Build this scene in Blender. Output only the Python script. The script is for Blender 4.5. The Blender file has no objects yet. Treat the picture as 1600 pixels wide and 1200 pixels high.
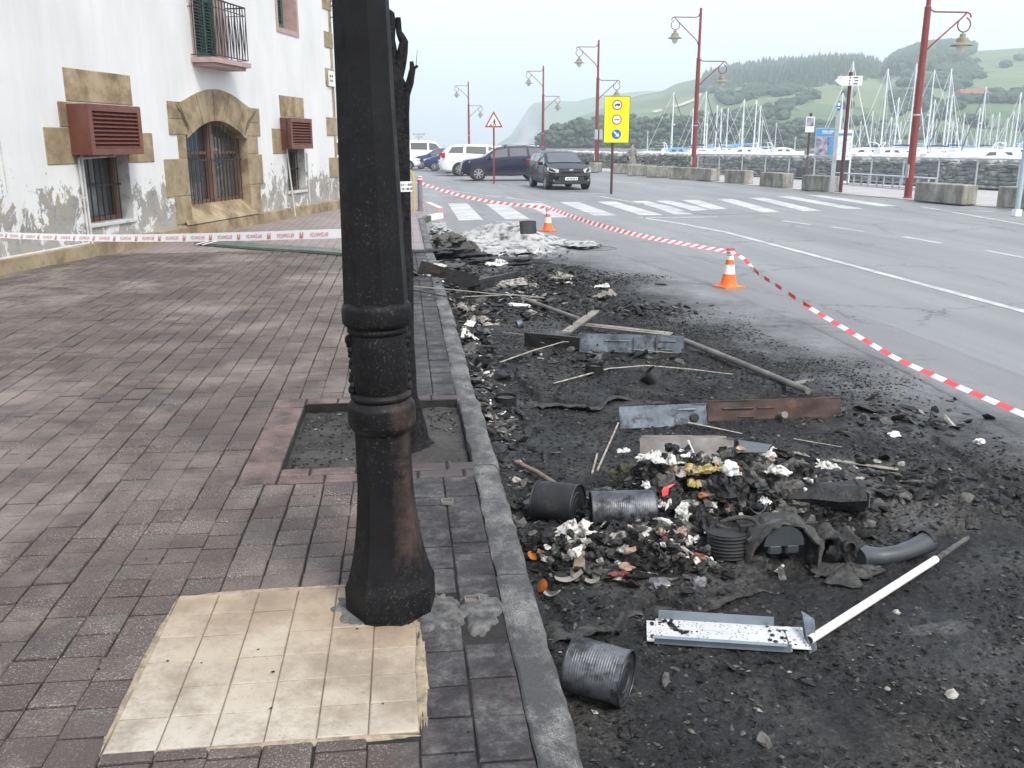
import bpy, math, random
import numpy as np
from mathutils import Vector, Matrix, Euler, noise as mnoise

scene = bpy.context.scene
COL = scene.collection
RND = random.Random(7)
NP = np.random.RandomState(11)
R = math.radians

CAM_H = 1.6
CAM_F = 1430.0                      # focal length in photo pixels (photo is 1600 wide)
PITCH = math.atan(375 / CAM_F)
YAW = math.atan(172 / CAM_F * math.cos(PITCH))
cam_data = bpy.data.cameras.new('camera')
cam_data.sensor_width = 36.0
cam_data.lens = 36.0 * CAM_F / 1600.0
cam_data.clip_start = 0.05
cam_data.clip_end = 9000.0
cam = bpy.data.objects.new('camera', cam_data)
cam.location = (0, 0, CAM_H)
cam.rotation_euler = (math.pi / 2 - PITCH, 0, -YAW)
COL.objects.link(cam)
scene.camera = cam

SUN_EL, SUN_AZ = R(52), R(150)
world = bpy.data.worlds.new('World')
scene.world = world
world.use_nodes = True
wn, wl = world.node_tree.nodes, world.node_tree.links
wn.clear()
sky = wn.new('ShaderNodeTexSky'); sky.sky_type = 'NISHITA'; sky.sun_disc = False
sky.sun_elevation = SUN_EL; sky.sun_rotation = SUN_AZ
sky.air_density = 1.2; sky.dust_density = 3.0
bg1 = wn.new('ShaderNodeBackground'); bg1.inputs['Strength'].default_value = 0.05
wl.new(sky.outputs[0], bg1.inputs['Color'])
tc = wn.new('ShaderNodeTexCoord')
mp = wn.new('ShaderNodeMapping'); mp.inputs['Scale'].default_value = (1.2, 1.2, 4.0)
wl.new(tc.outputs['Generated'], mp.inputs['Vector'])
nz = wn.new('ShaderNodeTexNoise'); nz.inputs['Scale'].default_value = 1.4; nz.inputs['Detail'].default_value = 3
wl.new(mp.outputs[0], nz.inputs['Vector'])
cr = wn.new('ShaderNodeValToRGB')
cr.color_ramp.elements[0].position = 0.3; cr.color_ramp.elements[0].color = (0.80, 0.86, 0.905, 1)
cr.color_ramp.elements[1].position = 0.7; cr.color_ramp.elements[1].color = (0.93, 0.965, 0.99, 1)
wl.new(nz.outputs[0], cr.inputs[0])
bg2 = wn.new('ShaderNodeBackground'); bg2.inputs['Strength'].default_value = 0.42
wl.new(cr.outputs[0], bg2.inputs['Color'])
addsh = wn.new('ShaderNodeAddShader')
wl.new(bg1.outputs[0], addsh.inputs[0]); wl.new(bg2.outputs[0], addsh.inputs[1])
wo = wn.new('ShaderNodeOutputWorld'); wl.new(addsh.outputs[0], wo.inputs['Surface'])

sun_data = bpy.data.lights.new('sun', 'SUN')
sun_data.energy = 1.4
sun_data.angle = R(14)
sun_data.color = (1.0, 0.97, 0.93)
sun = bpy.data.objects.new('sun', sun_data)
sd = Vector((math.sin(SUN_AZ) * math.cos(SUN_EL), math.cos(SUN_AZ) * math.cos(SUN_EL), math.sin(SUN_EL)))
sun.rotation_euler = sd.to_track_quat('Z', 'Y').to_euler()
sun.location = (0, 0, 30)
COL.objects.link(sun)

vs = scene.view_settings
vs.view_transform = 'Standard'; vs.look = 'None'; vs.gamma = 1.0; vs.use_curve_mapping = False
vs.exposure = 1.27
scene.cycles.volume_bounces = 1
scene.cycles.max_bounces = 6

FW = Vector((math.sin(YAW) * math.cos(PITCH), math.cos(YAW) * math.cos(PITCH), -math.sin(PITCH)))
RT = Vector((math.cos(YAW), -math.sin(YAW), 0))
UP = RT.cross(FW)
def ray(x, y):
    return RT * ((x - 800) / CAM_F) + UP * ((600 - y) / CAM_F) + FW
def at(x, y, z=0.0):
    d = ray(x, y); t = (z - CAM_H) / d.z
    return Vector((d.x * t, d.y * t, z))
def atY(x, y, Y):
    d = ray(x, y); t = Y / d.y
    return Vector((d.x * t, Y, CAM_H + d.z * t))
def project(p):
    v = Vector(p) - Vector((0, 0, CAM_H)); c = v.dot(FW)
    return 800 + CAM_F * v.dot(RT) / c, 600 - CAM_F * v.dot(UP) / c
ROAD = -0.12

def nn(nt, kind, **kw):
    n = nt.nodes.new(kind)
    for k, v in kw.items():
        if k in n.inputs: n.inputs[k].default_value = v
        else: setattr(n, k, v)
    return n
class Mat:
    """small wrapper: noise-mixed principled material"""
    def __init__(s, name, rough=0.7, metal=0.0, spec=0.5):
        s.m = bpy.data.materials.new(name); s.m.use_nodes = True
        s.nt = s.m.node_tree; s.nt.nodes.clear()
        s.out = s.nt.nodes.new('ShaderNodeOutputMaterial')
        s.b = s.nt.nodes.new('ShaderNodeBsdfPrincipled')
        s.b.inputs['Roughness'].default_value = rough
        s.b.inputs['Metallic'].default_value = metal
        s.b.inputs['Specular IOR Level'].default_value = spec
        s.l(s.b.outputs[0], s.out.inputs[0])
        s.tc = s.nt.nodes.new('ShaderNodeTexCoord'); s.geo = s.nt.nodes.new('ShaderNodeNewGeometry')
        s.bump_prev = None
    def l(s, a, b): s.nt.links.new(a, b)
    def coord(s, world=False, scale=None):
        c = s.geo.outputs['Position'] if world else s.tc.outputs['Object']
        if scale:
            m = nn(s.nt, 'ShaderNodeMapping'); m.inputs['Scale'].default_value = scale
            s.l(c, m.inputs['Vector']); return m.outputs[0]
        return c
    def noise(s, scale, detail=4, rough=0.6, world=False, sc=None, dist=0.0):
        n = nn(s.nt, 'ShaderNodeTexNoise', Scale=scale, Detail=detail, Roughness=rough, Distortion=dist)
        s.l(s.coord(world, sc), n.inputs['Vector']); return n.outputs[0]
    def ramp(s, v, stops):
        r = s.nt.nodes.new('ShaderNodeValToRGB'); e = r.color_ramp.elements
        while len(e) < len(stops): e.new(0.5)
        for i, (p, c) in enumerate(stops):
            e[i].position = p
            e[i].color = (c, c, c, 1) if isinstance(c, (int, float)) else (*c, 1)
        s.l(v, r.inputs[0]); return r.outputs[0]
    def mix(s, f, a, b, mode='MIX'):
        m = s.nt.nodes.new('ShaderNodeMix'); m.data_type = 'RGBA'; m.blend_type = mode
        if isinstance(f, (int, float)): m.inputs[0].default_value = f
        else: s.l(f, m.inputs[0])
        for v, i in ((a, 6), (b, 7)):
            if isinstance(v, (tuple, list)): m.inputs[i].default_value = (*v, 1)
            else: s.l(v, m.inputs[i])
        return m.outputs[2]
    def math(s, op, a, b=None, clamp=False):
        m = s.nt.nodes.new('ShaderNodeMath'); m.operation = op; m.use_clamp = clamp
        for v, i in ((a, 0), (b, 1)):
            if v is None: continue
            if isinstance(v, (int, float)): m.inputs[i].default_value = v
            else: s.l(v, m.inputs[i])
        return m.outputs[0]
    def sep(s, world=True):
        x = s.nt.nodes.new('ShaderNodeSeparateXYZ'); s.l(s.coord(world), x.inputs[0]); return x.outputs
    def color(s, c):
        if isinstance(c, (tuple, list)): s.b.inputs['Base Color'].default_value = (*c, 1)
        else: s.l(c, s.b.inputs['Base Color'])
    def rough(s, v): s.l(v, s.b.inputs['Roughness'])
    def bump(s, v, strength=0.3, dist=0.01):
        bp = nn(s.nt, 'ShaderNodeBump', Strength=strength, Distance=dist)
        s.l(v, bp.inputs['Height'])
        if s.bump_prev: s.l(s.bump_prev, bp.inputs['Normal'])
        s.l(bp.outputs[0], s.b.inputs['Normal']); s.bump_prev = bp.outputs[0]
def simple(name, c1, c2=None, rough=0.7, metal=0.0, scale=6.0, bump=0.2, bscale=60.0, bdist=0.004, lo=0.35, hi=0.65, world=False, sc=None, spec=0.5, rvar=0.15):
    m = Mat(name, rough, metal, spec)
    if c2 is None: c2 = tuple(c * 0.75 for c in c1)
    n = m.noise(scale, 5, 0.65, world, sc)
    m.color(m.ramp(n, [(lo, c2), (hi, c1)]))
    if rvar: m.rough(m.ramp(n, [(0.3, min(1, rough + rvar)), (0.7, max(0.05, rough - rvar))]))
    if bump: m.bump(m.noise(bscale, 4, 0.6, world), bump, bdist)
    return m.m
M = {}

def tag(o, label=None, cat=None, group=None, kind=None):
    if label: o['label'] = label
    if cat: o['category'] = cat
    if group: o['group'] = group
    if kind: o['kind'] = kind
    return o
def mesh_from(name, verts, faces, mats=None, midx=None, smooth=False):
    me = bpy.data.meshes.new(name)
    if isinstance(verts, np.ndarray): verts = verts.tolist()
    if isinstance(faces, np.ndarray): faces = faces.tolist()
    me.from_pydata(verts, [], faces)
    for m in (mats or []): me.materials.append(m)
    if midx is not None: me.polygons.foreach_set('material_index', list(midx))
    if smooth: me.polygons.foreach_set('use_smooth', [True] * len(me.polygons))
    me.update()
    return me
def link(name, me, parent=None, loc=(0, 0, 0), rot=(0, 0, 0), scale=None):
    o = bpy.data.objects.new(name, me); COL.objects.link(o)
    o.location = loc; o.rotation_euler = rot
    if scale is not None: o.scale = scale
    if parent: o.parent = parent
    return o
def empty(name, loc=(0, 0, 0), rz=0.0):
    o = bpy.data.objects.new(name, None); COL.objects.link(o)
    o.empty_display_size = 0.2
    o.location = loc; o.rotation_euler = (0, 0, rz); return o
class MB:
    """collects boxes, tubes and lathes into one mesh"""
    def __init__(s): s.v = []; s.f = []; s.mi = []; s.cur = 0
    def add(s, vs, fs, mi=None):
        b = len(s.v); s.v += [tuple(v) for v in vs]
        s.f += [tuple(i + b for i in f) for f in fs]; s.mi += [s.cur if mi is None else mi] * len(fs)
        return s
    def box(s, c, d, rot=None, bev=0.0):
        c = Vector(c); hx, hy, hz = d[0] / 2, d[1] / 2, d[2] / 2
        if bev <= 0:
            vs = [Vector((x * hx, y * hy, z * hz)) for z in (-1, 1) for y in (-1, 1) for x in (-1, 1)]
            fs = [(0, 2, 3, 1), (4, 5, 7, 6), (0, 1, 5, 4), (2, 6, 7, 3), (0, 4, 6, 2), (1, 3, 7, 5)]
        else:
            bev = min(bev, hx * .49, hy * .49, hz * .49)
            vs, idx = [], {}
            for sx in (-1, 1):
                for sy in (-1, 1):
                    for sz in (-1, 1):
                        for a in range(3):
                            p = [sx * (hx - bev), sy * (hy - bev), sz * (hz - bev)]
                            p[a] = (sx * hx, sy * hy, sz * hz)[a]
                            idx[(sx, sy, sz, a)] = len(vs); vs.append(Vector(p))
            fs = []
            for a in range(3):
                o = [i for i in range(3) if i != a]
                for sg in (-1, 1):
                    q = []
                    for (u, w) in ((-1, -1), (1, -1), (1, 1), (-1, 1)):
                        k = [0, 0, 0]; k[a] = sg; k[o[0]] = u; k[o[1]] = w; q.append(idx[(*k, a)])
                    fs.append(tuple(q))
            for a in range(3):
                o = [i for i in range(3) if i != a]
                for u in (-1, 1):
                    for w in (-1, 1):
                        k1 = [0, 0, 0]; k1[o[0]] = u; k1[o[1]] = w
                        ka = list(k1); ka[a] = -1; kb = list(k1); kb[a] = 1
                        fs.append((idx[(*ka, o[0])], idx[(*kb, o[0])], idx[(*kb, o[1])], idx[(*ka, o[1])]))
            for sx in (-1, 1):
                for sy in (-1, 1):
                    for sz in (-1, 1): fs.append(tuple(idx[(sx, sy, sz, a)] for a in range(3)))
        if rot is not None:
            rm = rot if isinstance(rot, Matrix) else Euler(rot).to_matrix()
            vs = [rm @ v for v in vs]
        return s.add([v + c for v in vs], fs)
    def tube(s, path, rad, n=8, caps=True, flat=1.0):
        path = [Vector(p) for p in path]
        if not hasattr(rad, '__len__'): rad = [rad] * len(path)
        vs, fs = [], []
        t0 = (path[1] - path[0]).normalized()
        ref = Vector((0, 0, 1)) if abs(t0.z) < 0.9 else Vector((1, 0, 0))
        for i, p in enumerate(path):
            a = path[max(i - 1, 0)]; b = path[min(i + 1, len(path) - 1)]
            t = (b - a).normalized()
            u = t.cross(ref)
            if u.length < 1e-4: u = t.cross(Vector((0, 1, 0)))
            u.normalize(); w = u.cross(t).normalized(); ref = w
            for k in range(n):
                an = 2 * math.pi * k / n
                vs.append(p + u * (math.cos(an) * rad[i]) + w * (math.sin(an) * rad[i] * flat))
        for i in range(len(path) - 1):
            for k in range(n):
                k2 = (k + 1) % n
                fs.append((i * n + k, i * n + k2, (i + 1) * n + k2, (i + 1) * n + k))
        if caps:
            fs.append(tuple(range(n - 1, -1, -1))); fs.append(tuple((len(path) - 1) * n + k for k in range(n)))
        return s.add(vs, fs)
    def lathe(s, prof, n=24, mat=None, a0=0.0, caps=True, close=True):
        vs, fs = [], []
        for (r, z) in prof:
            for k in range(n):
                an = a0 + 2 * math.pi * k / n
                v = Vector((r * math.cos(an), r * math.sin(an), z))
                vs.append(mat @ v if mat else v)
        for i in range(len(prof) - 1):
            for k in range(n):
                k2 = (k + 1) % n
                fs.append((i * n + k, i * n + k2, (i + 1) * n + k2, (i + 1) * n + k))
        if caps:
            fs.append(tuple(range(n - 1, -1, -1))); fs.append(tuple((len(prof) - 1) * n + k for k in range(n)))
        return s.add(vs, fs)
    def prism(s, poly, z0, z1, mat=None):
        n = len(poly)
        vs = [Vector((p[0], p[1], z0)) for p in poly] + [Vector((p[0], p[1], z1)) for p in poly]
        if mat: vs = [mat @ v for v in vs]
        fs = [tuple(range(n - 1, -1, -1)), tuple(range(n, 2 * n))]
        fs += [(i, (i + 1) % n, n + (i + 1) % n, n + i) for i in range(n)]
        return s.add(vs, fs)
    def sheet(s, fn, nu, nv, thick=0.0):
        """fn(u,v)->Vector over 0..1; a curved sheet (optionally doubled for thickness)"""
        P = [[fn(i / nu, j / nv) for i in range(nu + 1)] for j in range(nv + 1)]
        vs = [p for row in P for p in row]; w = nu + 1
        fs = [(j * w + i, j * w + i + 1, (j + 1) * w + i + 1, (j + 1) * w + i) for j in range(nv) for i in range(nu)]
        if thick:
            nrm = []
            for j in range(nv + 1):
                for i in range(nu + 1):
                    a = P[j][min(i + 1, nu)] - P[j][max(i - 1, 0)]; b = P[min(j + 1, nv)][i] - P[max(j - 1, 0)][i]
                    c = a.cross(b); nrm.append(c.normalized() if c.length > 1e-9 else Vector((0, 0, 1)))
            off = len(vs); vs = vs + [v - n_ * thick for v, n_ in zip(vs, nrm)]
            fs += [tuple(off + k for k in f[::-1]) for f in fs]
            edge = [j * w for j in range(nv + 1)]; 
            def strip(ids):
                for a, b in zip(ids[:-1], ids[1:]): fs.append((a, b, off + b, off + a))
            strip([i for i in range(w)][::-1]); strip([nv * w + i for i in range(w)])
            strip([j * w for j in range(nv + 1)]); strip([j * w + nu for j in range(nv + 1)][::-1])
        return s.add(vs, fs)
    def build(s, name, mats, parent=None, loc=(0, 0, 0), rot=(0, 0, 0), smooth=False, origin=None):
        vs = s.v
        if origin is not None:
            o = Vector(origin); vs = [tuple(Vector(v) - o) for v in s.v]; loc = tuple(o)
        if not isinstance(mats, (list, tuple)): mats = [mats]
        me = mesh_from(name, vs, s.f, mats, s.mi, smooth)
        return link(name, me, parent, loc, rot)
def autosmooth(o, ang=40):
    me = o.data
    me.polygons.foreach_set('use_smooth', [True] * len(me.polygons))
    try: me.set_sharp_from_angle(angle=R(ang))
    except Exception: pass
    return o
ICO = None
def ico(level=1):
    import bmesh
    bm = bmesh.new(); bmesh.ops.create_icosphere(bm, subdivisions=level, radius=1.0)
    v = np.array([x.co[:] for x in bm.verts]); f = np.array([[w.index for w in p.verts] for p in bm.faces]); bm.free()
    return v, f
ICO1, ICO2, ICO3, ICO4 = ico(1), ico(2), ico(3), ico(4)
OCT = (np.array([[1, 0, 0], [-1, 0, 0], [0, 1, 0], [0, -1, 0], [0, 0, 1], [0, 0, -1]], float),
       np.array([[0, 2, 4], [2, 1, 4], [1, 3, 4], [3, 0, 4], [2, 0, 5], [1, 2, 5], [3, 1, 5], [0, 3, 5]]))
def rotmats(n, rs, tilt=math.pi):
    """random rotations: spin about z, tilt about x up to `tilt`"""
    a = rs.uniform(0, 2 * math.pi, n); b = rs.uniform(-tilt, tilt, n); c = rs.uniform(0, 2 * math.pi, n)
    def rz(t):
        m = np.zeros((n, 3, 3)); m[:, 0, 0] = np.cos(t); m[:, 0, 1] = -np.sin(t); m[:, 1, 0] = np.sin(t); m[:, 1, 1] = np.cos(t); m[:, 2, 2] = 1; return m
    def rx(t):
        m = np.zeros((n, 3, 3)); m[:, 1, 1] = np.cos(t); m[:, 1, 2] = -np.sin(t); m[:, 2, 1] = np.sin(t); m[:, 2, 2] = np.cos(t); m[:, 0, 0] = 1; return m
    return rz(a) @ rx(b) @ rz(c)
def scatter_mesh(name, base, pos, scl, mats, rs, jitter=0.25, tilt=math.pi, midx=None, smooth=False):
    """many jittered copies of a base polyhedron joined in one mesh"""
    bv, bf = base; n = len(pos); k = len(bv)
    V = np.repeat(bv[None], n, 0) * (1 + rs.uniform(-jitter, jitter, (n, k, 1)))
    V = V * scl[:, None, :]
    V = np.einsum('nij,nkj->nki', rotmats(n, rs, tilt), V) + pos[:, None, :]
    F = (bf[None] + (np.arange(n) * k)[:, None, None]).reshape(-1, bf.shape[1])
    mi = None if midx is None else np.repeat(midx, len(bf)).tolist()
    return mesh_from(name, V.reshape(-1, 3), F, mats, mi, smooth)

def _hash(ix, iy, seed):
    h = (ix * 374761393 + iy * 668265263 + seed * 974634777) & 0x7fffffff
    h = ((h ^ (h >> 13)) * 1274126177) & 0x7fffffff
    return ((h ^ (h >> 16)) & 0xffff) / 65535.0
def vnoise(x, y, seed=0):
    ix = np.floor(x).astype(np.int64); iy = np.floor(y).astype(np.int64)
    fx = x - ix; fy = y - iy; fx = fx * fx * (3 - 2 * fx); fy = fy * fy * (3 - 2 * fy)
    a = _hash(ix, iy, seed); b = _hash(ix + 1, iy, seed); c = _hash(ix, iy + 1, seed); d = _hash(ix + 1, iy + 1, seed)
    return (a * (1 - fx) + b * fx) * (1 - fy) + (c * (1 - fx) + d * fx) * fy
def fbm(x, y, oct=4, seed=0):
    s = 0; a = 0.5; t = 0
    for o in range(oct):
        s = s + a * vnoise(x * 2 ** o + 17.3 * o, y * 2 ** o - 9.1 * o, seed + o); t += a; a *= 0.5
    return s / t
def in_poly(x, y, poly):
    c = np.zeros(x.shape, bool); n = len(poly)
    for i in range(n):
        x1, y1 = poly[i]; x2, y2 = poly[(i + 1) % n]
        if y1 == y2: continue
        k = ((y1 > y) != (y2 > y)) & (x < (x2 - x1) * (y - y1) / (y2 - y1) + x1)
        c ^= k
    return c
def text_geo(s, size=1.0):
    cu = bpy.data.curves.new('t', 'FONT'); cu.body = s; cu.size = size; cu.align_x = 'CENTER'; cu.align_y = 'CENTER'; cu.resolution_u = 2
    o = bpy.data.objects.new('t', cu); COL.objects.link(o)
    bpy.context.view_layer.update()
    me = o.to_mesh()
    v = [Vector(x.co) for x in me.vertices]; f = [tuple(p.vertices) for p in me.polygons]
    o.to_mesh_clear(); bpy.data.objects.remove(o); bpy.data.curves.remove(cu)
    return v, f
def soot_mask(m, lo=0.42, hi=0.6):
    """1 where the fire blackened the street: a stain fixed in the world, wobbling edge"""
    X, Y, Z = m.sep(True)
    e = m.math('SUBTRACT', 3.45, m.math('MULTIPLY', m.math('SUBTRACT', Y, 6.5), 0.085))
    dx = m.math('SUBTRACT', e, X)                         # >0 inside
    dy = m.math('MULTIPLY', m.math('SUBTRACT', 13.6, Y), 0.55)
    d = m.math('MINIMUM', dx, dy)
    n = m.noise(1.1, 5, 0.62, True)
    n2 = m.noise(9.0, 4, 0.7, True)
    w = m.math('ADD', m.math('MULTIPLY', m.math('SUBTRACT', n, 0.5), 2.4), m.math('MULTIPLY', m.math('SUBTRACT', n2, 0.5), 1.1))
    d = m.math('ADD', d, w)
    mm = m.nt.nodes.new('ShaderNodeMapRange'); mm.inputs['From Min'].default_value = -0.75; mm.inputs['From Max'].default_value = 0.55
    m.l(d, mm.inputs['Value']); return mm.outputs[0]

def make_asphalt(name, burnt):
    m = Mat(name, 0.6)
    fine = m.noise(160, 3, 0.7, True)
    grit = nn(m.nt, 'ShaderNodeTexVoronoi', Scale=70.0); m.l(m.coord(True), grit.inputs['Vector'])
    big = m.noise(0.35, 5, 0.6, True, (1, 0.25, 1))
    base = m.ramp(big, [(0.3, (0.165, 0.166, 0.170)), (0.7, (0.24, 0.241, 0.245))])
    base = m.mix(m.ramp(m.noise(1.0, 6, 0.7, True, (2.2, 0.10, 1)), [(0.42, 0.0), (0.62, 0.4)]), base, (0.115, 0.115, 0.12))
    base = m.mix(m.ramp(m.noise(0.9, 8, 0.8, True, None, 0.8), [(0.60, 0.0), (0.66, 0.35)]), base, (0.10, 0.10, 0.105))
    base = m.mix(m.ramp(fine, [(0.35, 0.0), (0.7, 0.35)]), base, (0.30, 0.30, 0.31))
    base = m.mix(m.ramp(fine, [(0.3, 0.35), (0.45, 0.0)]), base, (0.07, 0.07, 0.075))
    vc = nn(m.nt, 'ShaderNodeTexVoronoi', Scale=0.42); vc.feature = 'DISTANCE_TO_EDGE'
    wv = m.nt.nodes.new('ShaderNodeVectorMath'); wv.operation = 'ADD'; nzv = nn(m.nt, 'ShaderNodeTexNoise', Scale=2.5, Detail=5.0, Roughness=0.75); m.l(m.coord(True), nzv.inputs['Vector']); m.l(m.coord(True), wv.inputs[0])
    sc_ = m.nt.nodes.new('ShaderNodeVectorMath'); sc_.operation = 'SCALE'; sc_.inputs['Scale'].default_value = 0.7; m.l(nzv.outputs['Color'], sc_.inputs[0]); m.l(sc_.outputs[0], wv.inputs[1]); m.l(wv.outputs[0], vc.inputs['Vector'])
    crk = m.math('MULTIPLY', m.ramp(vc.outputs['Distance'], [(0.003, 0.75), (0.010, 0.0)]), m.ramp(m.noise(0.25, 3, 0.6, True), [(0.46, 0.0), (0.56, 1.0)]))
    base = m.mix(crk, base, (0.055, 0.055, 0.057))
    sm = soot_mask(m)
    cn = m.noise(55, 5, 0.85, True)
    bd = m.ramp(cn, [(0.38, (0.004, 0.004, 0.0045)), (0.54, (0.013, 0.013, 0.014)), (0.64, (0.042, 0.041, 0.041)), (0.74, (0.12, 0.117, 0.112))])
    ashy = m.ramp(m.noise(2.2, 5, 0.6, True), [(0.46, 0.0), (0.66, 0.75)])
    bd = m.mix(ashy, bd, m.ramp(cn, [(0.36, (0.018, 0.017, 0.016)), (0.56, (0.06, 0.057, 0.053)), (0.7, (0.15, 0.145, 0.135))]))
    X, Y, Z = m.sep(True)
    for (cx, cy, rx, ry, k) in ((2.33, 4.05, .45, .55, .9), (1.0, 3.22, .42, .13, .55), (1.9, 2.8, .16, .05, .7), (1.3, 8.4, .7, .6, .5)):
        dx_ = m.math('POWER', m.math('MULTIPLY', m.math('SUBTRACT', X, cx), 1 / rx), 2.0); dy_ = m.math('POWER', m.math('MULTIPLY', m.math('SUBTRACT', Y, cy), 1 / ry), 2.0)
        q = m.math('ADD', m.math('ADD', dx_, dy_), m.math('MULTIPLY', m.math('SUBTRACT', m.noise(6, 6, 0.75, True), 0.5), 2.2))
        bd = m.mix(m.math('MULTIPLY', m.ramp(q, [(0.35, 1.0), (1.0, 0.0)]), k), bd, m.ramp(cn, [(0.4, (0.028, 0.027, 0.026)), (0.55, (0.085, 0.082, 0.077)), (0.7, (0.16, 0.155, 0.148))]))
    m.color(m.mix(sm, base, bd))
    wet = m.noise(1.7, 4, 0.6, True)
    rdry = m.ramp(big, [(0.3, 0.62), (0.7, 0.5)])
    rb = m.ramp(wet, [(0.35, 0.9), (0.55, 0.6), (0.68, 0.22)])
    mx = m.mix(sm, rdry, rb); m.rough(mx)
    m.bump(fine, 0.35 if not burnt else 0.6, 0.004)
    m.bump(m.noise(45, 5, 0.7, True), 0.3 if not burnt else 1.0, 0.012 if burnt else 0.003)
    m.b.inputs['Specular IOR Level'].default_value = 0.35
    return m.m
M['asphalt'] = make_asphalt('asphalt', False)
M['burnt_asphalt'] = make_asphalt('burnt asphalt', True)

def make_paver(name, mode):
    m = Mat(name, 0.6, 0.0, 0.3)
    if mode == 'obj':
        oi = m.nt.nodes.new('ShaderNodeObjectInfo'); rnd = oi.outputs['Random']
    else:
        a = m.nt.nodes.new('ShaderNodeAttribute'); a.attribute_name = 'rnd'; rnd = a.outputs['Fac']
    X, Y, Z = m.sep(True)
    tone = m.ramp(rnd, [(0.0, (0.078, 0.052, 0.046)), (0.3, (0.120, 0.088, 0.078)), (0.5, (0.093, 0.071, 0.064)),
                        (0.7, (0.135, 0.101, 0.089)), (0.9, (0.125, 0.105, 0.094)), (1.0, (0.072, 0.057, 0.053))])
    agg = m.noise(150, 3, 0.75, True)
    worn = m.noise(2.3, 4, 0.6, True)
    worn2 = m.ramp(worn, [(0.4, 0.0), (0.62, 1.0)])
    c = m.mix(m.math('MULTIPLY', m.ramp(agg, [(0.55, 0.0), (0.62, 0.95)]), m.math('ADD', m.math('MULTIPLY', worn2, 0.75), 0.25)), tone, (0.46, 0.44, 0.41))
    c = m.mix(m.ramp(m.noise(70, 6, 0.85, True), [(0.38, 0.75), (0.52, 0.0)]), c, (0.045, 0.038, 0.037))
    c = m.mix(m.ramp(m.noise(1.1, 6, 0.7, True), [(0.42, 0.0), (0.6, 0.55)]), c, (0.055, 0.046, 0.045))
    c = m.mix(m.ramp(m.noise(0.6, 5, 0.7, True), [(0.50, 0.0), (0.64, 0.6)]), c, (0.27, 0.225, 0.20))
    d = m.math('ADD', X, m.math('MULTIPLY', m.math('SUBTRACT', m.noise(2.6, 5, 0.65, True), 0.5), 0.42))
    mr = m.nt.nodes.new('ShaderNodeMapRange'); mr.inputs['From Min'].default_value = -0.16; mr.inputs['From Max'].default_value = 0.03
    m.l(d, mr.inputs['Value'])
    soot = m.math('MULTIPLY', mr.outputs[0], m.ramp(m.noise(7, 5, 0.7, True), [(0.25, 0.98), (0.75, 0.72)]))
    c = m.mix(soot, c, m.ramp(m.noise(5, 9, 0.85, True), [(0.42, (0.009, 0.0095, 0.012)), (0.5, (0.028, 0.028, 0.033)), (0.56, (0.065, 0.065, 0.067)), (0.66, (0.15, 0.147, 0.14))]))
    m.color(c)
    m.rough(m.ramp(m.noise(1.5, 4, 0.6, True), [(0.35, 0.85), (0.6, 0.55)]))
    m.bump(agg, 0.5, 0.003); m.bump(m.noise(50, 5, 0.7, True), 0.6, 0.006)
    return m.m
M['paver'] = make_paver('concrete paver', 'obj')
M['paver_far'] = make_paver('concrete paver far', 'attr')
M['joint'] = simple('joint sand', (0.022, 0.020, 0.019), (0.009, 0.008, 0.008), 0.9, scale=8, bump=0.6, bscale=90, bdist=0.01, world=True)
def make_red_brick():
    m = Mat('red edging brick', 0.6)
    c = m.ramp(m.noise(5, 5, 0.65, True), [(0.36, (0.050, 0.033, 0.032)), (0.5, (0.112, 0.070, 0.064)), (0.66, (0.18, 0.125, 0.113))])
    c = m.mix(m.ramp(m.noise(150, 3, 0.7, True), [(0.55, 0.0), (0.7, 0.5)]), c, (0.45, 0.38, 0.34))
    X, Y, Z = m.sep(True)
    mr = m.nt.nodes.new('ShaderNodeMapRange'); mr.inputs['From Min'].default_value = -0.45; mr.inputs['From Max'].default_value = 0.15
    m.l(m.math('ADD', X, m.math('MULTIPLY', m.math('SUBTRACT', m.noise(4, 4, 0.6, True), 0.5), 0.3)), mr.inputs['Value'])
    c = m.mix(m.math('MULTIPLY', mr.outputs[0], 0.85), c, (0.035, 0.03, 0.032))
    m.color(c); m.bump(m.noise(60, 5, 0.7, True), 0.6, 0.006); return m.m
M['red_brick'] = make_red_brick()
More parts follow.
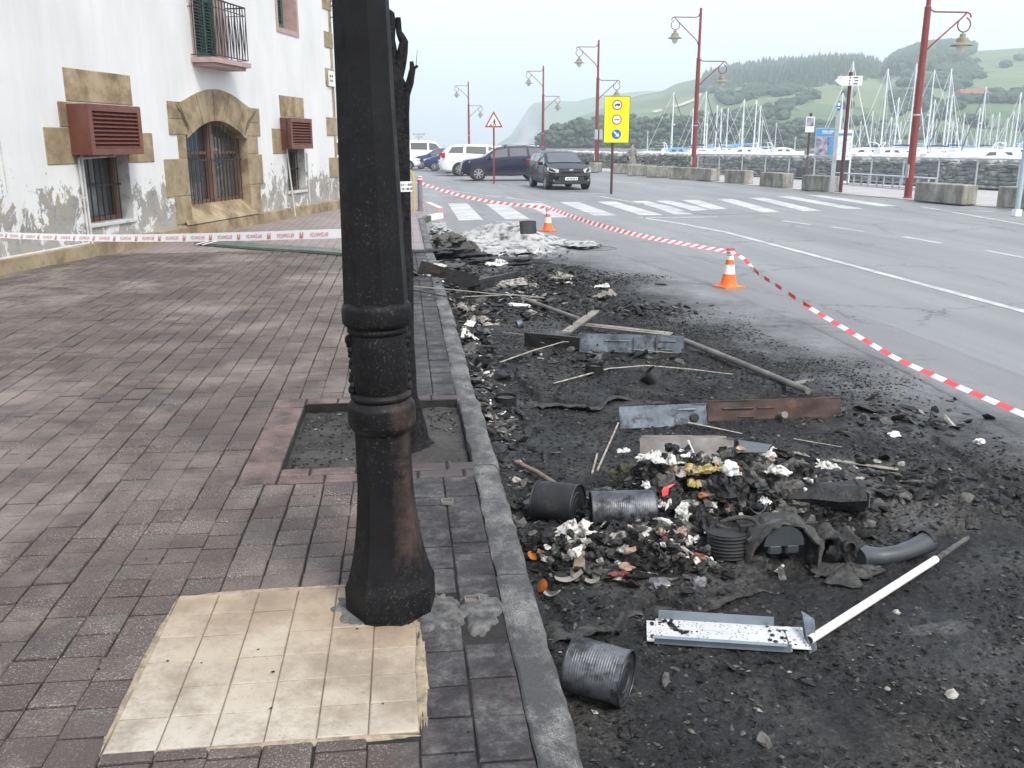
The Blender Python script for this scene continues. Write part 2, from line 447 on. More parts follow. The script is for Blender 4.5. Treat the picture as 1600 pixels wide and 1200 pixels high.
def make_tile():
    m = Mat('cream imprinted tile', 0.62)
    oi = m.nt.nodes.new('ShaderNodeObjectInfo')
    c = m.ramp(m.noise(3.5, 5, 0.6, True), [(0.36, (0.21, 0.155, 0.102)), (0.5, (0.31, 0.24, 0.165)), (0.66, (0.39, 0.325, 0.245))])
    c = m.mix(m.math('MULTIPLY', oi.outputs['Random'], 0.45), c, (0.33, 0.255, 0.175))
    X, Y, Z = m.sep(True)
    pl = m.nt.nodes.new('ShaderNodeMapRange'); pl.inputs['From Min'].default_value = 3.1; pl.inputs['From Max'].default_value = 2.2
    m.l(m.math('ADD', m.math('ADD', Y, m.math('MULTIPLY', X, 0.4)), m.math('MULTIPLY', m.noise(9, 5, 0.7, True), 0.55)), pl.inputs['Value'])
    c = m.mix(m.math('MULTIPLY', pl.outputs[0], 0.85), c, (0.47, 0.435, 0.375))
    c = m.mix(m.ramp(m.noise(38, 5, 0.75, True), [(0.56, 0.0), (0.68, 0.6)]), c, (0.22, 0.175, 0.13))
    c = m.mix(m.ramp(m.noise(2.6, 8, 0.8, True), [(0.46, 0.0), (0.60, 0.7)]), c, (0.20, 0.155, 0.115))
    c = m.mix(m.ramp(m.noise(120, 2, 0.5, True), [(0.70, 0.0), (0.74, 0.9)]), c, (0.07, 0.06, 0.05))
    sm_ = m.math('ADD', m.math('ADD', X, m.math('MULTIPLY', Y, 1.3)), m.math('MULTIPLY', m.noise(5, 8, 0.8, True), 1.4))
    mq = m.nt.nodes.new('ShaderNodeMapRange'); mq.inputs['From Min'].default_value = 4.35; mq.inputs['From Max'].default_value = 4.9; m.l(sm_, mq.inputs['Value'])
    c = m.mix(m.math('MULTIPLY', mq.outputs[0], 0.75), c, (0.11, 0.09, 0.075))
    m.color(c); m.bump(m.noise(30, 5, 0.7, True), 0.35, 0.004); m.bump(m.noise(200, 2, 0.6, True), 0.15, 0.002); return m.m
M['tile'] = make_tile()
def make_granite(name, sooty):
    m = Mat(name, 0.7)
    c = m.ramp(m.noise(200, 2, 0.7, True), [(0.38, (0.09, 0.087, 0.083)), (0.5, (0.20, 0.196, 0.188)), (0.64, (0.36, 0.352, 0.335))])
    if sooty:
        s = m.ramp(m.noise(3.0, 7, 0.75, True, (1.6, 1, 1)), [(0.44, 0.92), (0.64, 0.12)])
        c = m.mix(s, c, (0.035, 0.034, 0.036))
    else:
        c = m.mix(m.ramp(m.noise(1.5, 5, 0.6, True), [(0.4, 0.5), (0.6, 0.0)]), c, (0.14, 0.135, 0.13))
    m.color(c); m.bump(m.noise(70, 5, 0.7, True), 0.6, 0.006); m.bump(m.noise(7, 4, 0.6, True), 0.5, 0.02); return m.m
M['kerb'] = make_granite('kerb granite', True)
M['mortar'] = simple('old mortar', (0.15, 0.147, 0.14), (0.035, 0.034, 0.035), 0.9, scale=18, bump=1.0, bscale=60, bdist=0.008, world=True)
M['soil'] = simple('sooty soil', (0.055, 0.051, 0.046), (0.016, 0.015, 0.015), 0.9, scale=4, bump=0.9, bscale=45, bdist=0.015, world=True)
M['paint'] = None
def make_road_paint():
    m = Mat('road paint', 0.55)
    c = m.ramp(m.noise(1.3, 5, 0.7, True), [(0.35, (0.34, 0.34, 0.345)), (0.6, (0.56, 0.56, 0.555))])
    c = m.mix(m.ramp(m.noise(9, 8, 0.85, True), [(0.40, 0.8), (0.50, 0.0)]), c, (0.22, 0.22, 0.225))
    m.color(c); m.bump(m.noise(120, 3, 0.6, True), 0.2, 0.003); return m.m
M['paint'] = make_road_paint()
M['paint_red'] = simple('red kerb paint', (0.45, 0.16, 0.14), (0.35, 0.2, 0.18), 0.6, world=True)

def make_wall():
    m = Mat('peeling white render', 0.75)
    X, Y, Z = m.sep(False)      # local: x along facade, z up
    c = m.ramp(m.noise(1.2, 5, 0.6, False, (1, 1, 0.4)), [(0.3, (0.58, 0.58, 0.57)), (0.65, (0.68, 0.68, 0.67))])
    streak = m.ramp(m.noise(3.0, 5, 0.7, False, (3.0, 1, 0.18)), [(0.5, 0.0), (0.8, 0.35)])
    c = m.mix(streak, c, (0.52, 0.51, 0.49))
    n = m.noise(2.6, 8, 0.78, False, (1.15, 1, 0.8), 0.5)
    zf = m.nt.nodes.new('ShaderNodeMapRange'); zf.inputs['From Min'].default_value = 1.75; zf.inputs['From Max'].default_value = 0.75
    zf.inputs['To Min'].default_value = -0.30; zf.inputs['To Max'].default_value = 0.055
    m.l(Z, zf.inputs['Value'])
    k = m.math('ADD', n, zf.outputs[0])
    peel = m.ramp(k, [(0.515, 0.0), (0.525, 1.0)])
    under = m.ramp(m.noise(3.1, 7, 0.75), [(0.38, (0.20, 0.193, 0.18)), (0.52, (0.29, 0.28, 0.26)), (0.62, (0.31, 0.255, 0.165))])
    c = m.mix(peel, c, under)
    gz = m.nt.nodes.new('ShaderNodeMapRange'); gz.inputs['From Min'].default_value = 0.75; gz.inputs['From Max'].default_value = 0.15
    m.l(m.math('ADD', Z, m.math('MULTIPLY', m.noise(5, 5, 0.7), 0.4)), gz.inputs['Value'])
    c = m.mix(m.math('MULTIPLY', gz.outputs[0], 0.5), c, (0.40, 0.39, 0.36))
    m.color(c)
    m.bump(peel, -0.6, 0.012); m.bump(m.noise(18, 5, 0.6), 0.25, 0.01); m.bump(m.noise(90, 3, 0.6), 0.15, 0.003)
    return m.m
M['wall'] = make_wall()
def make_sandstone():
    m = Mat('sandstone', 0.8)
    oi = m.nt.nodes.new('ShaderNodeObjectInfo')
    c = m.ramp(m.noise(2.2, 5, 0.65), [(0.38, (0.14, 0.10, 0.058)), (0.5, (0.27, 0.198, 0.112)), (0.62, (0.37, 0.295, 0.19))])
    c = m.mix(m.math('MULTIPLY', oi.outputs['Random'], 0.5), c, (0.26, 0.215, 0.14))
    c = m.mix(m.ramp(m.noise(4.5, 8, 0.8), [(0.55, 0.0), (0.68, 0.75)]), c, (0.10, 0.083, 0.06))
    m.color(c); m.bump(m.noise(14, 5, 0.7), 0.5, 0.015); m.bump(m.noise(80, 4, 0.7), 0.3, 0.004); return m.m
M['sandstone'] = make_sandstone()
M['vent'] = simple('brown vent paint', (0.17, 0.058, 0.040), (0.115, 0.04, 0.029), 0.42, scale=3, bump=0.05)
M['wood_frame'] = simple('brown window frame', (0.20, 0.10, 0.06), (0.12, 0.06, 0.04), 0.55, scale=5, sc=(1, 1, 0.3))
M['iron'] = simple('black iron', (0.035, 0.033, 0.035), (0.02, 0.02, 0.02), 0.5, 0.3, scale=10)
M['shutter'] = simple('green shutter', (0.02, 0.075, 0.055), (0.015, 0.05, 0.04), 0.45)
M['pink'] = simple('pink frame paint', (0.42, 0.30, 0.285), (0.34, 0.24, 0.225), 0.7)
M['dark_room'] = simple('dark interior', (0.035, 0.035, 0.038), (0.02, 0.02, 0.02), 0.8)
M['reveal'] = simple('grey reveal render', (0.50, 0.50, 0.49), (0.34, 0.34, 0.33), 0.8, scale=4, lo=0.42, hi=0.5)
M['conduit'] = simple('grey conduit', (0.55, 0.55, 0.54), (0.42, 0.42, 0.41), 0.5)
M['roof_tile'] = simple('clay roof tile', (0.30, 0.13, 0.08), (0.2, 0.08, 0.05), 0.8)
def make_glass(name, c=(0.03, 0.035, 0.04)):
    m = Mat(name, 0.05, 0.0, 0.9); m.color(c); m.b.inputs['Coat Weight'].default_value = 0.6
    m.bump(m.noise(1.5, 2), 0.02, 0.02); return m.m
M['pane'] = make_glass('window glass', (0.06, 0.065, 0.07))
M['car_glass'] = make_glass('car glass', (0.05, 0.06, 0.07))
M['privacy_glass'] = make_glass('dark car glass', (0.018, 0.02, 0.024))

def make_post():
    m = Mat('scorched cast iron', 0.5, 0.0, 0.24)
    X, Y, Z = m.sep(False)
    c = m.ramp(m.noise(9, 5, 0.7), [(0.3, (0.0015, 0.0015, 0.002)), (0.65, (0.0055, 0.0053, 0.0065))])
    a = m.math('SUBTRACT', m.math('ADD', m.math('MULTIPLY', X, 9.0), m.math('MULTIPLY', Y, -4.2)), 0.62)
    zz = m.math('SUBTRACT', 0.85, Z)
    k = m.math('MINIMUM', m.math('MULTIPLY', a, 2.0), m.math('MULTIPLY', zz, 3.0))
    k = m.math('MINIMUM', k, m.math('MULTIPLY', m.math('SUBTRACT', Z, 0.16), 6.0))
    k = m.math('ADD', k, m.math('MULTIPLY', m.math('SUBTRACT', m.noise(16, 6, 0.75), 0.5), 2.2))
    kk = m.ramp(k, [(0.05, 0.0), (0.9, 0.85)])
    c = m.mix(kk, c, m.ramp(m.noise(30, 5, 0.7), [(0.3, (0.032, 0.019, 0.018)), (0.7, (0.095, 0.062, 0.056))]))
    ash = m.ramp(m.noise(95, 5, 0.85), [(0.57, 0.0), (0.66, 0.55)])
    lowf = m.nt.nodes.new('ShaderNodeMapRange'); lowf.inputs['From Min'].default_value = 2.0; lowf.inputs['From Max'].default_value = 0.9
    lowf.inputs['To Min'].default_value = 0.15
    m.l(Z, lowf.inputs['Value'])
    c = m.mix(m.math('MULTIPLY', ash, m.math('MULTIPLY', lowf.outputs[0], m.ramp(m.noise(3.5, 4, 0.6), [(0.4, 0.1), (0.62, 1.0)]))), c, (0.22, 0.205, 0.19))
    m.color(c)
    m.rough(m.ramp(m.noise(7, 4, 0.6), [(0.3, 0.75), (0.7, 0.42)]))
    m.bump(m.noise(110, 4, 0.8), 0.4, 0.003); m.bump(m.noise(12, 4, 0.6), 0.3, 0.006)
    return m.m
M['post'] = make_post()
M['char_wood'] = simple('charred bark', (0.016, 0.015, 0.016), (0.004, 0.004, 0.0045), 0.85, spec=0.25, scale=14, bump=1.0, bscale=38, bdist=0.02, sc=(3, 3, 0.7))
M['char'] = simple('charred plastic', (0.022, 0.021, 0.022), (0.004, 0.004, 0.004), 0.5, spec=0.35, scale=30, bump=0.8, bscale=60, bdist=0.012, world=True)
M['char_matt'] = simple('soot crumbs', (0.030, 0.029, 0.028), (0.006, 0.006, 0.006), 0.9, spec=0.2, scale=22, bump=0.8, bscale=90, bdist=0.01, world=True)
M['ashgrey'] = simple('grey ash crust', (0.125, 0.118, 0.108), (0.022, 0.021, 0.020), 0.92, scale=26, bump=0.9, bscale=50, bdist=0.012, world=True)
M['ash_white'] = simple('white ash', (0.40, 0.40, 0.395), (0.07, 0.07, 0.07), 0.9, scale=5, bump=0.9, bscale=35, bdist=0.015, world=True, lo=0.36, hi=0.52)
M['paper'] = simple('scorched white paper', (0.60, 0.59, 0.56), (0.10, 0.09, 0.08), 0.8, scale=34, bump=0.5, bscale=80, bdist=0.004, world=True, lo=0.38, hi=0.5)
M['paper_dirty'] = simple('dirty paper', (0.34, 0.32, 0.285), (0.04, 0.037, 0.034), 0.85, scale=22, bump=0.6, bscale=80, bdist=0.005, world=True, lo=0.4, hi=0.58)
M['white_card'] = simple('white plaster scrap', (0.78, 0.775, 0.75), (0.6, 0.59, 0.56), 0.8, scale=9, bump=0.3)
M['yellow_leaf'] = simple('cabbage leaf', (0.46, 0.37, 0.13), (0.15, 0.11, 0.04), 0.6, scale=30, bump=0.8, bscale=60, bdist=0.008, world=True)
M['orange_peel'] = simple('orange peel', (0.42, 0.125, 0.012), (0.16, 0.045, 0.01), 0.5, scale=15, bump=0.5, bscale=160, bdist=0.002, world=True)
M['orange_flesh'] = simple('squeezed orange flesh', (0.50, 0.28, 0.03), (0.09, 0.04, 0.01), 0.5, scale=60, bump=0.9, bscale=120, bdist=0.006, world=True, lo=0.42, hi=0.55)
M['carrot'] = simple('carrot and potato peel', (0.36, 0.13, 0.045), (0.14, 0.05, 0.02), 0.6, scale=12)
M['skin_pink'] = simple('pinkish food scrap', (0.38, 0.25, 0.19), (0.15, 0.09, 0.065), 0.6, scale=20, world=True)
M['red_plastic'] = simple('red plastic', (0.62, 0.035, 0.03), (0.45, 0.02, 0.02), 0.4, scale=9, bump=0.2)
M['dull_red'] = simple('scorched red carton', (0.22, 0.035, 0.025), (0.07, 0.015, 0.012), 0.6, scale=20, world=True)
M['teal'] = simple('blue-green rag', (0.035, 0.06, 0.056), (0.01, 0.016, 0.016), 0.8, scale=20, world=True)
M['moss'] = simple('dry green moss', (0.075, 0.072, 0.042), (0.014, 0.014, 0.010), 0.95, scale=30, bump=1.0, bscale=90, bdist=0.02, world=True)
M['slate_plate'] = simple('blue grey enamel', (0.10, 0.104, 0.12), (0.06, 0.063, 0.072), 0.42, scale=4, bump=0.15, world=True)
def make_galv(name, c1, c2, rust, rustc=(0.16, 0.08, 0.05), rough=0.42, metal=0.55, ros=6.0, lo=0.55, hi=0.66):
    m = Mat(name, rough, metal)
    c = m.ramp(m.noise(5, 5, 0.7, True), [(0.3, c2), (0.65, c1)])
    c = m.mix(m.math('MULTIPLY', m.ramp(m.noise(ros, 6, 0.75, True), [(lo, 0.0), (hi, 1.0)]), rust), c, rustc)
    m.color(c)
    m.rough(m.ramp(m.noise(9, 5, 0.7, True), [(0.3, rough + 0.25), (0.7, rough - 0.08)]))
    m.bump(m.noise(40, 4, 0.6, True), 0.2, 0.004); return m.m
M['galv'] = make_galv('heated galvanised steel', (0.17, 0.20, 0.235), (0.07, 0.084, 0.10), 0.9, (0.035, 0.033, 0.034), 0.42, 0.4, 9.0, 0.50, 0.62)
M['galv_pale'] = make_galv('pale galvanised steel', (0.27, 0.32, 0.36), (0.19, 0.22, 0.25), 0.5, (0.07, 0.07, 0.07), lo=0.62, hi=0.7)
M['rusty'] = make_galv('rusty burnt steel', (0.075, 0.045, 0.035), (0.03, 0.021, 0.018), 0.7, (0.12, 0.058, 0.038), 0.5, 0.4)
M['dark_steel'] = make_galv('blackened steel', (0.026, 0.026, 0.029), (0.010, 0.010, 0.011), 0.5, (0.10, 0.08, 0.07), 0.45, 0.4)
M['pale_strip'] = make_galv('ash coated steel', (0.30, 0.275, 0.24), (0.13, 0.12, 0.105), 0.7, (0.11, 0.09, 0.075), 0.7, 0.1)
M['pipe_grey'] = make_galv('scorched steel pipe', (0.22, 0.205, 0.19), (0.09, 0.083, 0.078), 0.7, (0.13, 0.10, 0.085), 0.6, 0.25)
M['tin'] = make_galv('scorched food tin', (0.17, 0.175, 0.19), (0.035, 0.035, 0.04), 0.9, (0.018, 0.017, 0.018), 0.38, 0.6, 11.0, 0.46, 0.60)
M['tin_end'] = make_galv('scorched tin lid', (0.08, 0.083, 0.092), (0.03, 0.03, 0.033), 0.7, (0.04, 0.04, 0.042), 0.34, 0.7, 9.0)
M['tin_dark'] = make_galv('blackened tin', (0.020, 0.020, 0.022), (0.007, 0.007, 0.008), 0.5, (0.07, 0.065, 0.06), 0.5, 0.3, 14.0)
def make_tray():
    m = Mat('soot speckled white tray', 0.45)
    c = m.ramp(m.noise(4, 4, 0.6), [(0.3, (0.42, 0.43, 0.44)), (0.7, (0.60, 0.60, 0.60))])
    v = nn(m.nt, 'ShaderNodeTexVoronoi', Scale=75.0); m.l(m.coord(), v.inputs['Vector'])
    sp = m.ramp(v.outputs['Distance'], [(0.20, 1.0), (0.30, 0.0)])
    sel = m.ramp(m.noise(20, 4, 0.7), [(0.40, 0.0), (0.48, 0.9)])
    c = m.mix(m.math('MULTIPLY', sp, sel), c, (0.05, 0.048, 0.045))
    c = m.mix(m.ramp(m.noise(40, 5, 0.8), [(0.60, 0.0), (0.68, 0.8)]), c, (0.16, 0.15, 0.14))
    m.color(c); return m.m
M['tray'] = make_tray()
M['white_rod'] = simple('white coated rod', (0.80, 0.79, 0.75), (0.66, 0.64, 0.59), 0.45, scale=14, bump=0.1)
M['cream_lath'] = simple('cream lath', (0.42, 0.38, 0.32), (0.16, 0.14, 0.12), 0.7, scale=30, world=True)
M['wood_stick'] = simple('scorched wood handle', (0.26, 0.20, 0.15), (0.10, 0.075, 0.06), 0.7, scale=12, world=True)
def make_melt():
    m = Mat('melted grey plastic', 0.6)
    c = m.ramp(m.noise(16, 8, 0.8, True), [(0.34, (0.012, 0.012, 0.0118)), (0.52, (0.048, 0.046, 0.043)), (0.70, (0.14, 0.133, 0.122))])
    m.color(c); m.bump(m.noise(35, 6, 0.75, True, None, 0.6), 0.9, 0.02); return m.m
M['melt'] = make_melt()
M['bin_grey'] = simple('slate grey bin plastic', (0.05, 0.056, 0.064), (0.028, 0.032, 0.037), 0.42, scale=5, bump=0.15, world=True)
M['black_rubber'] = simple('black rubber', (0.022, 0.022, 0.024), (0.014, 0.014, 0.015), 0.6)
M['jar'] = simple('sooty glass jar', (0.20, 0.195, 0.21), (0.03, 0.028, 0.028), 0.22, scale=22, world=True, bump=0.3)

M['lamp_red'] = simple('dark red post paint', (0.22, 0.036, 0.032), (0.17, 0.03, 0.026), 0.4, scale=3, bump=0.05)
M['lamp_brown'] = simple('dark brown post paint', (0.10, 0.03, 0.032), (0.075, 0.025, 0.026), 0.45, bump=0.05)
M['lamp_head'] = simple('olive lamp enamel', (0.26, 0.25, 0.17), (0.19, 0.18, 0.12), 0.4, bump=0.05)
M['lamp_glass'] = make_glass('lamp glass', (0.6, 0.6, 0.55))
M['conc_block'] = None
def make_conc():
    m = Mat('weathered concrete block', 0.85)
    c = m.ramp(m.noise(3, 6, 0.7, True, (1, 1, 0.5)), [(0.32, (0.11, 0.105, 0.09)), (0.5, (0.26, 0.25, 0.215)), (0.68, (0.42, 0.405, 0.355))])
    c = m.mix(m.ramp(m.noise(5, 5, 0.7, True, (3, 3, 0.25)), [(0.5, 0.0), (0.7, 0.65)]), c, (0.09, 0.085, 0.07))
    m.color(c); m.bump(m.noise(25, 5, 0.7, True), 0.5, 0.01); return m.m
M['conc_block'] = make_conc()
def make_rock():
    m = Mat('revetment rock', 0.85)
    oi = m.nt.nodes.new('ShaderNodeObjectInfo')
    c = m.ramp(m.noise(2.2, 5, 0.7, True), [(0.3, (0.11, 0.115, 0.105)), (0.55, (0.19, 0.195, 0.175)), (0.75, (0.30, 0.30, 0.275))])
    c = m.mix(m.math('MULTIPLY', oi.outputs['Random'], 0.5), c, (0.12, 0.125, 0.115))
    X, Y, Z = m.sep(True)
    tp = m.nt.nodes.new('ShaderNodeMapRange'); tp.inputs['From Min'].default_value = 0.78; tp.inputs['From Max'].default_value = 1.0
    m.l(m.math('ADD', Z, m.math('MULTIPLY', m.math('SUBTRACT', m.noise(3, 3, 0.6, True), 0.5), 0.3)), tp.inputs['Value'])
    c = m.mix(m.math('MULTIPLY', tp.outputs[0], 0.85), c, (0.58, 0.575, 0.55))     # salt bleached, mortared top course
    m.color(c); m.bump(m.noise(9, 5, 0.7, True), 0.6, 0.03); return m.m
M['rock'] = make_rock()
M['promenade'] = simple('promenade concrete', (0.40, 0.39, 0.385), (0.31, 0.30, 0.295), 0.8, scale=1.5, world=True)
M['metal_grey'] = simple('galvanised tube', (0.45, 0.47, 0.49), (0.36, 0.38, 0.40), 0.45, 0.3)
M['pole_blue'] = simple('pale blue grey pole', (0.40, 0.47, 0.52), (0.33, 0.40, 0.45), 0.45)
M['white'] = simple('white enamel', (0.80, 0.80, 0.80), (0.76, 0.76, 0.76), 0.4, bump=0)
M['yellow_sign'] = simple('fluorescent yellow sign', (0.86, 0.86, 0.005), (0.84, 0.83, 0.005), 0.5, bump=0)
M['sign_red'] = simple('sign red', (0.40, 0.06, 0.03), (0.36, 0.05, 0.03), 0.5, bump=0)
M['sign_blue'] = simple('sign blue', (0.02, 0.13, 0.48), (0.02, 0.12, 0.44), 0.5, bump=0)
M['sky_blue'] = simple('poster blue', (0.10, 0.36, 0.60), (0.05, 0.22, 0.5), 0.5, bump=0, scale=1.5)
M['sign_black'] = simple('sign black', (0.02, 0.02, 0.02), (0.02, 0.02, 0.02), 0.5, bump=0)
M['poster_art'] = simple('poster photo print', (0.42, 0.40, 0.46), (0.10, 0.09, 0.16), 0.5, bump=0, scale=3.0, lo=0.42, hi=0.58)
M['poster_pale'] = simple('map poster print', (0.74, 0.77, 0.80), (0.45, 0.47, 0.55), 0.5, bump=0, scale=8.0, lo=0.36, hi=0.5)
M['orange'] = simple('cone orange', (0.85, 0.16, 0.02), (0.80, 0.13, 0.02), 0.5, bump=0.05)
M['tape_white'] = simple('white plastic tape', (0.82, 0.82, 0.82), (0.78, 0.78, 0.78), 0.35, bump=0)
M['tape_red'] = simple('red tape print', (0.78, 0.055, 0.06), (0.70, 0.045, 0.05), 0.35, bump=0)
M['tape_ink'] = simple('red tape ink', (0.60, 0.10, 0.11), (0.55, 0.09, 0.10), 0.4, bump=0)
M['barrier_yellow'] = simple('barrier yellow', (0.60, 0.42, 0.07), (0.45, 0.33, 0.10), 0.5)
M['bollard'] = simple('grey bollard', (0.19, 0.19, 0.22), (0.15, 0.15, 0.175), 0.5)
M['green_board'] = simple('grey green board', (0.13, 0.155, 0.135), (0.08, 0.10, 0.09), 0.6, world=True)
def car_paint(name, c, metal=0.0):
    m = Mat(name, 0.35, metal, 0.3); m.b.inputs['Coat Weight'].default_value = 0.3; m.b.inputs['Coat Roughness'].default_value = 0.06
    X, Y, Z = m.sep(False)
    d = m.nt.nodes.new('ShaderNodeMapRange'); d.inputs['From Min'].default_value = 0.55; d.inputs['From Max'].default_value = 0.15
    m.l(Z, d.inputs['Value'])
    cc = m.mix(m.math('MULTIPLY', d.outputs[0], m.ramp(m.noise(4, 4, 0.6), [(0.3, 0.6), (0.7, 0.2)])), c, (0.15, 0.14, 0.13))
    m.color(cc); return m.m
M['car_black'] = car_paint('near black car paint', (0.008, 0.0085, 0.012), 0.1)
M['car_navy'] = car_paint('navy car paint', (0.009, 0.013, 0.038), 0.1)
M['car_blue'] = car_paint('blue car paint', (0.02, 0.04, 0.12), 0.2)
M['car_white'] = car_paint('white car paint', (0.78, 0.78, 0.78))
M['tyre'] = M['black_rubber']
M['rim'] = simple('alloy rim', (0.45, 0.45, 0.47), (0.35, 0.35, 0.37), 0.3, 0.7, bump=0)
M['headlight'] = simple('headlight lens', (0.62, 0.65, 0.68), (0.4, 0.42, 0.45), 0.1, 0.2, scale=12, bump=0)
M['taillight'] = simple('taillight lens', (0.40, 0.02, 0.02), (0.3, 0.015, 0.015), 0.15, bump=0)
M['black_plastic'] = simple('black trim plastic', (0.025, 0.025, 0.027), (0.018, 0.018, 0.02), 0.55, bump=0)
M['coat'] = simple('grey green coat', (0.22, 0.22, 0.185), (0.16, 0.16, 0.135), 0.9)
M['dark_cloth'] = simple('dark cloth', (0.03, 0.028, 0.03), (0.02, 0.02, 0.02), 0.9)
M['skin'] = simple('skin', (0.48, 0.30, 0.23), (0.42, 0.26, 0.2), 0.6)
M['hair'] = simple('brown hair', (0.09, 0.055, 0.035), (0.05, 0.03, 0.02), 0.6)
M['hull'] = simple('white gelcoat', (0.80, 0.80, 0.80), (0.70, 0.71, 0.72), 0.35, bump=0)
M['hull_blue'] = simple('navy gelcoat', (0.03, 0.05, 0.12), (0.025, 0.04, 0.1), 0.3, bump=0)
M['mast'] = simple('silver mast', (0.86, 0.87, 0.88), (0.80, 0.82, 0.84), 0.4, 0.0, bump=0)
M['sail_blue'] = simple('blue sail cover', (0.03, 0.05, 0.13), (0.02, 0.035, 0.1), 0.8, bump=0)
M['tarp'] = simple('light blue boat cover', (0.16, 0.38, 0.62), (0.12, 0.3, 0.55), 0.7, bump=0)
def make_water():
    m = Mat('harbour water', 0.12); m.color((0.055, 0.085, 0.09))
    m.bump(m.noise(0.9, 4, 0.6, True), 0.25, 0.15); return m.m
M['water'] = make_water()
def make_hill():
    m = Mat('hill pasture', 0.95)
    c = m.ramp(m.noise(0.006, 5, 0.6, True), [(0.35, (0.065, 0.095, 0.05)), (0.5, (0.115, 0.155, 0.080)), (0.68, (0.18, 0.21, 0.12))])
    v = nn(m.nt, 'ShaderNodeTexVoronoi', Scale=0.011); m.l(m.coord(True), v.inputs['Vector'])
    c = m.mix(0.35, c, m.ramp(v.outputs['Color'], [(0.2, (0.07, 0.13, 0.05)), (0.8, (0.20, 0.24, 0.11))]))
    c = m.mix(m.ramp(m.noise(0.03, 5, 0.7, True), [(0.56, 0.0), (0.66, 0.8)]), c, (0.045, 0.08, 0.04))
    m.color(c); m.bump(m.noise(0.05, 5, 0.6, True), 0.6, 3.0); return m.m
M['hill'] = make_hill()
def make_cliff():
    m = Mat('headland cliff', 0.95)
    nz_ = m.nt.nodes.new('ShaderNodeSeparateXYZ'); m.l(m.geo.outputs['Normal'], nz_.inputs[0])
    rockc = m.ramp(m.noise(0.02, 6, 0.7, True, (1, 1, 2.5)), [(0.3, (0.22, 0.21, 0.19)), (0.7, (0.42, 0.40, 0.36))])
    gr = m.ramp(m.noise(0.01, 4, 0.6, True), [(0.35, (0.08, 0.12, 0.05)), (0.65, (0.15, 0.20, 0.09))])
    m.color(m.mix(m.ramp(m.math('ADD', nz_.outputs[2], m.math('MULTIPLY', m.noise(0.02, 4, 0.6, True), 0.35)), [(0.84, 0.0), (0.96, 1.0)]), rockc, gr)); return m.m
M['cliff'] = make_cliff()
M['conifer'] = simple('conifer foliage', (0.05, 0.085, 0.045), (0.02, 0.04, 0.022), 0.95, scale=0.15, world=True, bump=0)
M['pine'] = simple('pine foliage', (0.07, 0.105, 0.05), (0.025, 0.045, 0.024), 0.95, scale=0.5, world=True, bump=0)
M['bark'] = simple('tree bark', (0.10, 0.08, 0.06), (0.06, 0.045, 0.035), 0.9)
M['sand_path'] = simple('pale earth path', (0.50, 0.46, 0.38), (0.38, 0.35, 0.28), 0.95, scale=0.2, world=True, bump=0)
M['quay'] = simple('quay concrete', (0.30, 0.30, 0.30), (0.22, 0.22, 0.22), 0.9, scale=0.6, world=True)
M['crust'] = simple('sooty melted crust', (0.060, 0.058, 0.054), (0.010, 0.010, 0.010), 0.85, scale=30, bump=0.9, bscale=60, bdist=0.01, world=True)
M['cream_smear'] = simple('smeared cream cement', (0.36, 0.29, 0.20), (0.15, 0.12, 0.09), 0.8, scale=18, bump=0.4, world=True)
def struct(name, verts, faces, mat, smooth=False):
    o = link(name, mesh_from(name, verts, faces, [mat], None, smooth)); o['kind'] = 'structure'; return o
SHORE = [(30, -40), (30, 15), (24.6, 26), (22.4, 31.5), (17.9, 52), (16.5, 75), (14, 110), (6, 130), (-150, 150), (-150, -40)]
struct('ground', [(x, y, ROAD - 0.03) for x, y in SHORE], [tuple(range(len(SHORE)))], M['asphalt'])
struct('water', [(-550, -60, -1.05), (1950, -60, -1.05), (1950, 2350, -1.05), (-550, 2350, -1.05)], [(0, 1, 2, 3)], M['water'])
FAR_KERB = [(17.6, 2.0), (17.0, 14.0), (17.2, 20.0), (16.3, 24.3), (15.75, 28.2), (15.2, 33.5), (14.8, 38.5), (14.3, 44.0), (13.2, 55.0), (12.3, 65), (11.5, 80), (10, 104)]
road = [(-60, -20), (17.6, -20)] + FAR_KERB + [(-60, 112)]
struct('road', [(x, y, ROAD) for x, y in road], [tuple(range(len(road)))], M['asphalt'])
prom = FAR_KERB + [(13.8, 108), (16.3, 75), (17.7, 52), (22.2, 31.5), (24.4, 26), (29.8, 15), (29.8, 2)]
mb = MB()
mb.prism(prom[::-1], ROAD - 0.10, ROAD + 0.03)
o = mb.build('promenade', M['promenade']); o['kind'] = 'structure'

pile_c = at(1110, 850, ROAD)
def gp(pts, z=ROAD): return [tuple(at(x, y, z)[:2]) for x, y in pts]
LEDGES = [  # melted crusts standing proud of the road
    (gp([(860, 900), (880, 985), (905, 1003), (950, 988), (1012, 948), (1070, 962), (1140, 938), (1180, 925), (1230, 880), (1400, 905), (1450, 850), (1500, 835), (1530, 790), (1490, 745), (1440, 720), (1360, 700), (1240, 690), (1060, 700), (900, 770), (830, 840)]), 0.034),
    (gp([(850, 628), (930, 640), (960, 618), (1010, 625), (1080, 640), (1180, 632), (1230, 610), (1180, 560), (1060, 540), (900, 530), (820, 560), (800, 600)]), 0.040),
    (gp([(790, 440), (900, 455), (1010, 500), (1020, 480), (960, 440), (880, 415), (780, 420)]), 0.03),
    (gp([(1460, 690), (1560, 760), (1600, 830), (1680, 800), (1600, 700)]), 0.028),
    (gp([(1330, 960), (1390, 1000), (1470, 1020), (1490, 1005), (1420, 985)]), -0.004),
]
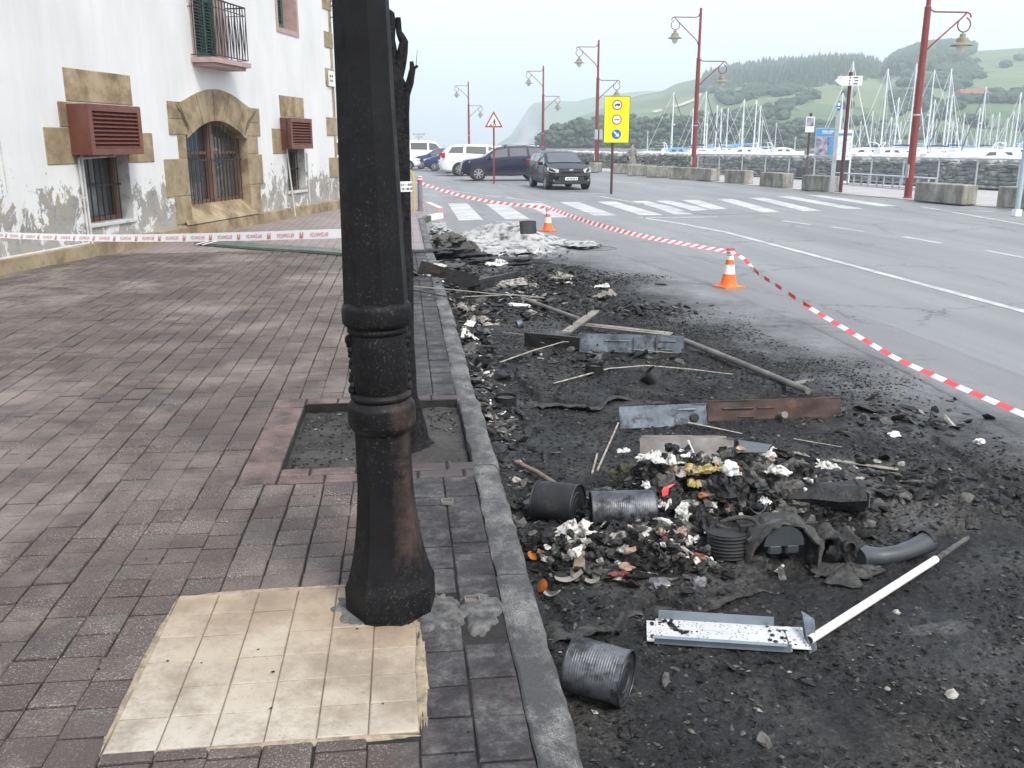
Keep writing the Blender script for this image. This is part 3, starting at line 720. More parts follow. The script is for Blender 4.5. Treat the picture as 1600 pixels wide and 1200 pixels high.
MOUNDS = [(at(1010, 800, ROAD), 0.34, 0.20, 0.10), (at(1110, 800, ROAD), 0.34, 0.24, 0.17), (at(1240, 810, ROAD), 0.30, 0.20, 0.15), (at(1060, 870, ROAD), 0.30, 0.14, 0.08),
          (at(930, 860, ROAD), 0.24, 0.14, 0.05), (at(800, 390, ROAD), 0.7, 0.6, 0.04)]
def burn(x, y):
    e = 3.45 - (y - 6.5) * 0.085
    d = np.minimum(e - x, (13.6 - y) * 0.55)
    d = d + (fbm(x * 1.1, y * 1.1, 4, 3) - 0.5) * 1.6
    return np.clip((d + 0.5) / 1.0, 0, 1)
def road_h(x, y):
    x = np.asarray(x, float); y = np.asarray(y, float)
    b = burn(x, y)
    h = ROAD + 0.006 + b * ((fbm(x * 3.1, y * 3.1, 4, 5) - 0.45) * 0.035 + (fbm(x * 13, y * 13, 3, 9) - 0.5) * 0.018)
    rg = 1 - np.abs(2 * fbm(x * 21, y * 21, 3, 31) - 1)
    h = h + b * (rg - 0.75) * 0.020
    h = h + b * (vnoise(x * 40, y * 40, 12) - 0.5) * 0.012
    wx = x + (fbm(x * 7, y * 7, 4, 21) - 0.5) * 0.16; wy = y + (fbm(x * 7, y * 7, 4, 22) - 0.5) * 0.16
    for poly, hh in LEDGES:
        h = h + in_poly(wx, wy, poly) * hh
    for c, rx, ry, hh in MOUNDS:
        q = ((wx - c[0]) / rx) ** 2 + ((wy - c[1]) / ry) ** 2
        h = h + hh * np.exp(-q * 1.6)
    gut = np.exp(-((x - 0.47) / 0.10) ** 2) * np.clip((9.5 - y) / 3, 0, 1) * np.clip((y - 3.6) / 0.5, 0, 1)
    h = h + gut * fbm(x * 9, y * 5, 3, 41) * 0.05
    c = at(1440, 1000, ROAD); q = ((wx - c[0]) / 0.20) ** 2 + ((wy - c[1] + (x - c[0]) * 0.25) / 0.035) ** 2
    flat = np.exp(-q * q)
    h = h * (1 - flat) + (ROAD + 0.006) * flat
    return h
def make_relief():
    ys = [1.55]
    while ys[-1] < 14.2: ys.append(ys[-1] + 0.0062 + 0.0034 * max(0, ys[-1] - 1.8) * 0.55 + (0.004 if ys[-1] > 6 else 0))
    ys = np.array(ys); xs = np.arange(0.445, 4.7, 0.0125)
    X, Y = np.meshgrid(xs, ys)
    H = road_h(X, Y)
    edge = np.minimum.reduce([(4.7 - X) / 0.3, (14.2 - Y) / 0.8, np.ones_like(X)]).clip(0, 1)
    H = (ROAD + 0.004) * (1 - edge) + H * edge
    H = np.maximum(H, ROAD + 0.003)
    H[:, -1] = ROAD - 0.01; H[-1, :] = ROAD - 0.01; H[0, :] = ROAD - 0.01
    H[:, 0] = ROAD - 0.01
    ny, nx = X.shape
    V = np.stack([X, Y, H], -1).reshape(-1, 3)
    idx = np.arange(ny * nx).reshape(ny, nx)
    F = np.stack([idx[:-1, :-1], idx[:-1, 1:], idx[1:, 1:], idx[1:, :-1]], -1).reshape(-1, 4)
    me = bpy.data.meshes.new('burnt_road_surface')
    me.vertices.add(len(V)); me.vertices.foreach_set('co', V.astype(np.float32).ravel())
    me.loops.add(F.size); me.loops.foreach_set('vertex_index', F.astype(np.int32).ravel())
    me.polygons.add(len(F)); me.polygons.foreach_set('loop_start', np.arange(0, F.size, 4, dtype=np.int32))
    me.polygons.foreach_set('loop_total', np.full(len(F), 4, dtype=np.int32))
    me.polygons.foreach_set('use_smooth', np.ones(len(F), dtype=bool))
    me.materials.append(M['burnt_asphalt']); me.update(); me.validate()
    o = link('burnt_road_surface', me); o['kind'] = 'structure'
make_relief()
def rh(x, y): return float(road_h(np.array([x]), np.array([y]))[0])

MARK = MB(); ZM = ROAD + 0.004
def strip(a, b, w, name=None, z=ZM, mat='paint'):
    a = Vector(a[:2]); b = Vector(b[:2]); d = (b - a).normalized(); n_ = Vector((-d.y, d.x)) * w / 2
    MARK.add([(a.x - n_.x, a.y - n_.y, z), (b.x - n_.x, b.y - n_.y, z), (b.x + n_.x, b.y + n_.y, z), (a.x + n_.x, a.y + n_.y, z)], [(0, 1, 2, 3)])
def emit(name):
    global MARK
    o = MARK.build(name, M['paint']); o['kind'] = 'structure'; MARK = MB()
for x0, yn, yf in [(1.55, 21.5, 27.8), (2.66, 21.7, 27.4), (3.8, 22.1, 27.7), (4.97, 22.6, 28.1), (6.15, 22.6, 28.2)]:
    strip((x0, yn), (x0 + 0.05, yf), 0.58); emit('zebra_stripe')
for x0, x1, yn, yf in [(8.35, 9.0, 22.9, 28.6), (9.5, 10.3, 23.2, 29.1), (10.75, 11.6, 23.5, 29.7), (12.25, 12.8, 24.2, 30.3), (13.75, 14.15, 25.1, 30.9)]:
    strip((x0, yn), (x1, yf), 0.52); emit('zebra_stripe')
for x0 in (6.75, 7.5):
    MARK.add([(x0, 22.7, ZM), (x0 + .5, 22.7, ZM), (x0 + .75, 25, ZM), (x0 + .8, 28.4, ZM), (x0 + .3, 28.4, ZM), (x0 + .2, 25, ZM)], [(0, 1, 2, 3, 4, 5)]); emit('zebra_stripe')
pts = [(6.50, -2), (6.50, 9), (6.47, 14), (6.42, 18.0), (6.1, 20.2), (5.66, 21.9)]
for a, b in zip(pts[:-1], pts[1:]): strip(a, b, 0.13)
emit('lane_line')
for a, b in [((9.62, 14.3), (9.59, 13.1)), ((9.50, 16.7), (9.52, 15.45)), ((9.1, 18.9), (9.25, 17.8)), ((8.70, 20.6), (8.88, 19.5)), ((9.7, 11.9), (9.75, 10.7)), ((9.8, 9.4), (9.85, 8.2))]:
    strip(a, b, 0.12); emit('lane_dash')
strip((5.7, 21.75), (7.6, 21.9), 0.16); emit('give_way_line')
for (a, b) in [((1439, 323), (1640, 358)), ((1491, 329), (1640, 333)), ((1551, 337), (1660, 341)), ((1440, 322), (1520, 325)),
               ((657, 292), (846, 316)), ((937, 307), (1005, 319)), ((890, 302), (962, 303)), ((655, 304), (800, 309))]:
    p, q = at(*a, ROAD), at(*b, ROAD); strip(p, q, 0.12); emit('bay_line')
for (a, b) in [((676, 281), (693, 282)), ((704, 284), (722, 285)), ((738, 287), (755, 288)), ((798, 293), (820, 295)), ((780, 291), (790, 292)), ((1040, 292), (1085, 293)), ((962, 283), (1010, 288))]:
    p, q = at(*a, ROAD), at(*b, ROAD); strip(p, q, 0.14); emit('bay_line')
for a, b in zip(FAR_KERB[3:9], FAR_KERB[4:10]): strip((a[0] - .2, a[1]), (b[0] - .2, b[1]), 0.10)
o = MARK.build('edge_line', simple('yellow road paint', (0.55, 0.47, 0.20), (0.4, 0.36, 0.2), 0.7, world=True)); o['kind'] = 'structure'; MARK = MB()
mb = MB(); mb.prism([tuple(p[:2]) for p in (at(1140, 326, ROAD), at(1060, 331, ROAD), at(1105, 336, ROAD), at(1200, 334, ROAD))], ROAD + 0.001, ROAD + 0.006)
o = mb.build('asphalt_patch', M['burnt_asphalt']); o['kind'] = 'structure'
cc = at(930, 388, ROAD); mb = MB()
mb.lathe([(0.0001, 0.0), (0.30, 0.0), (0.30, -0.01)], 28, Matrix.Translation((cc.x, cc.y, ROAD + 0.004)), caps=False)
mb.lathe([(0.33, -0.01), (0.33, 0.002), (0.37, 0.002), (0.37, -0.01)], 28, Matrix.Translation((cc.x, cc.y, ROAD + 0.004)), caps=False)
o = mb.build('manhole_cover', simple('iron manhole', (0.15, 0.15, 0.155), (0.11, 0.11, 0.115), 0.6, world=True)); o['kind'] = 'structure'

KX0, KX1 = 0.31, 0.44
PAVE_EDGE = [(0.31, -3), (0.31, 20.6), (0.5, 21.6), (0.82, 22.3), (0.88, 24.2), (0.62, 26.6), (0.2, 28.6), (-0.9, 29.8), (-40, 31), (-40, -3)]
PIT = (-0.66, 0.31, 4.52, 5.73)
bed = []
def bedquad(x0, x1, y0, y1): bed.append([(x0, y0, -0.010), (x1, y0, -0.010), (x1, y1, -0.010), (x0, y1, -0.010)])
pv = MB()
x0, x1, y0, y1 = PIT
for q in [(-40, x0, -3, 20.6), (x0, 0.31, -3, y0), (x0, 0.31, y1, 20.6)]:
    a, b, c, d = q; pv.add([(a, c, -0.010), (b, c, -0.010), (b, d, -0.010), (a, d, -0.010)], [(0, 1, 2, 3)])
pv.add([(x, y, -0.010) for x, y in [(-40, 20.6), (0.31, 20.6)] + PAVE_EDGE[2:9]], [tuple(range(9))])
pavement = pv.build('pavement', M['joint']); pavement['kind'] = 'structure'
mb = MB()
n = 60
gx = np.linspace(x0, x1, 60); gy = np.linspace(y0, y1, 70); GX, GY = np.meshgrid(gx, gy)
GH = -0.060 + (fbm(GX * 6, GY * 6, 4, 61) - 0.5) * 0.035 + (fbm(GX * 30, GY * 30, 3, 62) - 0.5) * 0.012
GH += 0.05 * np.exp(-(((GX - 0.06) / 0.16) ** 2 + ((GY - 4.9) / 0.2) ** 2))
idx = np.arange(60 * 70).reshape(70, 60)
F = np.stack([idx[:-1, :-1], idx[:-1, 1:], idx[1:, 1:], idx[1:, :-1]], -1).reshape(-1, 4)
pit_soil = link('pit_soil', mesh_from('pit_soil', np.stack([GX, GY, GH], -1).reshape(-1, 3), F, [M['soil']], None, True)); pit_soil['kind'] = 'structure'
mb = MB()
mb.box(((x0 + x1) / 2, y0 - .012, -0.06), (x1 - x0, 0.02, 0.096)); mb.box(((x0 + x1) / 2, y1 + .012, -0.06), (x1 - x0, 0.02, 0.096)); mb.box((x0 - .012, (y0 + y1) / 2, -0.06), (0.02, y1 - y0, 0.096))
mb.build('pit_wall', M['joint'], pavement)

PATCH = (-0.858, 0.0, 2.262, 3.165)
def paver_mesh(name, w, l, mats, rs, bev=0.004, h=0.03, wob=0.0022):
    mb_ = MB(); x, y = w / 2, l / 2
    pr = [(-x, -y), (x, -y), (x, y), (-x, y)]
    V = []
    for (a, b) in pr: V.append((a, b, -h))
    for (a, b) in pr: V.append((a, b, -bev))
    sg = lambda t: (t > 0) - (t < 0)
    for (a, b) in pr: V.append((a - sg(a) * bev + rs.uniform(-wob, wob), b - sg(b) * bev + rs.uniform(-wob, wob), rs.uniform(-0.0012, 0.0012)))
    F_ = [(8, 9, 10, 11)] + [(i + 4, (i + 1) % 4 + 4, (i + 1) % 4 + 8, i + 8) for i in range(4)] + [(i, (i + 1) % 4, (i + 1) % 4 + 4, i + 4) for i in range(4)]
    mb_.add(V, F_)
    return mesh_from(name, mb_.v, mb_.f, mats)
PW = 0.1430
def wall_x(y): return -5.13 + (y - 12.3) * 0.287 + 0.03
cells = []
rs = random.Random(5)
col = 0
xc = PATCH[0] - PW / 2
cols_x = []
x = PATCH[1] - PW / 2 - 0.0
while x > -9.5: cols_x.append(x); x -= PW
for ci, x in enumerate(cols_x):
    y = 1.25 + (0.0 if x > -1.6 else rs.choice([0, 0, 0.02, 0.05, -0.03])) + rs.uniform(-0.008, 0.008)
    while y < 20.5:
        l = rs.choice([0.138, 0.138, 0.138, 0.138, 0.134, 0.142]) if y < 6 else rs.choice([0.146, 0.146, 0.146, 0.10, 0.2])
        if PATCH[2] - 0.04 > y > 0 and y + l > PATCH[2] - 0.03 and PATCH[0] - .01 < x < PATCH[1]: l = PATCH[2] - y
        yc = y + l / 2; ok = True
        if PATCH[0] - .02 < x < PATCH[1] + .02 and PATCH[2] - 0.0 <= yc < PATCH[3]: ok = False; 
        if not ok: y = PATCH[3]; continue
        if x > -0.84 and y < 5.84 and y + l > 4.297:
            l = 4.297 - y
            if l > 0.035: cells.append((x, y + l / 2, PW - 0.006, l - 0.006))
            y = 5.845; continue
        if x < wall_x(yc) : ok = False
        if ok: cells.append((x + 0.012 * (mnoise.noise(Vector((ci * .31, y * .55, 3))) + .0), yc + rs.uniform(-.003, .003), PW - rs.choice([0.004, 0.006, 0.009]), l - rs.choice([0.006, 0.009, 0.012])))
        y += l
for x in (0.078, 0.232):
    y = 1.3
    while y < 20.4:
        l = rs.choice([0.2, 0.2, 0.16, 0.1, 0.2, 0.25]) if y < 4.4 else rs.choice([0.2, 0.1, 0.2])
        yc = y + l / 2
        ok = not (4.35 < yc < 5.80)
        if y < 5.84 and y + l > 4.297:
            l = 4.297 - y
            if l > 0.035: cells.append((x, y + l / 2, 0.148, l - 0.006))
            y = 5.845; continue
        if x < 0.15 and 2.80 < yc < 3.12: ok = False       # lamp post foot mortar
        if x > 0.15 and 2.78 < yc < 3.10: ok = False       # mortared patch with small cover
        if ok: cells.append((x, yc, 0.147, l - rs.choice([.008, .012])))
        y += l
def inview(x, y):
    u, v = project((x, y, 0)); return -60 < u < 1660 and v < 1260
near = sorted([c for c in cells if inview(c[0], c[1])], key=lambda c: c[0] ** 2 * .6 + c[1] ** 2)
single = set(id(c) for c in near[:298])
pm = {}
k = 0
for c in near[:298]:
    key = (round(c[2], 3), round(c[3], 3), k % 3)
    if key not in pm: pm[key] = paver_mesh('paver', c[2], c[3], [M['paver']], rs)
    o = link('paver', pm[key], pavement, (c[0] + rs.uniform(-.0015, .0015), c[1] + rs.uniform(-.0015, .0015), rs.uniform(-0.0025, 0.002)), (rs.uniform(-.012, .012), rs.uniform(-.012, .012), rs.uniform(-.014, .014)))
    k += 1
far = [c for c in cells if id(c) not in single and c[1] < 14.5]
nF = len(far); C_ = np.array(far)
tpl = [(-1, -1, -.03), (1, -1, -.03), (1, 1, -.03), (-1, 1, -.03)]
V = np.zeros((nF, 12, 3)); rsn = np.random.RandomState(3)
sg = np.array([[-1, -1], [1, -1], [1, 1], [-1, 1]])
dz = rsn.uniform(-0.003, 0.0025, (nF, 1)); bev = 0.005
for li, (zz, sh) in enumerate([(-.03, 0), (-bev, 0), (0, bev)]):
    hw = (C_[:, 2:4] / 2 - sh)[:, None, :]
    V[:, li * 4:li * 4 + 4, 0:2] = C_[:, None, 0:2] + sg[None] * hw
    V[:, li * 4:li * 4 + 4, 2] = zz + dz + (rsn.uniform(-.001, .001, (nF, 4)) if li == 2 else 0)
fl = [(8, 9, 10, 11)] + [(i + 4, (i + 1) % 4 + 4, (i + 1) % 4 + 8, i + 8) for i in range(4)]
F = (np.array(fl)[None] + (np.arange(nF) * 12)[:, None, None]).reshape(-1, 4)
me = mesh_from('far_pavers', V.reshape(-1, 3), F, [M['paver_far']])
at_ = me.attributes.new('rnd', 'FLOAT', 'FACE'); at_.data.foreach_set('value', np.repeat(rsn.uniform(0, 1, nF), 5).astype(np.float32))
o = link('far_pavers', me, pavement); o['kind'] = 'stuff'
def make_farpave():
    m = Mat('distant paving', 0.55)
    br = nn(m.nt, 'ShaderNodeTexBrick', Scale=1.0); br.inputs['Brick Width'].default_value = 0.2; br.inputs['Row Height'].default_value = 0.143
    br.inputs['Mortar Size'].default_value = 0.006; br.inputs['Color1'].default_value = (0.27, 0.215, 0.20, 1); br.inputs['Color2'].default_value = (0.20, 0.165, 0.16, 1); br.inputs['Mortar'].default_value = (0.07, 0.06, 0.06, 1)
    mpn = nn(m.nt, 'ShaderNodeMapping'); mpn.inputs['Rotation'].default_value = (0, 0, R(90)); m.l(m.coord(True), mpn.inputs['Vector']); m.l(mpn.outputs[0], br.inputs['Vector'])
    m.color(m.mix(m.ramp(m.noise(1.5, 4, 0.6, True), [(0.4, 0.0), (0.7, 0.4)]), br.outputs['Color'], (0.30, 0.27, 0.26))); return m.m
ff = [(-40, 14.45), (0.305, 14.45), (0.305, 20.6)] + PAVE_EDGE[2:9]
link('far_paving', mesh_from('far_paving', [(x, y, -0.002) for x, y in ff], [tuple(range(len(ff)))], [make_farpave()]), pavement)

tw = (PATCH[1] - PATCH[0]) / 6; tl = (PATCH[3] - PATCH[2]) / 6
tms = [paver_mesh('tile', tw - 0.0036, tl - 0.0036, [M['tile']], rs, 0.003, 0.03, 0.0015) for _ in range(4)]
for i in range(6):
    for j in range(6):
        link('tile', tms[(i * 5 + j * 3) % 4], pavement, (PATCH[0] + tw * (i + .5), PATCH[2] + tl * (j + .5), 0.0 + rs.uniform(-.0012, .0012)))
mb = MB(); mb.box(((PATCH[0] + PATCH[1]) / 2, (PATCH[2] + PATCH[3]) / 2, -0.0135), (PATCH[1] - PATCH[0] + .004, PATCH[3] - PATCH[2] + .004, 0.016))
mb.build('tile_mortar', simple('cream grout', (0.24, 0.19, 0.14), (0.11, 0.09, 0.07), 0.8, world=True), pavement)

def redbrick(cx, cy, w, l, z=0.0):
    me = paver_mesh('edging_brick', w - 0.011, l - 0.011, [M['red_brick']], rs, 0.007, 0.06, 0.004)
    link('edging_brick', me, pavement, (cx, cy, z + rs.uniform(-.002, .003)), (0, 0, rs.uniform(-.01, .01)))
y = 4.45
while y < 5.70: redbrick(-0.759, y + 0.1, 0.197, 0.2); y += 0.2
redbrick(-0.759, 4.373, 0.197, 0.155)
for row, yy in enumerate((4.35, 4.455)):
    x = -0.66 + (0 if row else -0.0)
    k = 0
    while x < 0.30:
        w = 0.2 if not (k == 0 and row) else 0.13
        w = min(w * 1.15, 0.31 - x + 0.02)
        redbrick(x + w / 2, yy, w, 0.10); x += w; k += 1
x = -0.66
while x < 0.25: redbrick(x + 0.1, 5.785, 0.2, 0.1); x += 0.2
y = 5.84
def blob_sheet(name, cx, cy, rx, ry, mat, z=0.003, seed=0, h=0.012):
    gx = np.linspace(-1, 1, 26); X_, Y_ = np.meshgrid(gx, gx)
    an = np.arctan2(Y_, X_); sq = np.maximum(np.abs(X_), np.abs(Y_)); rr = np.hypot(X_, Y_) + 1e-9
    U = X_ * sq / rr; W = Y_ * sq / rr
    k_ = 0.45 + 1.0 * fbm(np.cos(an) * 2.4 + seed, np.sin(an) * 2.4 + seed, 4, seed)
    px_ = cx + U * rx * k_; py_ = cy + W * ry * k_
    zz = z + h * fbm(px_ * 25, py_ * 25, 3, seed + 5) * (1 - np.hypot(U, W) ** 6) - 0.012 * np.hypot(U, W) ** 8
    idx = np.arange(26 * 26).reshape(26, 26)
    F_ = np.stack([idx[:-1, :-1], idx[:-1, 1:], idx[1:, 1:], idx[1:, :-1]], -1).reshape(-1, 4)
    return link(name, mesh_from(name, np.stack([px_, py_, zz], -1).reshape(-1, 3), F_, [mat], None, True), pavement)
blob_sheet('mortar_fill', 0.075, 2.95, 0.10, 0.15, M['mortar'], 0.002, 3)
blob_sheet('mortar_fill', 0.232, 2.94, 0.085, 0.17, M['mortar'], -0.002, 8)
blob_sheet('mortar_fill', -0.22, 3.0, 0.09, 0.13, M['mortar'], 0.001, 12)
for (cx, cy, rx, ry, sd_) in ((0.012, 2.55, .022, .36, 21), (0.006, 2.95, .02, .2, 22), (-.865, 2.7, .018, .5, 23), (-.45, 3.175, .42, .016, 24), (-.4, 2.253, .46, .014, 25)):
    blob_sheet('cream_smear', cx, cy, rx, ry, M['cream_smear'], -0.0005, sd_, .004)
for (cx, cy) in ((0.205, 3.0), (0.16, 3.95)):
    mb = MB(); w, l = 0.05, 0.045
    mb.box((cx - w / 2, cy, 0.006), (0.006, l, 0.012)); mb.box((cx + w / 2, cy, 0.006), (0.006, l, 0.012)); mb.box((cx, cy + l / 2, 0.006), (w - .006, 0.006, 0.012)); mb.box((cx, cy - l / 2, 0.006), (w - .006, 0.006, 0.012)); mb.box((cx, cy, 0.001), (w - .006, l - .006, 0.004))
    mb.build('valve_cover', M['pipe_grey'], pavement)

kerb = empty('kerb', (0, 0, 0)); kerb['kind'] = 'structure'
def kerb_stone(y0, y1, xo=0.0, mat=None):
    n_ = max(3, int((y1 - y0) / 0.05)); ring = []
    V_, F_ = [], []
    prof = [(KX1 + 0.018, -0.16), (KX1 + 0.006, -0.03), (KX1 - 0.002, -0.010), (KX1 - 0.018, 0.001), (KX0 + 0.05, 0.004), (KX0 + 0.010, 0.002), (KX0 + 0.002, -0.004), (KX0 + 0.002, -0.10)]
    for i in range(n_ + 1):
        y = y0 + 0.005 + (y1 - y0 - 0.01) * i / n_
        for (px_, pz) in prof:
            e = 1.0
            w = (mnoise.noise(Vector((px_ * 9, y * 5, pz * 9 + y0))) * 0.009 + mnoise.noise(Vector((px_ * 30, y * 22, pz * 30))) * 0.006)
            V_.append((px_ + xo + w, y, pz + w * 0.6 - (0.006 if i in (0, n_) else 0)))
    k_ = len(prof)
    for i in range(n_):
        for j in range(k_ - 1): F_.append((i * k_ + j, i * k_ + j + 1, (i + 1) * k_ + j + 1, (i + 1) * k_ + j))
    F_.append(tuple(range(k_ - 1, -1, -1))); F_.append(tuple(n_ * k_ + j for j in range(k_)))
    me = mesh_from('kerb_stone', V_, [f[::-1] for f in F_], [M['kerb']]); o = link('kerb_stone', me, kerb); autosmooth(o, 35); return o
ky = [1.2, 3.2, 4.45, 5.7, 6.95, 8.2, 9.45, 10.7, 11.95, 13.2, 14.45, 15.7, 16.95, 18.2, 19.4, 20.55]
for i in range(len(ky) - 1): kerb_stone(ky[i], ky[i + 1], 0.004 * ((i * 7) % 3 - 1))
pe = PAVE_EDGE[1:9]
for i in range(len(pe) - 1):
    a, b = Vector(pe[i]), Vector(pe[i + 1]); d = b - a; n_ = Vector((d.y, -d.x)).normalized() * 0.13
    mb = MB(); mb.prism([tuple(a + d * .003), tuple(a + d * .003 + n_), tuple(b - d * .003 + n_), tuple(b - d * .003)], -0.15, 0.004)
    mb.build('kerb_stone', M['paint_red'] if i in (2, 4) else (M['white_card'] if i in (1, 3) else M['kerb']), kerb)
ANG = math.atan2(0.9612, 0.2759)
bld = empty('old_quayside_building', (-5.13, 12.3, 0), ANG)
tag(bld, 'white rendered building with sandstone window surrounds and peeling paint along the left pavement', 'building')
S1, ZT, DEP = 12.62, 8.2, 9.0
OPEN = [(1.97, 3.15, 0.45, 1.50), (4.98, 7.42, 0.235, 2.05), (9.38, 10.42, 0.56, 1.50), (5.62, 6.75, 3.10, 5.25), (9.33, 10.36, 4.02, 5.35), (-7.0, -5.8, 3.1, 5.2), (-2.6, -1.4, 3.1, 5.2), (1.0, 1.9, 4.2, 5.4)]
def wall_with_holes():
    xs = sorted(set([-12.0, S1] + [o[0] for o in OPEN] + [o[1] for o in OPEN])); zs = sorted(set([0.0, ZT] + [o[2] for o in OPEN] + [o[3] for o in OPEN]))
    mb = MB(); nx = len(xs)
    vid = {}
    def v(x, z, y=0.0):
        k = (x, y, z)
        if k not in vid: vid[k] = len(mb.v); mb.v.append((x, y, z))
        return vid[k]
    for i in range(len(xs) - 1):
        for j in range(len(zs) - 1):
            cx, cz = (xs[i] + xs[i + 1]) / 2, (zs[j] + zs[j + 1]) / 2
            if any(a < cx < b and c < cz < d for a, b, c, d in OPEN): continue
            mb.f.append((v(xs[i], zs[j]), v(xs[i + 1], zs[j]), v(xs[i + 1], zs[j + 1]), v(xs[i], zs[j + 1]))); mb.mi.append(0)
    mb.add([(S1, 0, 0), (S1, DEP, 0), (S1, DEP, ZT), (S1, 0, ZT)], [(0, 1, 2, 3)])
    mb.add([(-12, DEP, 0), (-12, 0, 0), (-12, 0, ZT), (-12, DEP, ZT)], [(0, 1, 2, 3)])
    mb.add([(-12, DEP, 0), (S1, DEP, 0), (S1, DEP, ZT), (-12, DEP, ZT)], [(3, 2, 1, 0)])
    return mb.build('facade_wall', M['wall'], bld)
wall_with_holes()
rd = 0.30
for (a, b, c, d) in OPEN:
    mb = MB(); e = 0.003
    mb.box((a - .02 + e, rd / 2 + e, (c + d) / 2), (0.04, rd, d - c)); mb.box((b + .02 - e, rd / 2 + e, (c + d) / 2), (0.04, rd, d - c))
    mb.box(((a + b) / 2, rd / 2 + e, c - .02 + e), (b - a, rd, 0.04)); mb.box(((a + b) / 2, rd / 2 + e, d + .02 - e), (b - a, rd, 0.04))
    mb.build('window_reveal', M['pink'] if c > 2.5 else (M['sandstone'] if 4.9 < a < 5 else M['reveal']), bld)
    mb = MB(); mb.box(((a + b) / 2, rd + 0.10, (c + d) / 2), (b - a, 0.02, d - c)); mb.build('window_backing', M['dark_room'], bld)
mb = MB(); mb.prism([(-12.3, -0.5), (S1 + 0.4, -0.5), (S1 + 0.4, DEP + .4), (-12.3, DEP + .4)], ZT, ZT + 0.16)
mb.build('eaves', M['wood_frame'], bld)
mb = MB(); mb.add([(-12.3, -.6, ZT + .17), (S1 + .5, -.6, ZT + .17), (S1 + .5, DEP + .5, ZT + .17), (-12.3, DEP + .5, ZT + .17), (-9, DEP / 2, ZT + 2.2), (S1 - 3, DEP / 2, ZT + 2.2)], [(0, 1, 5, 4), (1, 2, 5), (2, 3, 4, 5), (3, 0, 4)])
mb.build('roof', M['roof_tile'], bld)

def stone(x0, x1, z0, z1, out=0.025, y1=0.05, name='stone', mat='sandstone'):
    mb = MB(); g = 0.004
    mb.box(((x0 + x1) / 2, (y1 - out) / 2, (z0 + z1) / 2), (x1 - x0 - g, out + y1, z1 - z0 - g), None, 0.010)
    return mb.build(name, M[mat], bld)
for a in [(1.76, 3.43, 2.18, 2.635), (1.56, 1.97, 1.83, 2.175), (1.19, 1.97, 1.32, 1.825), (3.15, 3.63, 1.78, 2.175), (3.15, 3.91, 1.31, 1.775)]:
    stone(*a, out=0.012)
stone(1.975, 3.145, 1.505, 2.175, out=0.010)
for a in [(9.15, 10.52, 2.18, 2.625), (9.15, 9.38, 1.93, 2.175), (8.65, 9.38, 1.39, 1.925), (10.42, 10.75, 1.6, 2.175)]:
    stone(*a, out=0.012)
stone(9.385, 10.415, 1.505, 2.175, out=0.010)
for a in [(4.45, 5.05, 1.75, 2.02), (4.71, 4.98, 1.36, 1.745), (4.20, 4.98, 0.72, 1.355), (4.44, 4.98, 0.24, 0.715)]:
    stone(*a, out=0.02)
for a in [(7.42, 7.90, 1.40, 1.745), (7.42, 8.06, 0.80, 1.395), (7.42, 7.88, 0.24, 0.795), (7.45, 8.06, 1.75, 2.02)]:
    stone(*a, out=0.02)
CX, ZS, RO, RI = 6.20, 1.70, 0.0, 0.0
def arch_in(t):   # intrados, segmental: from (5.0,1.70) over (6.2,2.02) to (7.42,1.70)
    x = 4.98 + 2.44 * t; return x, 1.66 + 0.36 * math.sin(math.pi * t) ** 0.9 if 0 < t < 1 else 1.66
def arch_out(t):
    x = 4.46 + 3.60 * t
    z = 2.30 if (t < 0.13 or t > 0.87) else 2.30 + 0.28 * math.sin(math.pi * (t - 0.13) / 0.74)
    return x, z
nv_ = 11
for i in range(nv_):
    t0, t1 = i / nv_ + 0.0015, (i + 1) / nv_ - 0.0015
    P_ = []
    for k in range(4): P_.append(arch_in(t0 + (t1 - t0) * k / 3))
    for k in range(4): P_.append(arch_out(t1 + (t0 - t1) * k / 3))
    if i == 0: P_ = [(4.985, 2.025), (4.985, 1.75)] + P_[0:4] + P_[4:8]; P_ = [(4.46, 2.025), (5.055, 2.025), (5.055, 1.72)] + P_[3:6] + P_[6:10]
    if i == nv_ - 1: P_ = P_[0:3] + [(7.42, 1.72), (7.445, 2.025), (8.06, 2.025)] + P_[4:8]
    mb = MB(); n_ = len(P_)
    f0 = [(x, -0.022 - (i % 2) * .006, z) for x, z in P_]; f1 = [(x, 0.30, z) for x, z in P_]
    mb.add(f0 + f1, [tuple(range(n_)), tuple(range(2 * n_ - 1, n_ - 1, -1))] + [(j, n_ + j, n_ + (j + 1) % n_, (j + 1) % n_) for j in range(n_)])
    mb.build('voussoir', M['sandstone'], bld)
mb = MB(); mb.add([(4.62, -0.10, 0.222), (7.66, -0.10, 0.222), (7.415, 0.20, 0.53), (4.985, 0.20, 0.53), (4.985, 0.0, 0.215), (7.415, 0.0, 0.215)], [(0, 1, 2, 3), (0, 3, 4), (1, 5, 2)])
mb.build('stone_sill', M['sandstone'], bld)
x = -12.0; k = 0
rs2 = random.Random(4)
brk = [-12, -9.2, -6.5, -3.6, -0.8, 1.93, 4.4, 7.9, 9.45, 12.80]
for a, b in zip(brk[:-1], brk[1:]):
    mb = MB(); h = 0.19 + (a + 1) * 0.003
    mb.box(((a + b) / 2, -0.035, h / 2 - .03), (b - a - 0.008, 0.11 if b < 12.7 else .13, h + .06), None, 0.012); mb.build('plinth_stone', M['sandstone'], bld)
for (a, z0, z1) in [(12.07, 3.88, 4.25), (12.03, 2.97, 3.40), (11.95, 1.80, 2.24), (12.0, 0.78, 1.27), (12.05, 4.75, 5.15), (12.03, 5.7, 6.1)]:
    mb = MB(); mb.box(((a + S1 + .02) / 2, 0.15, (z0 + z1) / 2), (S1 + .02 - a, 0.345, z1 - z0), None, 0.01); mb.build('quoin', M['sandstone'], bld)
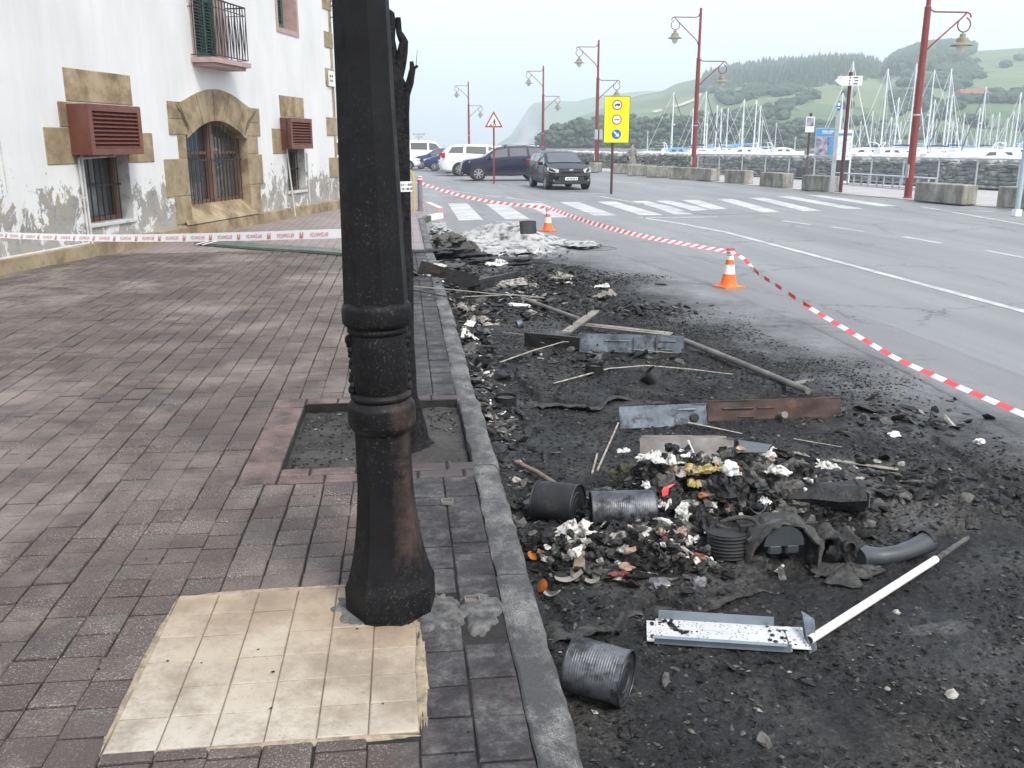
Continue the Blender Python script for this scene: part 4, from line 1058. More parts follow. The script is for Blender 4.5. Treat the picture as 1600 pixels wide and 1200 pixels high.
zq = [0.24, 0.78, 1.27, 1.80, 2.24, 2.97, 3.40, 3.88, 4.25, 4.75, 5.15, 5.7]
for i in range(0, len(zq) - 1, 2):
    mb = MB(); mb.box((S1 - 0.09, 0.2, (zq[i] + zq[i + 1]) / 2), (0.20, 0.415, zq[i + 1] - zq[i] - .006), None, 0.01); mb.build('quoin', M['sandstone'] if i else M['wall'], bld)
pl = MB().box((12.36, -0.040, 3.16), (0.42, 0.02, 0.36), None, .004).build('name_plaque', M['white_card'], bld)
mb = MB()
for r_, ws in enumerate([(0.10, 0.07), (0.05, 0.09)]):
    xx = 12.22
    for w in ws: mb.box((xx + w / 2, -0.052, 3.22 - r_ * 0.11), (w, 0.004, 0.05)); xx += w + 0.05
mb.build('plaque_lettering', M['sign_black'], pl)

def vent_box(x0, x1, z0, z1, out, ns, xb0, xb1):
    v = empty('vent_box', (0, 0, 0)); v.parent = bld
    mb = MB(); t = 0.03
    A = [(xb0, 0.0), (x0, -out), (x1, -out), (xb1, 0.0)]
    mb.prism(A, z1 - t, z1); mb.prism(A, z0, z0 + t)
    for (p, q) in ((A[0], A[1]), (A[3], A[2])):
        s_ = 1 if p[0] < (x0 + x1) / 2 else -1
        mb.prism([p, q, (q[0] + s_ * t, q[1]), (p[0] + s_ * t, p[1])][::s_], z0 + t, z1 - t)
    mb.box(((x0 + x1) / 2, -out + .012, z1 - t - .03), (x1 - x0 - 2 * t, 0.024, 0.06)); mb.box(((x0 + x1) / 2, -out + .012, z0 + t + .03), (x1 - x0 - 2 * t, 0.024, 0.06))
    mb.box((x0 + t + .03, -out + .012, (z0 + z1) / 2), (0.06, 0.024, z1 - z0 - .18)); mb.box((x1 - t - .03, -out + .012, (z0 + z1) / 2), (0.06, 0.024, z1 - z0 - .18))
    mb.build('casing', M['vent'], v)
    mb = MB(); mb.box(((x0 + x1) / 2, -out + .11, (z0 + z1) / 2), (x1 - x0 - 2 * t, 0.01, z1 - z0 - .07)); mb.build('duct_back', M['black_plastic'], v)
    h = (z1 - z0 - 0.18) / ns
    me = None
    for i in range(ns):
        zc = z0 + 0.09 + h * (i + .5)
        if me is None:
            mb = MB(); mb.box((0, 0, 0), (x1 - x0 - 2 * t - .12, 0.075, 0.010), (R(38), 0, 0)); me = mesh_from('slat', mb.v, mb.f, [M['vent']])
        link('slat', me, v, ((x0 + x1) / 2, -out + .035, zc))
vent_box(1.64, 2.96, 1.45, 2.14, 0.40, 9, 1.74, 3.22)
vent_box(8.98, 10.22, 1.50, 2.15, 0.30, 8, 9.12, 10.45)

def ground_window(a, b, c, d, depth=0.26, arch=False):
    w = empty('barred_window', (0, 0, 0)); w.parent = bld
    fw = 0.07; mb = MB()
    mb.box((a + fw / 2, depth, (c + d) / 2), (fw, 0.06, d - c)); mb.box((b - fw / 2, depth, (c + d) / 2), (fw, 0.06, d - c))
    mb.box(((a + b) / 2, depth, c + fw / 2), (b - a - 2 * fw, 0.06, fw)); mb.box(((a + b) / 2, depth, d - fw / 2), (b - a - 2 * fw, 0.06, fw))
    if arch: mb.box(((a + b) / 2 + .02, depth - .02, (c + d) / 2), (0.17, 0.09, d - c - 2 * fw)); mb.box(((a + b) / 2, depth, c + .92), (b - a - 2 * fw, 0.04, 0.05))
    mb.build('frame', M['wood_frame'], w)
    MB().box(((a + b) / 2, depth + .05, (c + d) / 2), (b - a, 0.01, d - c)).build('pane', M['pane'], w)
    n_ = int((b - a) / 0.145)
    me = mesh_from('bar', *(lambda q: (q.v, q.f))(MB().tube([(0, 0, c + .01), (0, 0, d - .02)], 0.011, 6)), [M['iron']])
    for i in range(n_):
        x_ = a + (b - a) * (i + .5) / n_
        if arch and abs(x_ - (a + b) / 2 - .02) < .09: continue
        link('bar', me, w, (x_, depth - .10, 0))
    MB().box(((a + b) / 2, depth - .10, c + (d - c) * .52), (b - a, 0.008, 0.03)).build('cross_bar', M['iron'], w)
ground_window(1.98, 3.14, 0.455, 1.495)
ground_window(5.0, 7.42, 0.52, 2.04, 0.24, True)
ground_window(9.39, 10.41, 0.565, 1.495)
for (a, b, z) in ((1.93, 3.20, 0.45), (9.34, 10.46, 0.56)):
    MB().box(((a + b) / 2, 0.10, z - .02), (b - a, 0.26, 0.05), None, .006).build('sill', M['reveal'], bld)

bal = empty('balcony', (0, 0, 0)); bal.parent = bld
mb = MB(); mb.prism([(5.42, 0.02), (5.42, -0.45), (6.88, -0.45), (6.88, 0.02)], 2.99, 3.075); mb.prism([(5.50, 0.02), (5.50, -0.38), (6.80, -0.38), (6.80, 0.02)], 2.93, 2.988)
mb.build('slab', M['pink'], bal)
mb = MB(); zt, zb, yr = 4.05, 3.12, -0.41
for y_ in (yr,):
    mb.box((6.15, y_, zt), (1.40, 0.03, 0.02)); mb.box((6.15, y_, zb), (1.40, 0.02, 0.015)); mb.box((6.15, y_, zt - .14), (1.40, 0.015, 0.012))
for x_ in (5.45, 6.85):
    mb.box((x_, yr / 2, zt), (0.03, -yr, 0.02)); mb.box((x_, yr / 2, zb), (0.02, -yr, 0.015)); mb.box((x_, yr / 2, zt - .14), (0.015, -yr, 0.012))
mb.build('rail', M['iron'], bal)
nb = 13
for i in range(nb):
    x_ = 5.45 + 1.40 * i / (nb - 1)
    MB().box((x_, yr, (zt + zb) / 2), (0.014, 0.014, zt - zb - .02)).build('baluster', M['iron'], bal)
    if i < nb - 1:
        s_ = 1 if i % 2 else -1; x2 = x_ + 1.40 / (nb - 1)
        a, b = (x_, x2) if s_ > 0 else (x2, x_)
        MB().tube([(a, yr, zb + .01), (b, yr, zt - .14)], 0.007, 5).build('baluster', M['iron'], bal)
for x_ in (5.45, 6.85):
    for y_ in (-0.08, -0.2, -0.31): MB().box((x_, y_, (zt + zb) / 2), (0.014, 0.014, zt - zb - .02)).build('baluster', M['iron'], bal)
def shutter(x0, x1, z0, z1, y, rz=0.0):
    sh = empty('shutter', (x0, y, 0)); sh.rotation_euler[2] = rz; sh.parent = bld
    w = x1 - x0; mb = MB()
    mb.box((.03, 0, (z0 + z1) / 2), (.06, .035, z1 - z0)); mb.box((w - .03, 0, (z0 + z1) / 2), (.06, .035, z1 - z0))
    for z_ in (z0 + .04, z1 - .04, (z0 + z1) / 2): mb.box((w / 2, 0, z_), (w - .12, .035, .08))
    mb.build('stile', M['shutter'], sh)
    me = mesh_from('slat', *(lambda q: (q.v, q.f))(MB().box((w / 2, 0, 0), (w - .12, .045, .008), (R(40), 0, 0))), [M['shutter']])
    z_ = z0 + .11
    while z_ < z1 - .1:
        link('slat', me, sh, (0, 0, z_)); z_ += .055
shutter(5.64, 6.15, 3.12, 5.2, 0.06); shutter(6.18, 6.70, 3.12, 5.2, 0.16)
shutter(9.35, 9.80, 4.04, 5.3, 0.10)
for (a, b, c, d) in OPEN[3:]:
    mb = MB(); t = 0.10; o_ = 0.02
    for bx in [((a - t / 2, -o_ / 2 + .01, (c + d) / 2), (t - .004, o_ + .02, d - c + 2 * t)), ((b + t / 2, -o_ / 2 + .01, (c + d) / 2), (t - .004, o_ + .02, d - c + 2 * t)), (((a + b) / 2, -o_ / 2 + .01, c - t / 2), (b - a, o_ + .02, t - .004)), (((a + b) / 2, -o_ / 2 + .01, d + t / 2), (b - a, o_ + .02, t - .004))]: mb.box(*bx)
    mb.build('pink_surround', M['pink'], bld)
for pth in ([(1.90, -0.05, 1.45), (1.92, -0.05, 0.02)], [(1.84, -0.04, 1.40), (1.86, -0.04, 0.20), (0.0, -0.04, 0.16 + .03), (-3.0, -0.04, .2)], [(1.84, -.05, 1.40), (2.5, -.05, 1.42), (2.5, -.2, 1.43)], [(9.31, -.04, 1.50), (9.43, -.10, 0.02)], [(10.50, -.03, 1.40), (10.52, -.03, 0.30)]):
    MB().tube(pth, 0.018, 7).build('conduit', M['conduit'], bld)
MB().box((1.86, -.04, .85), (0.09, 0.012, 0.03)).build('pipe_clip', M['conduit'], bld)
MB().tube([(0.35, -0.01, 8.0), (0.32, -0.01, 1.6), (0.33, -0.01, 1.0)], 0.006, 5).build('cable', M['conduit'], bld)
br_ = MB(); cx_ = S1 - .05
def scroll(c, r, a0, a1, n=14): return [(c[0], c[1] + math.cos(a0 + (a1 - a0) * i / n) * r * (1 - .4 * i / n), c[2] + math.sin(a0 + (a1 - a0) * i / n) * r * (1 - .4 * i / n)) for i in range(n + 1)]
br_.tube([(cx_, 0, 4.98), (cx_, -0.42, 4.98)], 0.014, 6); br_.tube([(cx_, 0, 4.60), (cx_, -0.2, 4.65), (cx_, -0.40, 4.96)], 0.012, 6)
br_.tube(scroll((cx_, -.16, 4.85), .11, 0, 5.5), .010, 5); br_.tube(scroll((cx_, -.30, 4.80), .09, 2, 8), .010, 5); br_.tube(scroll((cx_, -.12, 4.70), .07, 1, 7), .010, 5)
br_.build('iron_bracket', M['iron'], bld)
post = empty('lamp_post', (-0.085, 3.01, 0)); post.rotation_euler = (0, R(-0.75), 0)
tag(post, 'soot-blackened octagonal cast iron lamp post standing at the corner of the cream tiles', 'lamp post')
def octa(prof, n=8, a0=math.pi / 8): return MB().lathe(prof, n, None, a0)
def smoothpts(P, k=6):
    out = []
    for i in range(len(P) - 1):
        p0 = P[max(i - 1, 0)]; p1 = P[i]; p2 = P[i + 1]; p3 = P[min(i + 2, len(P) - 1)]
        for j in range(k):
            t = j / k
            out.append(tuple(0.5 * (2 * p1[a] + (p2[a] - p0[a]) * t + (2 * p0[a] - 5 * p1[a] + 4 * p2[a] - p3[a]) * t * t + (3 * p1[a] - p0[a] - 3 * p2[a] + p3[a]) * t ** 3) for a in range(2)))
    out.append(P[-1]); return out
f = 1 / math.cos(math.pi / 8)
o = octa([(0.150 * f * .985, -0.02), (0.150 * f, 0.004), (0.150 * f, 0.098), (0.146 * f, 0.108)] + [(r * f, z) for r, z in smoothpts([(0.138, 0.125), (0.122, 0.19), (0.108, 0.27), (0.097, 0.37), (0.0905, 0.46), (0.089, 0.56), (0.088, 0.665)], 3)], 8, math.pi / 8 - 0.16)
autosmooth(o.build('base', M['post'], post), 22)
MB().lathe([(0.162, -.02), (0.165, 0.002), (0.158, 0.006)], 8, None, math.pi / 8 - 0.16).build('foot_plate', M['post'], post)
autosmooth(MB().lathe(smoothpts([(0.090, 0.655), (0.103, 0.668), (0.113, 0.685), (0.1145, 0.70), (0.1145, 0.735), (0.112, 0.752), (0.100, 0.766), (0.094, 0.772)], 3), 40).build('lower_collar', M['post'], post), 50)
autosmooth(MB().lathe(smoothpts([(0.092, 0.768), (0.1015, 0.777), (0.1015, 0.788), (0.092, 0.797)], 4), 40).build('ring', M['post'], post), 60)
autosmooth(MB().lathe(smoothpts([(0.086, 0.79), (0.090, 0.81), (0.094, 0.84), (0.0955, 0.90), (0.094, 0.96), (0.089, 1.0)], 4), 40).build('drum', M['post'], post), 50)
autosmooth(MB().lathe(smoothpts([(0.090, 0.995), (0.0995, 1.003), (0.0995, 1.014), (0.092, 1.022)], 4), 40).build('ring', M['post'], post), 60)
autosmooth(MB().lathe(smoothpts([(0.094, 1.018), (0.108, 1.026), (0.1145, 1.04), (0.1145, 1.075), (0.110, 1.092), (0.100, 1.102)], 3), 40).build('upper_collar', M['post'], post), 50)
octa([(0.099 * f, 1.095), (0.094 * f, 1.30), (0.0845 * f, 1.75), (0.0765 * f, 2.3), (0.066 * f, 3.3), (0.058 * f, 4.2)], 8, math.pi / 8 - 0.16).build('shaft', M['post'], post)
for a in (R(192), R(8), R(92)):
    mb = MB(); rr = 0.096
    def onr(da, z, out=0.0): return ((rr + out) * math.cos(a + da), (rr + out) * math.sin(a + da), z)
    for z_, r_, da in ((0.808, .015, 0), (.826, .011, .12), (.84, .012, -.1), (.862, .010, .05), (.885, .009, -.14), (.905, .010, .1), (.925, .009, -.05), (.945, .012, .12), (.96, .012, -.1), (0.978, .017, 0)):
        v_, f_ = ICO2; mb.add([Vector(onr(da, z_, -.002)) + Vector((v[0], v[1], v[2] * 1.2)) * r_ for v in v_], [tuple(q) for q in f_])
    autosmooth(mb.build('relief_ornament', M['post'], post), 60)
mb = MB(); mb.tube([(0, 0, 4.1), (0, 0, 4.6)], 0.05, 10); mb.tube([(0, 0, 4.4), (0.3, 0, 4.75), (0.7, 0, 4.7), (0.75, 0, 4.5)], 0.022, 8); mb.tube([(0, 0, 4.4), (-0.3, 0, 4.75), (-0.7, 0, 4.7), (-0.75, 0, 4.5)], 0.022, 8)
mb.build('arm', M['post'], post)
for s_ in (-1, 1):
    MB().lathe([(0.03, 4.5), (0.10, 4.45), (0.13, 4.35), (0.22, 4.3), (0.22, 4.28), (0.1, 4.28), (0.02, 4.1)], 16, Matrix.Translation((s_ * .75, 0, 0))).build('lantern', M['post'], post)

tree = empty('burnt_tree', (0.04, 4.88, -0.05))
tag(tree, 'burnt leafless pollarded tree directly behind the black lamp post', 'tree')
o0 = Vector((0.04, 4.88, -0.05))
def tp(x, y, Y=4.88): return atY(x, y, Y) - o0
def limb(path, rad, name='limb', n=10, sub=4):
    P_ = [Vector(p) for p in path]; out, ro = [], []
    for i in range(len(P_) - 1):
        for j in range(sub):
            t = j / sub; q = P_[i].lerp(P_[i + 1], t); k = rad[i] + (rad[i + 1] - rad[i]) * t
            w = mnoise.noise_vector(q * 6) * k * .25
            out.append(q + w); ro.append(k * (1 + .18 * mnoise.noise(q * 23)))
    out.append(P_[-1]); ro.append(rad[-1])
    mb = MB().tube(out, ro, n); o = mb.build(name, M['char_wood'], tree); autosmooth(o, 70); return o
limb([tp(648, 716), tp(645, 690), tp(640, 650), tp(636, 600), tp(631, 450), tp(627, 290), tp(620, 160), tp(618, 118)], [0.15, .105, .075, .055, .048, .045, .042, .038], 'trunk', 14)
limb([tp(617, 125), tp(612, 100), tp(612, 62), tp(614, 40), tp(612, 22), tp(606, 19)], [.034, .026, .020, .018, .015, .016])
limb([tp(620, 125), tp(627, 95), tp(631, 66), tp(624, 50), tp(622, 27)], [.034, .028, .022, .017, .013])
limb([tp(646, 660), tp(640, 500), tp(636, 300), tp(634, 185), tp(635, 150), tp(641, 128), tp(645, 108), tp(643, 96)], [.03, .022, .020, .019, .018, .02, .015, .010])
limb([tp(644, 112), tp(648, 106), tp(653, 103)], [.012, .009, .006]); limb([tp(637, 140), tp(631, 128), tp(628, 120)], [.012, .009, .006]); limb([tp(631, 66), tp(634, 62)], [.014, .008]); limb([tp(612, 62), tp(606, 58)], [.012, .008]); limb([tp(629, 92), tp(633, 86)], [.012, .007]); limb([tp(627, 110), tp(618, 80), tp(615, 60)], [.014, .010, .008])
limb([tp(650, 104), tp(652, 78)], [.0018, .001])
for i, (a, b) in enumerate([((650, 690), (680, 700)), ((648, 694), (668, 712)), ((640, 690), (612, 705))]):
    limb([tp(*a), tp((a[0] + b[0]) / 2, (a[1] + b[1]) / 2 - 1), tp(*b)], [.06, .045, .02], 'root', 8)
bnd = MB(); c1, c2 = tp(628.5, 283), tp(628.5, 298)
bnd.lathe([(0.052, 0.0), (0.052, -0.052)], 20, Matrix.Translation(c1), caps=False)
bo = bnd.build('printed_band', M['tape_white'], tree); autosmooth(bo)
mb = MB(); rq = random.Random(3)
for row in (0, 1):
    a = R(-150)
    while a < R(-20):
        w = rq.uniform(.10, .16); z_ = c1.z - .016 - row * .021
        for sgm in range(3):
            if rq.random() < .75:
                a2 = a + w * .3 * sgm; mb.add([(c1.x + .0535 * math.cos(t), c1.y + .0535 * math.sin(t), z) for t, z in ((a2, z_ - .006), (a2 + .035, z_ - .006), (a2 + .035, z_ + .006), (a2, z_ + .006))], [(0, 1, 2, 3)])
        a += w + .05
mb.build('band_print', M['sign_black'], bo)

def ribbon(P0, nseg, width, tilt=0.0, sag=0.0):
    """list of (centre, across-vector) along a polyline"""
    L = [0]; 
    for a, b in zip(P0[:-1], P0[1:]): L.append(L[-1] + (b - a).length)
    out = []
    for i in range(nseg + 1):
        s = L[-1] * i / nseg; k = 0
        while k < len(L) - 2 and L[k + 1] < s: k += 1
        t = (s - L[k]) / (L[k + 1] - L[k]); out.append((P0[k].lerp(P0[k + 1], t), s))
    return out, L[-1]
A = atY(560, 364, 4.86); B = atY(-60, 364, 8.7)
tape = MB(); nS = 80; TW = 0.05; Lt = (B - A).length; tdir = (B - A).normalized()
def tpos(s, v):      # s metres from the tree, v -0.5..0.5 across
    t = s / Lt; p = A.lerp(B, t); p.z -= 0.035 * math.sin(math.pi * t) ; 
    tw_ = 0.12 * math.sin(t * 7) - 0.22
    n_ = Vector((tdir.y, -tdir.x, 0)) * -1
    up = Vector((0, 0, 1)) * math.cos(tw_) + n_ * math.sin(tw_)
    wv = TW * (1.0 if s > .15 else .55 + 3 * s)
    return p + up * (v * wv)
for i in range(nS):
    s0, s1 = Lt * i / nS, Lt * (i + 1) / nS
    for j in range(2):
        v0, v1 = -.5 + j * .5, -.5 + (j + 1) * .5
        tape.add([tpos(s0, v0), tpos(s1, v0), tpos(s1, v1), tpos(s0, v1)], [(0, 1, 2, 3)])
tp_o = tape.build('barrier_tape', M['tape_white'], smooth=True)
tag(tp_o, 'white police tape with red lettering stretched across the pavement before the building', 'tape')
tv, tf = text_geo('ERTZAINTZA', 1.0)
mb = MB(); eps = Vector((-tdir.y, tdir.x, 0)) * -0.0025
if eps.dot(A) > 0: eps = -eps
s = 0.32
xw = max(v.x for v in tv) - min(v.x for v in tv)
while s < Lt - .2:
    k = 0.155 / xw
    mb.add([tpos(s + (v.x) * k, -v.y * k * 1.25 / TW * .9) + eps for v in tv], tf)
    e0 = s + 0.14
    for (a, b, c, d) in [(0, .03, -.36, -.22), (0, .006, -.22, .30), (.024, .03, -.22, .30), (.009, .0125, -.22, .1), (.0175, .021, -.22, .1)]:
        mb.add([tpos(e0 + a, c) + eps, tpos(e0 + b, c) + eps, tpos(e0 + b, d) + eps, tpos(e0 + a, d) + eps], [(0, 1, 2, 3)])
    s += 0.30
mb.build('red_print', M['tape_ink'], tp_o)

def stripe_tape(name, P0, W0, label, seg=0.17, twist=None, diag=0.05, widths=None, loc=None):
    ptsL, Ltot = ribbon(P0, max(10, int(sum((b - a).length for a, b in zip(P0[:-1], P0[1:])) / (seg / 2))), W0)
    mb = MB(); n_ = len(ptsL)
    def fr(i):
        p, s_ = ptsL[i]; q = ptsL[min(i + 1, n_ - 1)][0]; q0 = ptsL[max(i - 1, 0)][0]; d = (q - q0).normalized()
        side = d.cross(Vector((0, 0, 1))).normalized(); up = side.cross(d).normalized()
        a = twist(s_ / Ltot) if twist else 0.0
        return p, up * math.cos(a) + side * math.sin(a), d
    for i in range(n_ - 1):
        p, u, d = fr(i); q, u2, d2 = fr(i + 1)
        mb.cur = (i // 1) % 2
        mb.add([p - u * W0 / 2 - d * diag / 2, q - u2 * W0 / 2 - d2 * diag / 2, q + u2 * W0 / 2 + d2 * diag / 2, p + u * W0 / 2 + d * diag / 2], [(0, 1, 2, 3)])
    o = mb.build(name, [M['tape_white'], M['tape_red']]); tag(o, label, 'tape', 'red and white barrier tapes'); return o
c1b, c2b = at(856, 361, ROAD), at(1138, 449, ROAD)
T0 = atY(652, 284, 25.0); T1 = Vector((c1b.x, c1b.y, ROAD + .47)); T2 = Vector((c2b.x, c2b.y, ROAD + .44))
def sagline(a, b, sag, n=14): return [a.lerp(b, i / n) - Vector((0, 0, sag * math.sin(math.pi * i / n))) for i in range(n + 1)]
stripe_tape('barrier_tape', sagline(T0, T1, 0.13), 0.075, 'red and white striped tape running from the grey bollard to the farther cone', 0.30, lambda t: -0.7)
stripe_tape('barrier_tape', sagline(T1, T2, 0.09), 0.075, 'red and white striped tape sagging between the two traffic cones', 0.24, lambda t: -0.75 + .35 * math.sin(t * 5))
E1 = [T2, atY(1160, 402, 10.45), atY(1185, 428, 9.9), atY(1215, 447, 9.3), atY(1275, 487, 8.4), atY(1400, 560, 6.7), atY(1500, 605, 5.75), atY(1610, 652, 4.9), atY(1800, 725, 3.9)]
stripe_tape('barrier_tape', E1, 0.042, 'twisted red and white tape leading from the nearer cone out to the right', 0.34, lambda t: 0.1 if .12 < t < .34 else (-1.0), 0.0)

def cone(loc, label, h=0.47, rz=0.3):
    c = empty('traffic_cone', loc, rz); tag(c, label, 'traffic cone', 'traffic cones holding the tape')
    MB().box((0, 0, .012), (.29, .29, .024), None, .01).build('base', M['orange'], c)
    def seg(z0, z1, name, mat, e=0.0):
        r = lambda z: 0.098 - 0.072 * z / h
        autosmooth(MB().lathe([(r(z0) + e, z0), (r(z1) + e, z1)], 28, caps=(name == 'tip')).build(name, mat, c), 60)
    autosmooth(MB().lathe([(0.125, .022), (.108, .035), (.0955, .06), (0.098 - .072 * .17 / h, .17)], 28, caps=False).build('body', M['orange'], c), 60)
    seg(.17, .285, 'reflective_band', M['tape_white'], .002); seg(.285, .345, 'body', M['orange']); seg(.345, .395, 'reflective_band', M['tape_white'], .002); seg(.395, .45, 'body', M['orange'])
    autosmooth(MB().lathe([(0.028, .45), (.026, h), (.015, h + .005)], 20).build('tip', M['orange'], c), 60)
    mb = MB()      # tape knotted round the tip
    for k in range(5):
        rr_ = .036 + .004 * k
        mb.cur = k % 2; mb.lathe([(rr_, .385 + .018 * k), (rr_ + .004, .402 + .018 * k), (rr_ - .002, .405 + .018 * k)], 14, Matrix.Rotation(R(12 * (k - 2)), 4, 'Y') if False else None, caps=False)
    mb.build('tape_knot', [M['tape_red'], M['tape_white']], c)
cone(tuple(c2b), 'orange and white traffic cone nearer to the camera, out on the open lane')
cone(tuple(c1b), 'orange and white traffic cone farther away, behind the ash white heap', rz=.8)

bpos = at(657, 329, 0.0)
b = empty('bollard', tuple(bpos)); tag(b, 'grey steel bollard at the pavement corner with tape knotted round its top', 'bollard')
autosmooth(MB().lathe([(.085, 0), (.085, .02), (.062, .02), (.060, .80), (.050, .84), (.0, .85)][:-1], 20).build('post', M['bollard'], b), 50)
mb = MB()
for k in range(4): mb.cur = k % 2; mb.lathe([(.066, .72 + .03 * k), (.070, .745 + .03 * k), (.066, .75 + .03 * k)], 16, caps=False)
mb.build('tape_knot', [M['tape_red'], M['tape_white']], b)
hp = at(647, 331, 0.0); h = empty('hoop_barrier', tuple(hp)); tag(h, 'yellow tubular hoop barrier beside the grey bollard', 'barrier')
W_ = 1.5
MB().tube([(0, 0, -.05), (0, 0, .80), (-.03, 0, .92), (-.10, 0, 1.02), (-.22, 0, 1.06), (-W_ + .22, .1, 1.06), (-W_ + .1, .1, 1.02), (-W_ + .03, .1, .92), (-W_, .1, .8), (-W_, .1, -.05)], .025, 10).build('hoop', M['barrier_yellow'], h)
MB().tube([(0, 0, .52), (-W_, .1, .52)], .022, 8).build('rail', M['barrier_yellow'], h)
yb = at(527, 303, ROAD); h2 = empty('slatted_barrier', (yb.x - 1.2, yb.y, ROAD), .1); tag(h2, 'orange-yellow slatted works barrier seen past the building corner', 'barrier')
for z_ in (.25, 1.1): MB().box((0.3, 0, z_), (2.2, .04, .05)).build('rail', M['barrier_yellow'], h2)
me = mesh_from('slat', *(lambda q: (q.v, q.f))(MB().box((0, 0, .68), (.07, .025, .85))), [M['barrier_yellow']])
for k in range(15): link('slat', me, h2, (-.75 + k * .15, 0, 0))
for s_ in (-.7, 1.3): MB().box((s_, 0, .12), (.05, .4, .24)).build('leg', M['barrier_yellow'], h2)

P_ = [at(303, 383), at(330, 376), at(420, 386), at(480, 389), at(545, 394), at(600, 398), at(600, 404), at(545, 400.5), at(470, 395), at(400, 391)]
mb = MB(); mb.prism([(p.x, p.y) for p in P_], 0.01, 0.045)
bo = mb.build('flattened_board', M['green_board']); tag(bo, 'long grey-green strip of board lying flat on the paving before the arched window', 'board')
for f0, f1 in (((306, 382), (332, 375.5)), ((316, 382.5), (340, 376.5))):
    a, b_ = at(*f0, .05), at(*f1, .05); MB().tube([a, b_], .008, 5).build('white_edge', M['white_card'], bo)
def gz(x, y, dz=0.0): return Vector((x, y, rh(x, y) + dz))
def gpx(px, py, dz=0.0, lift=0.0):
    """place on the burnt surface under photo pixel (iterated on the relief)"""
    a, b = at(px, py, ROAD + .5), at(px, py, ROAD + lift - .002)
    t = np.linspace(0, 1, 500); X_ = a.x + (b.x - a.x) * t; Y_ = a.y + (b.y - a.y) * t; Z_ = a.z + (b.z - a.z) * t
    hit = np.nonzero(Z_ <= road_h(X_, Y_) + lift)[0]; i = hit[0] if len(hit) else 499
    return Vector((X_[i], Y_[i], Z_[i] + dz))

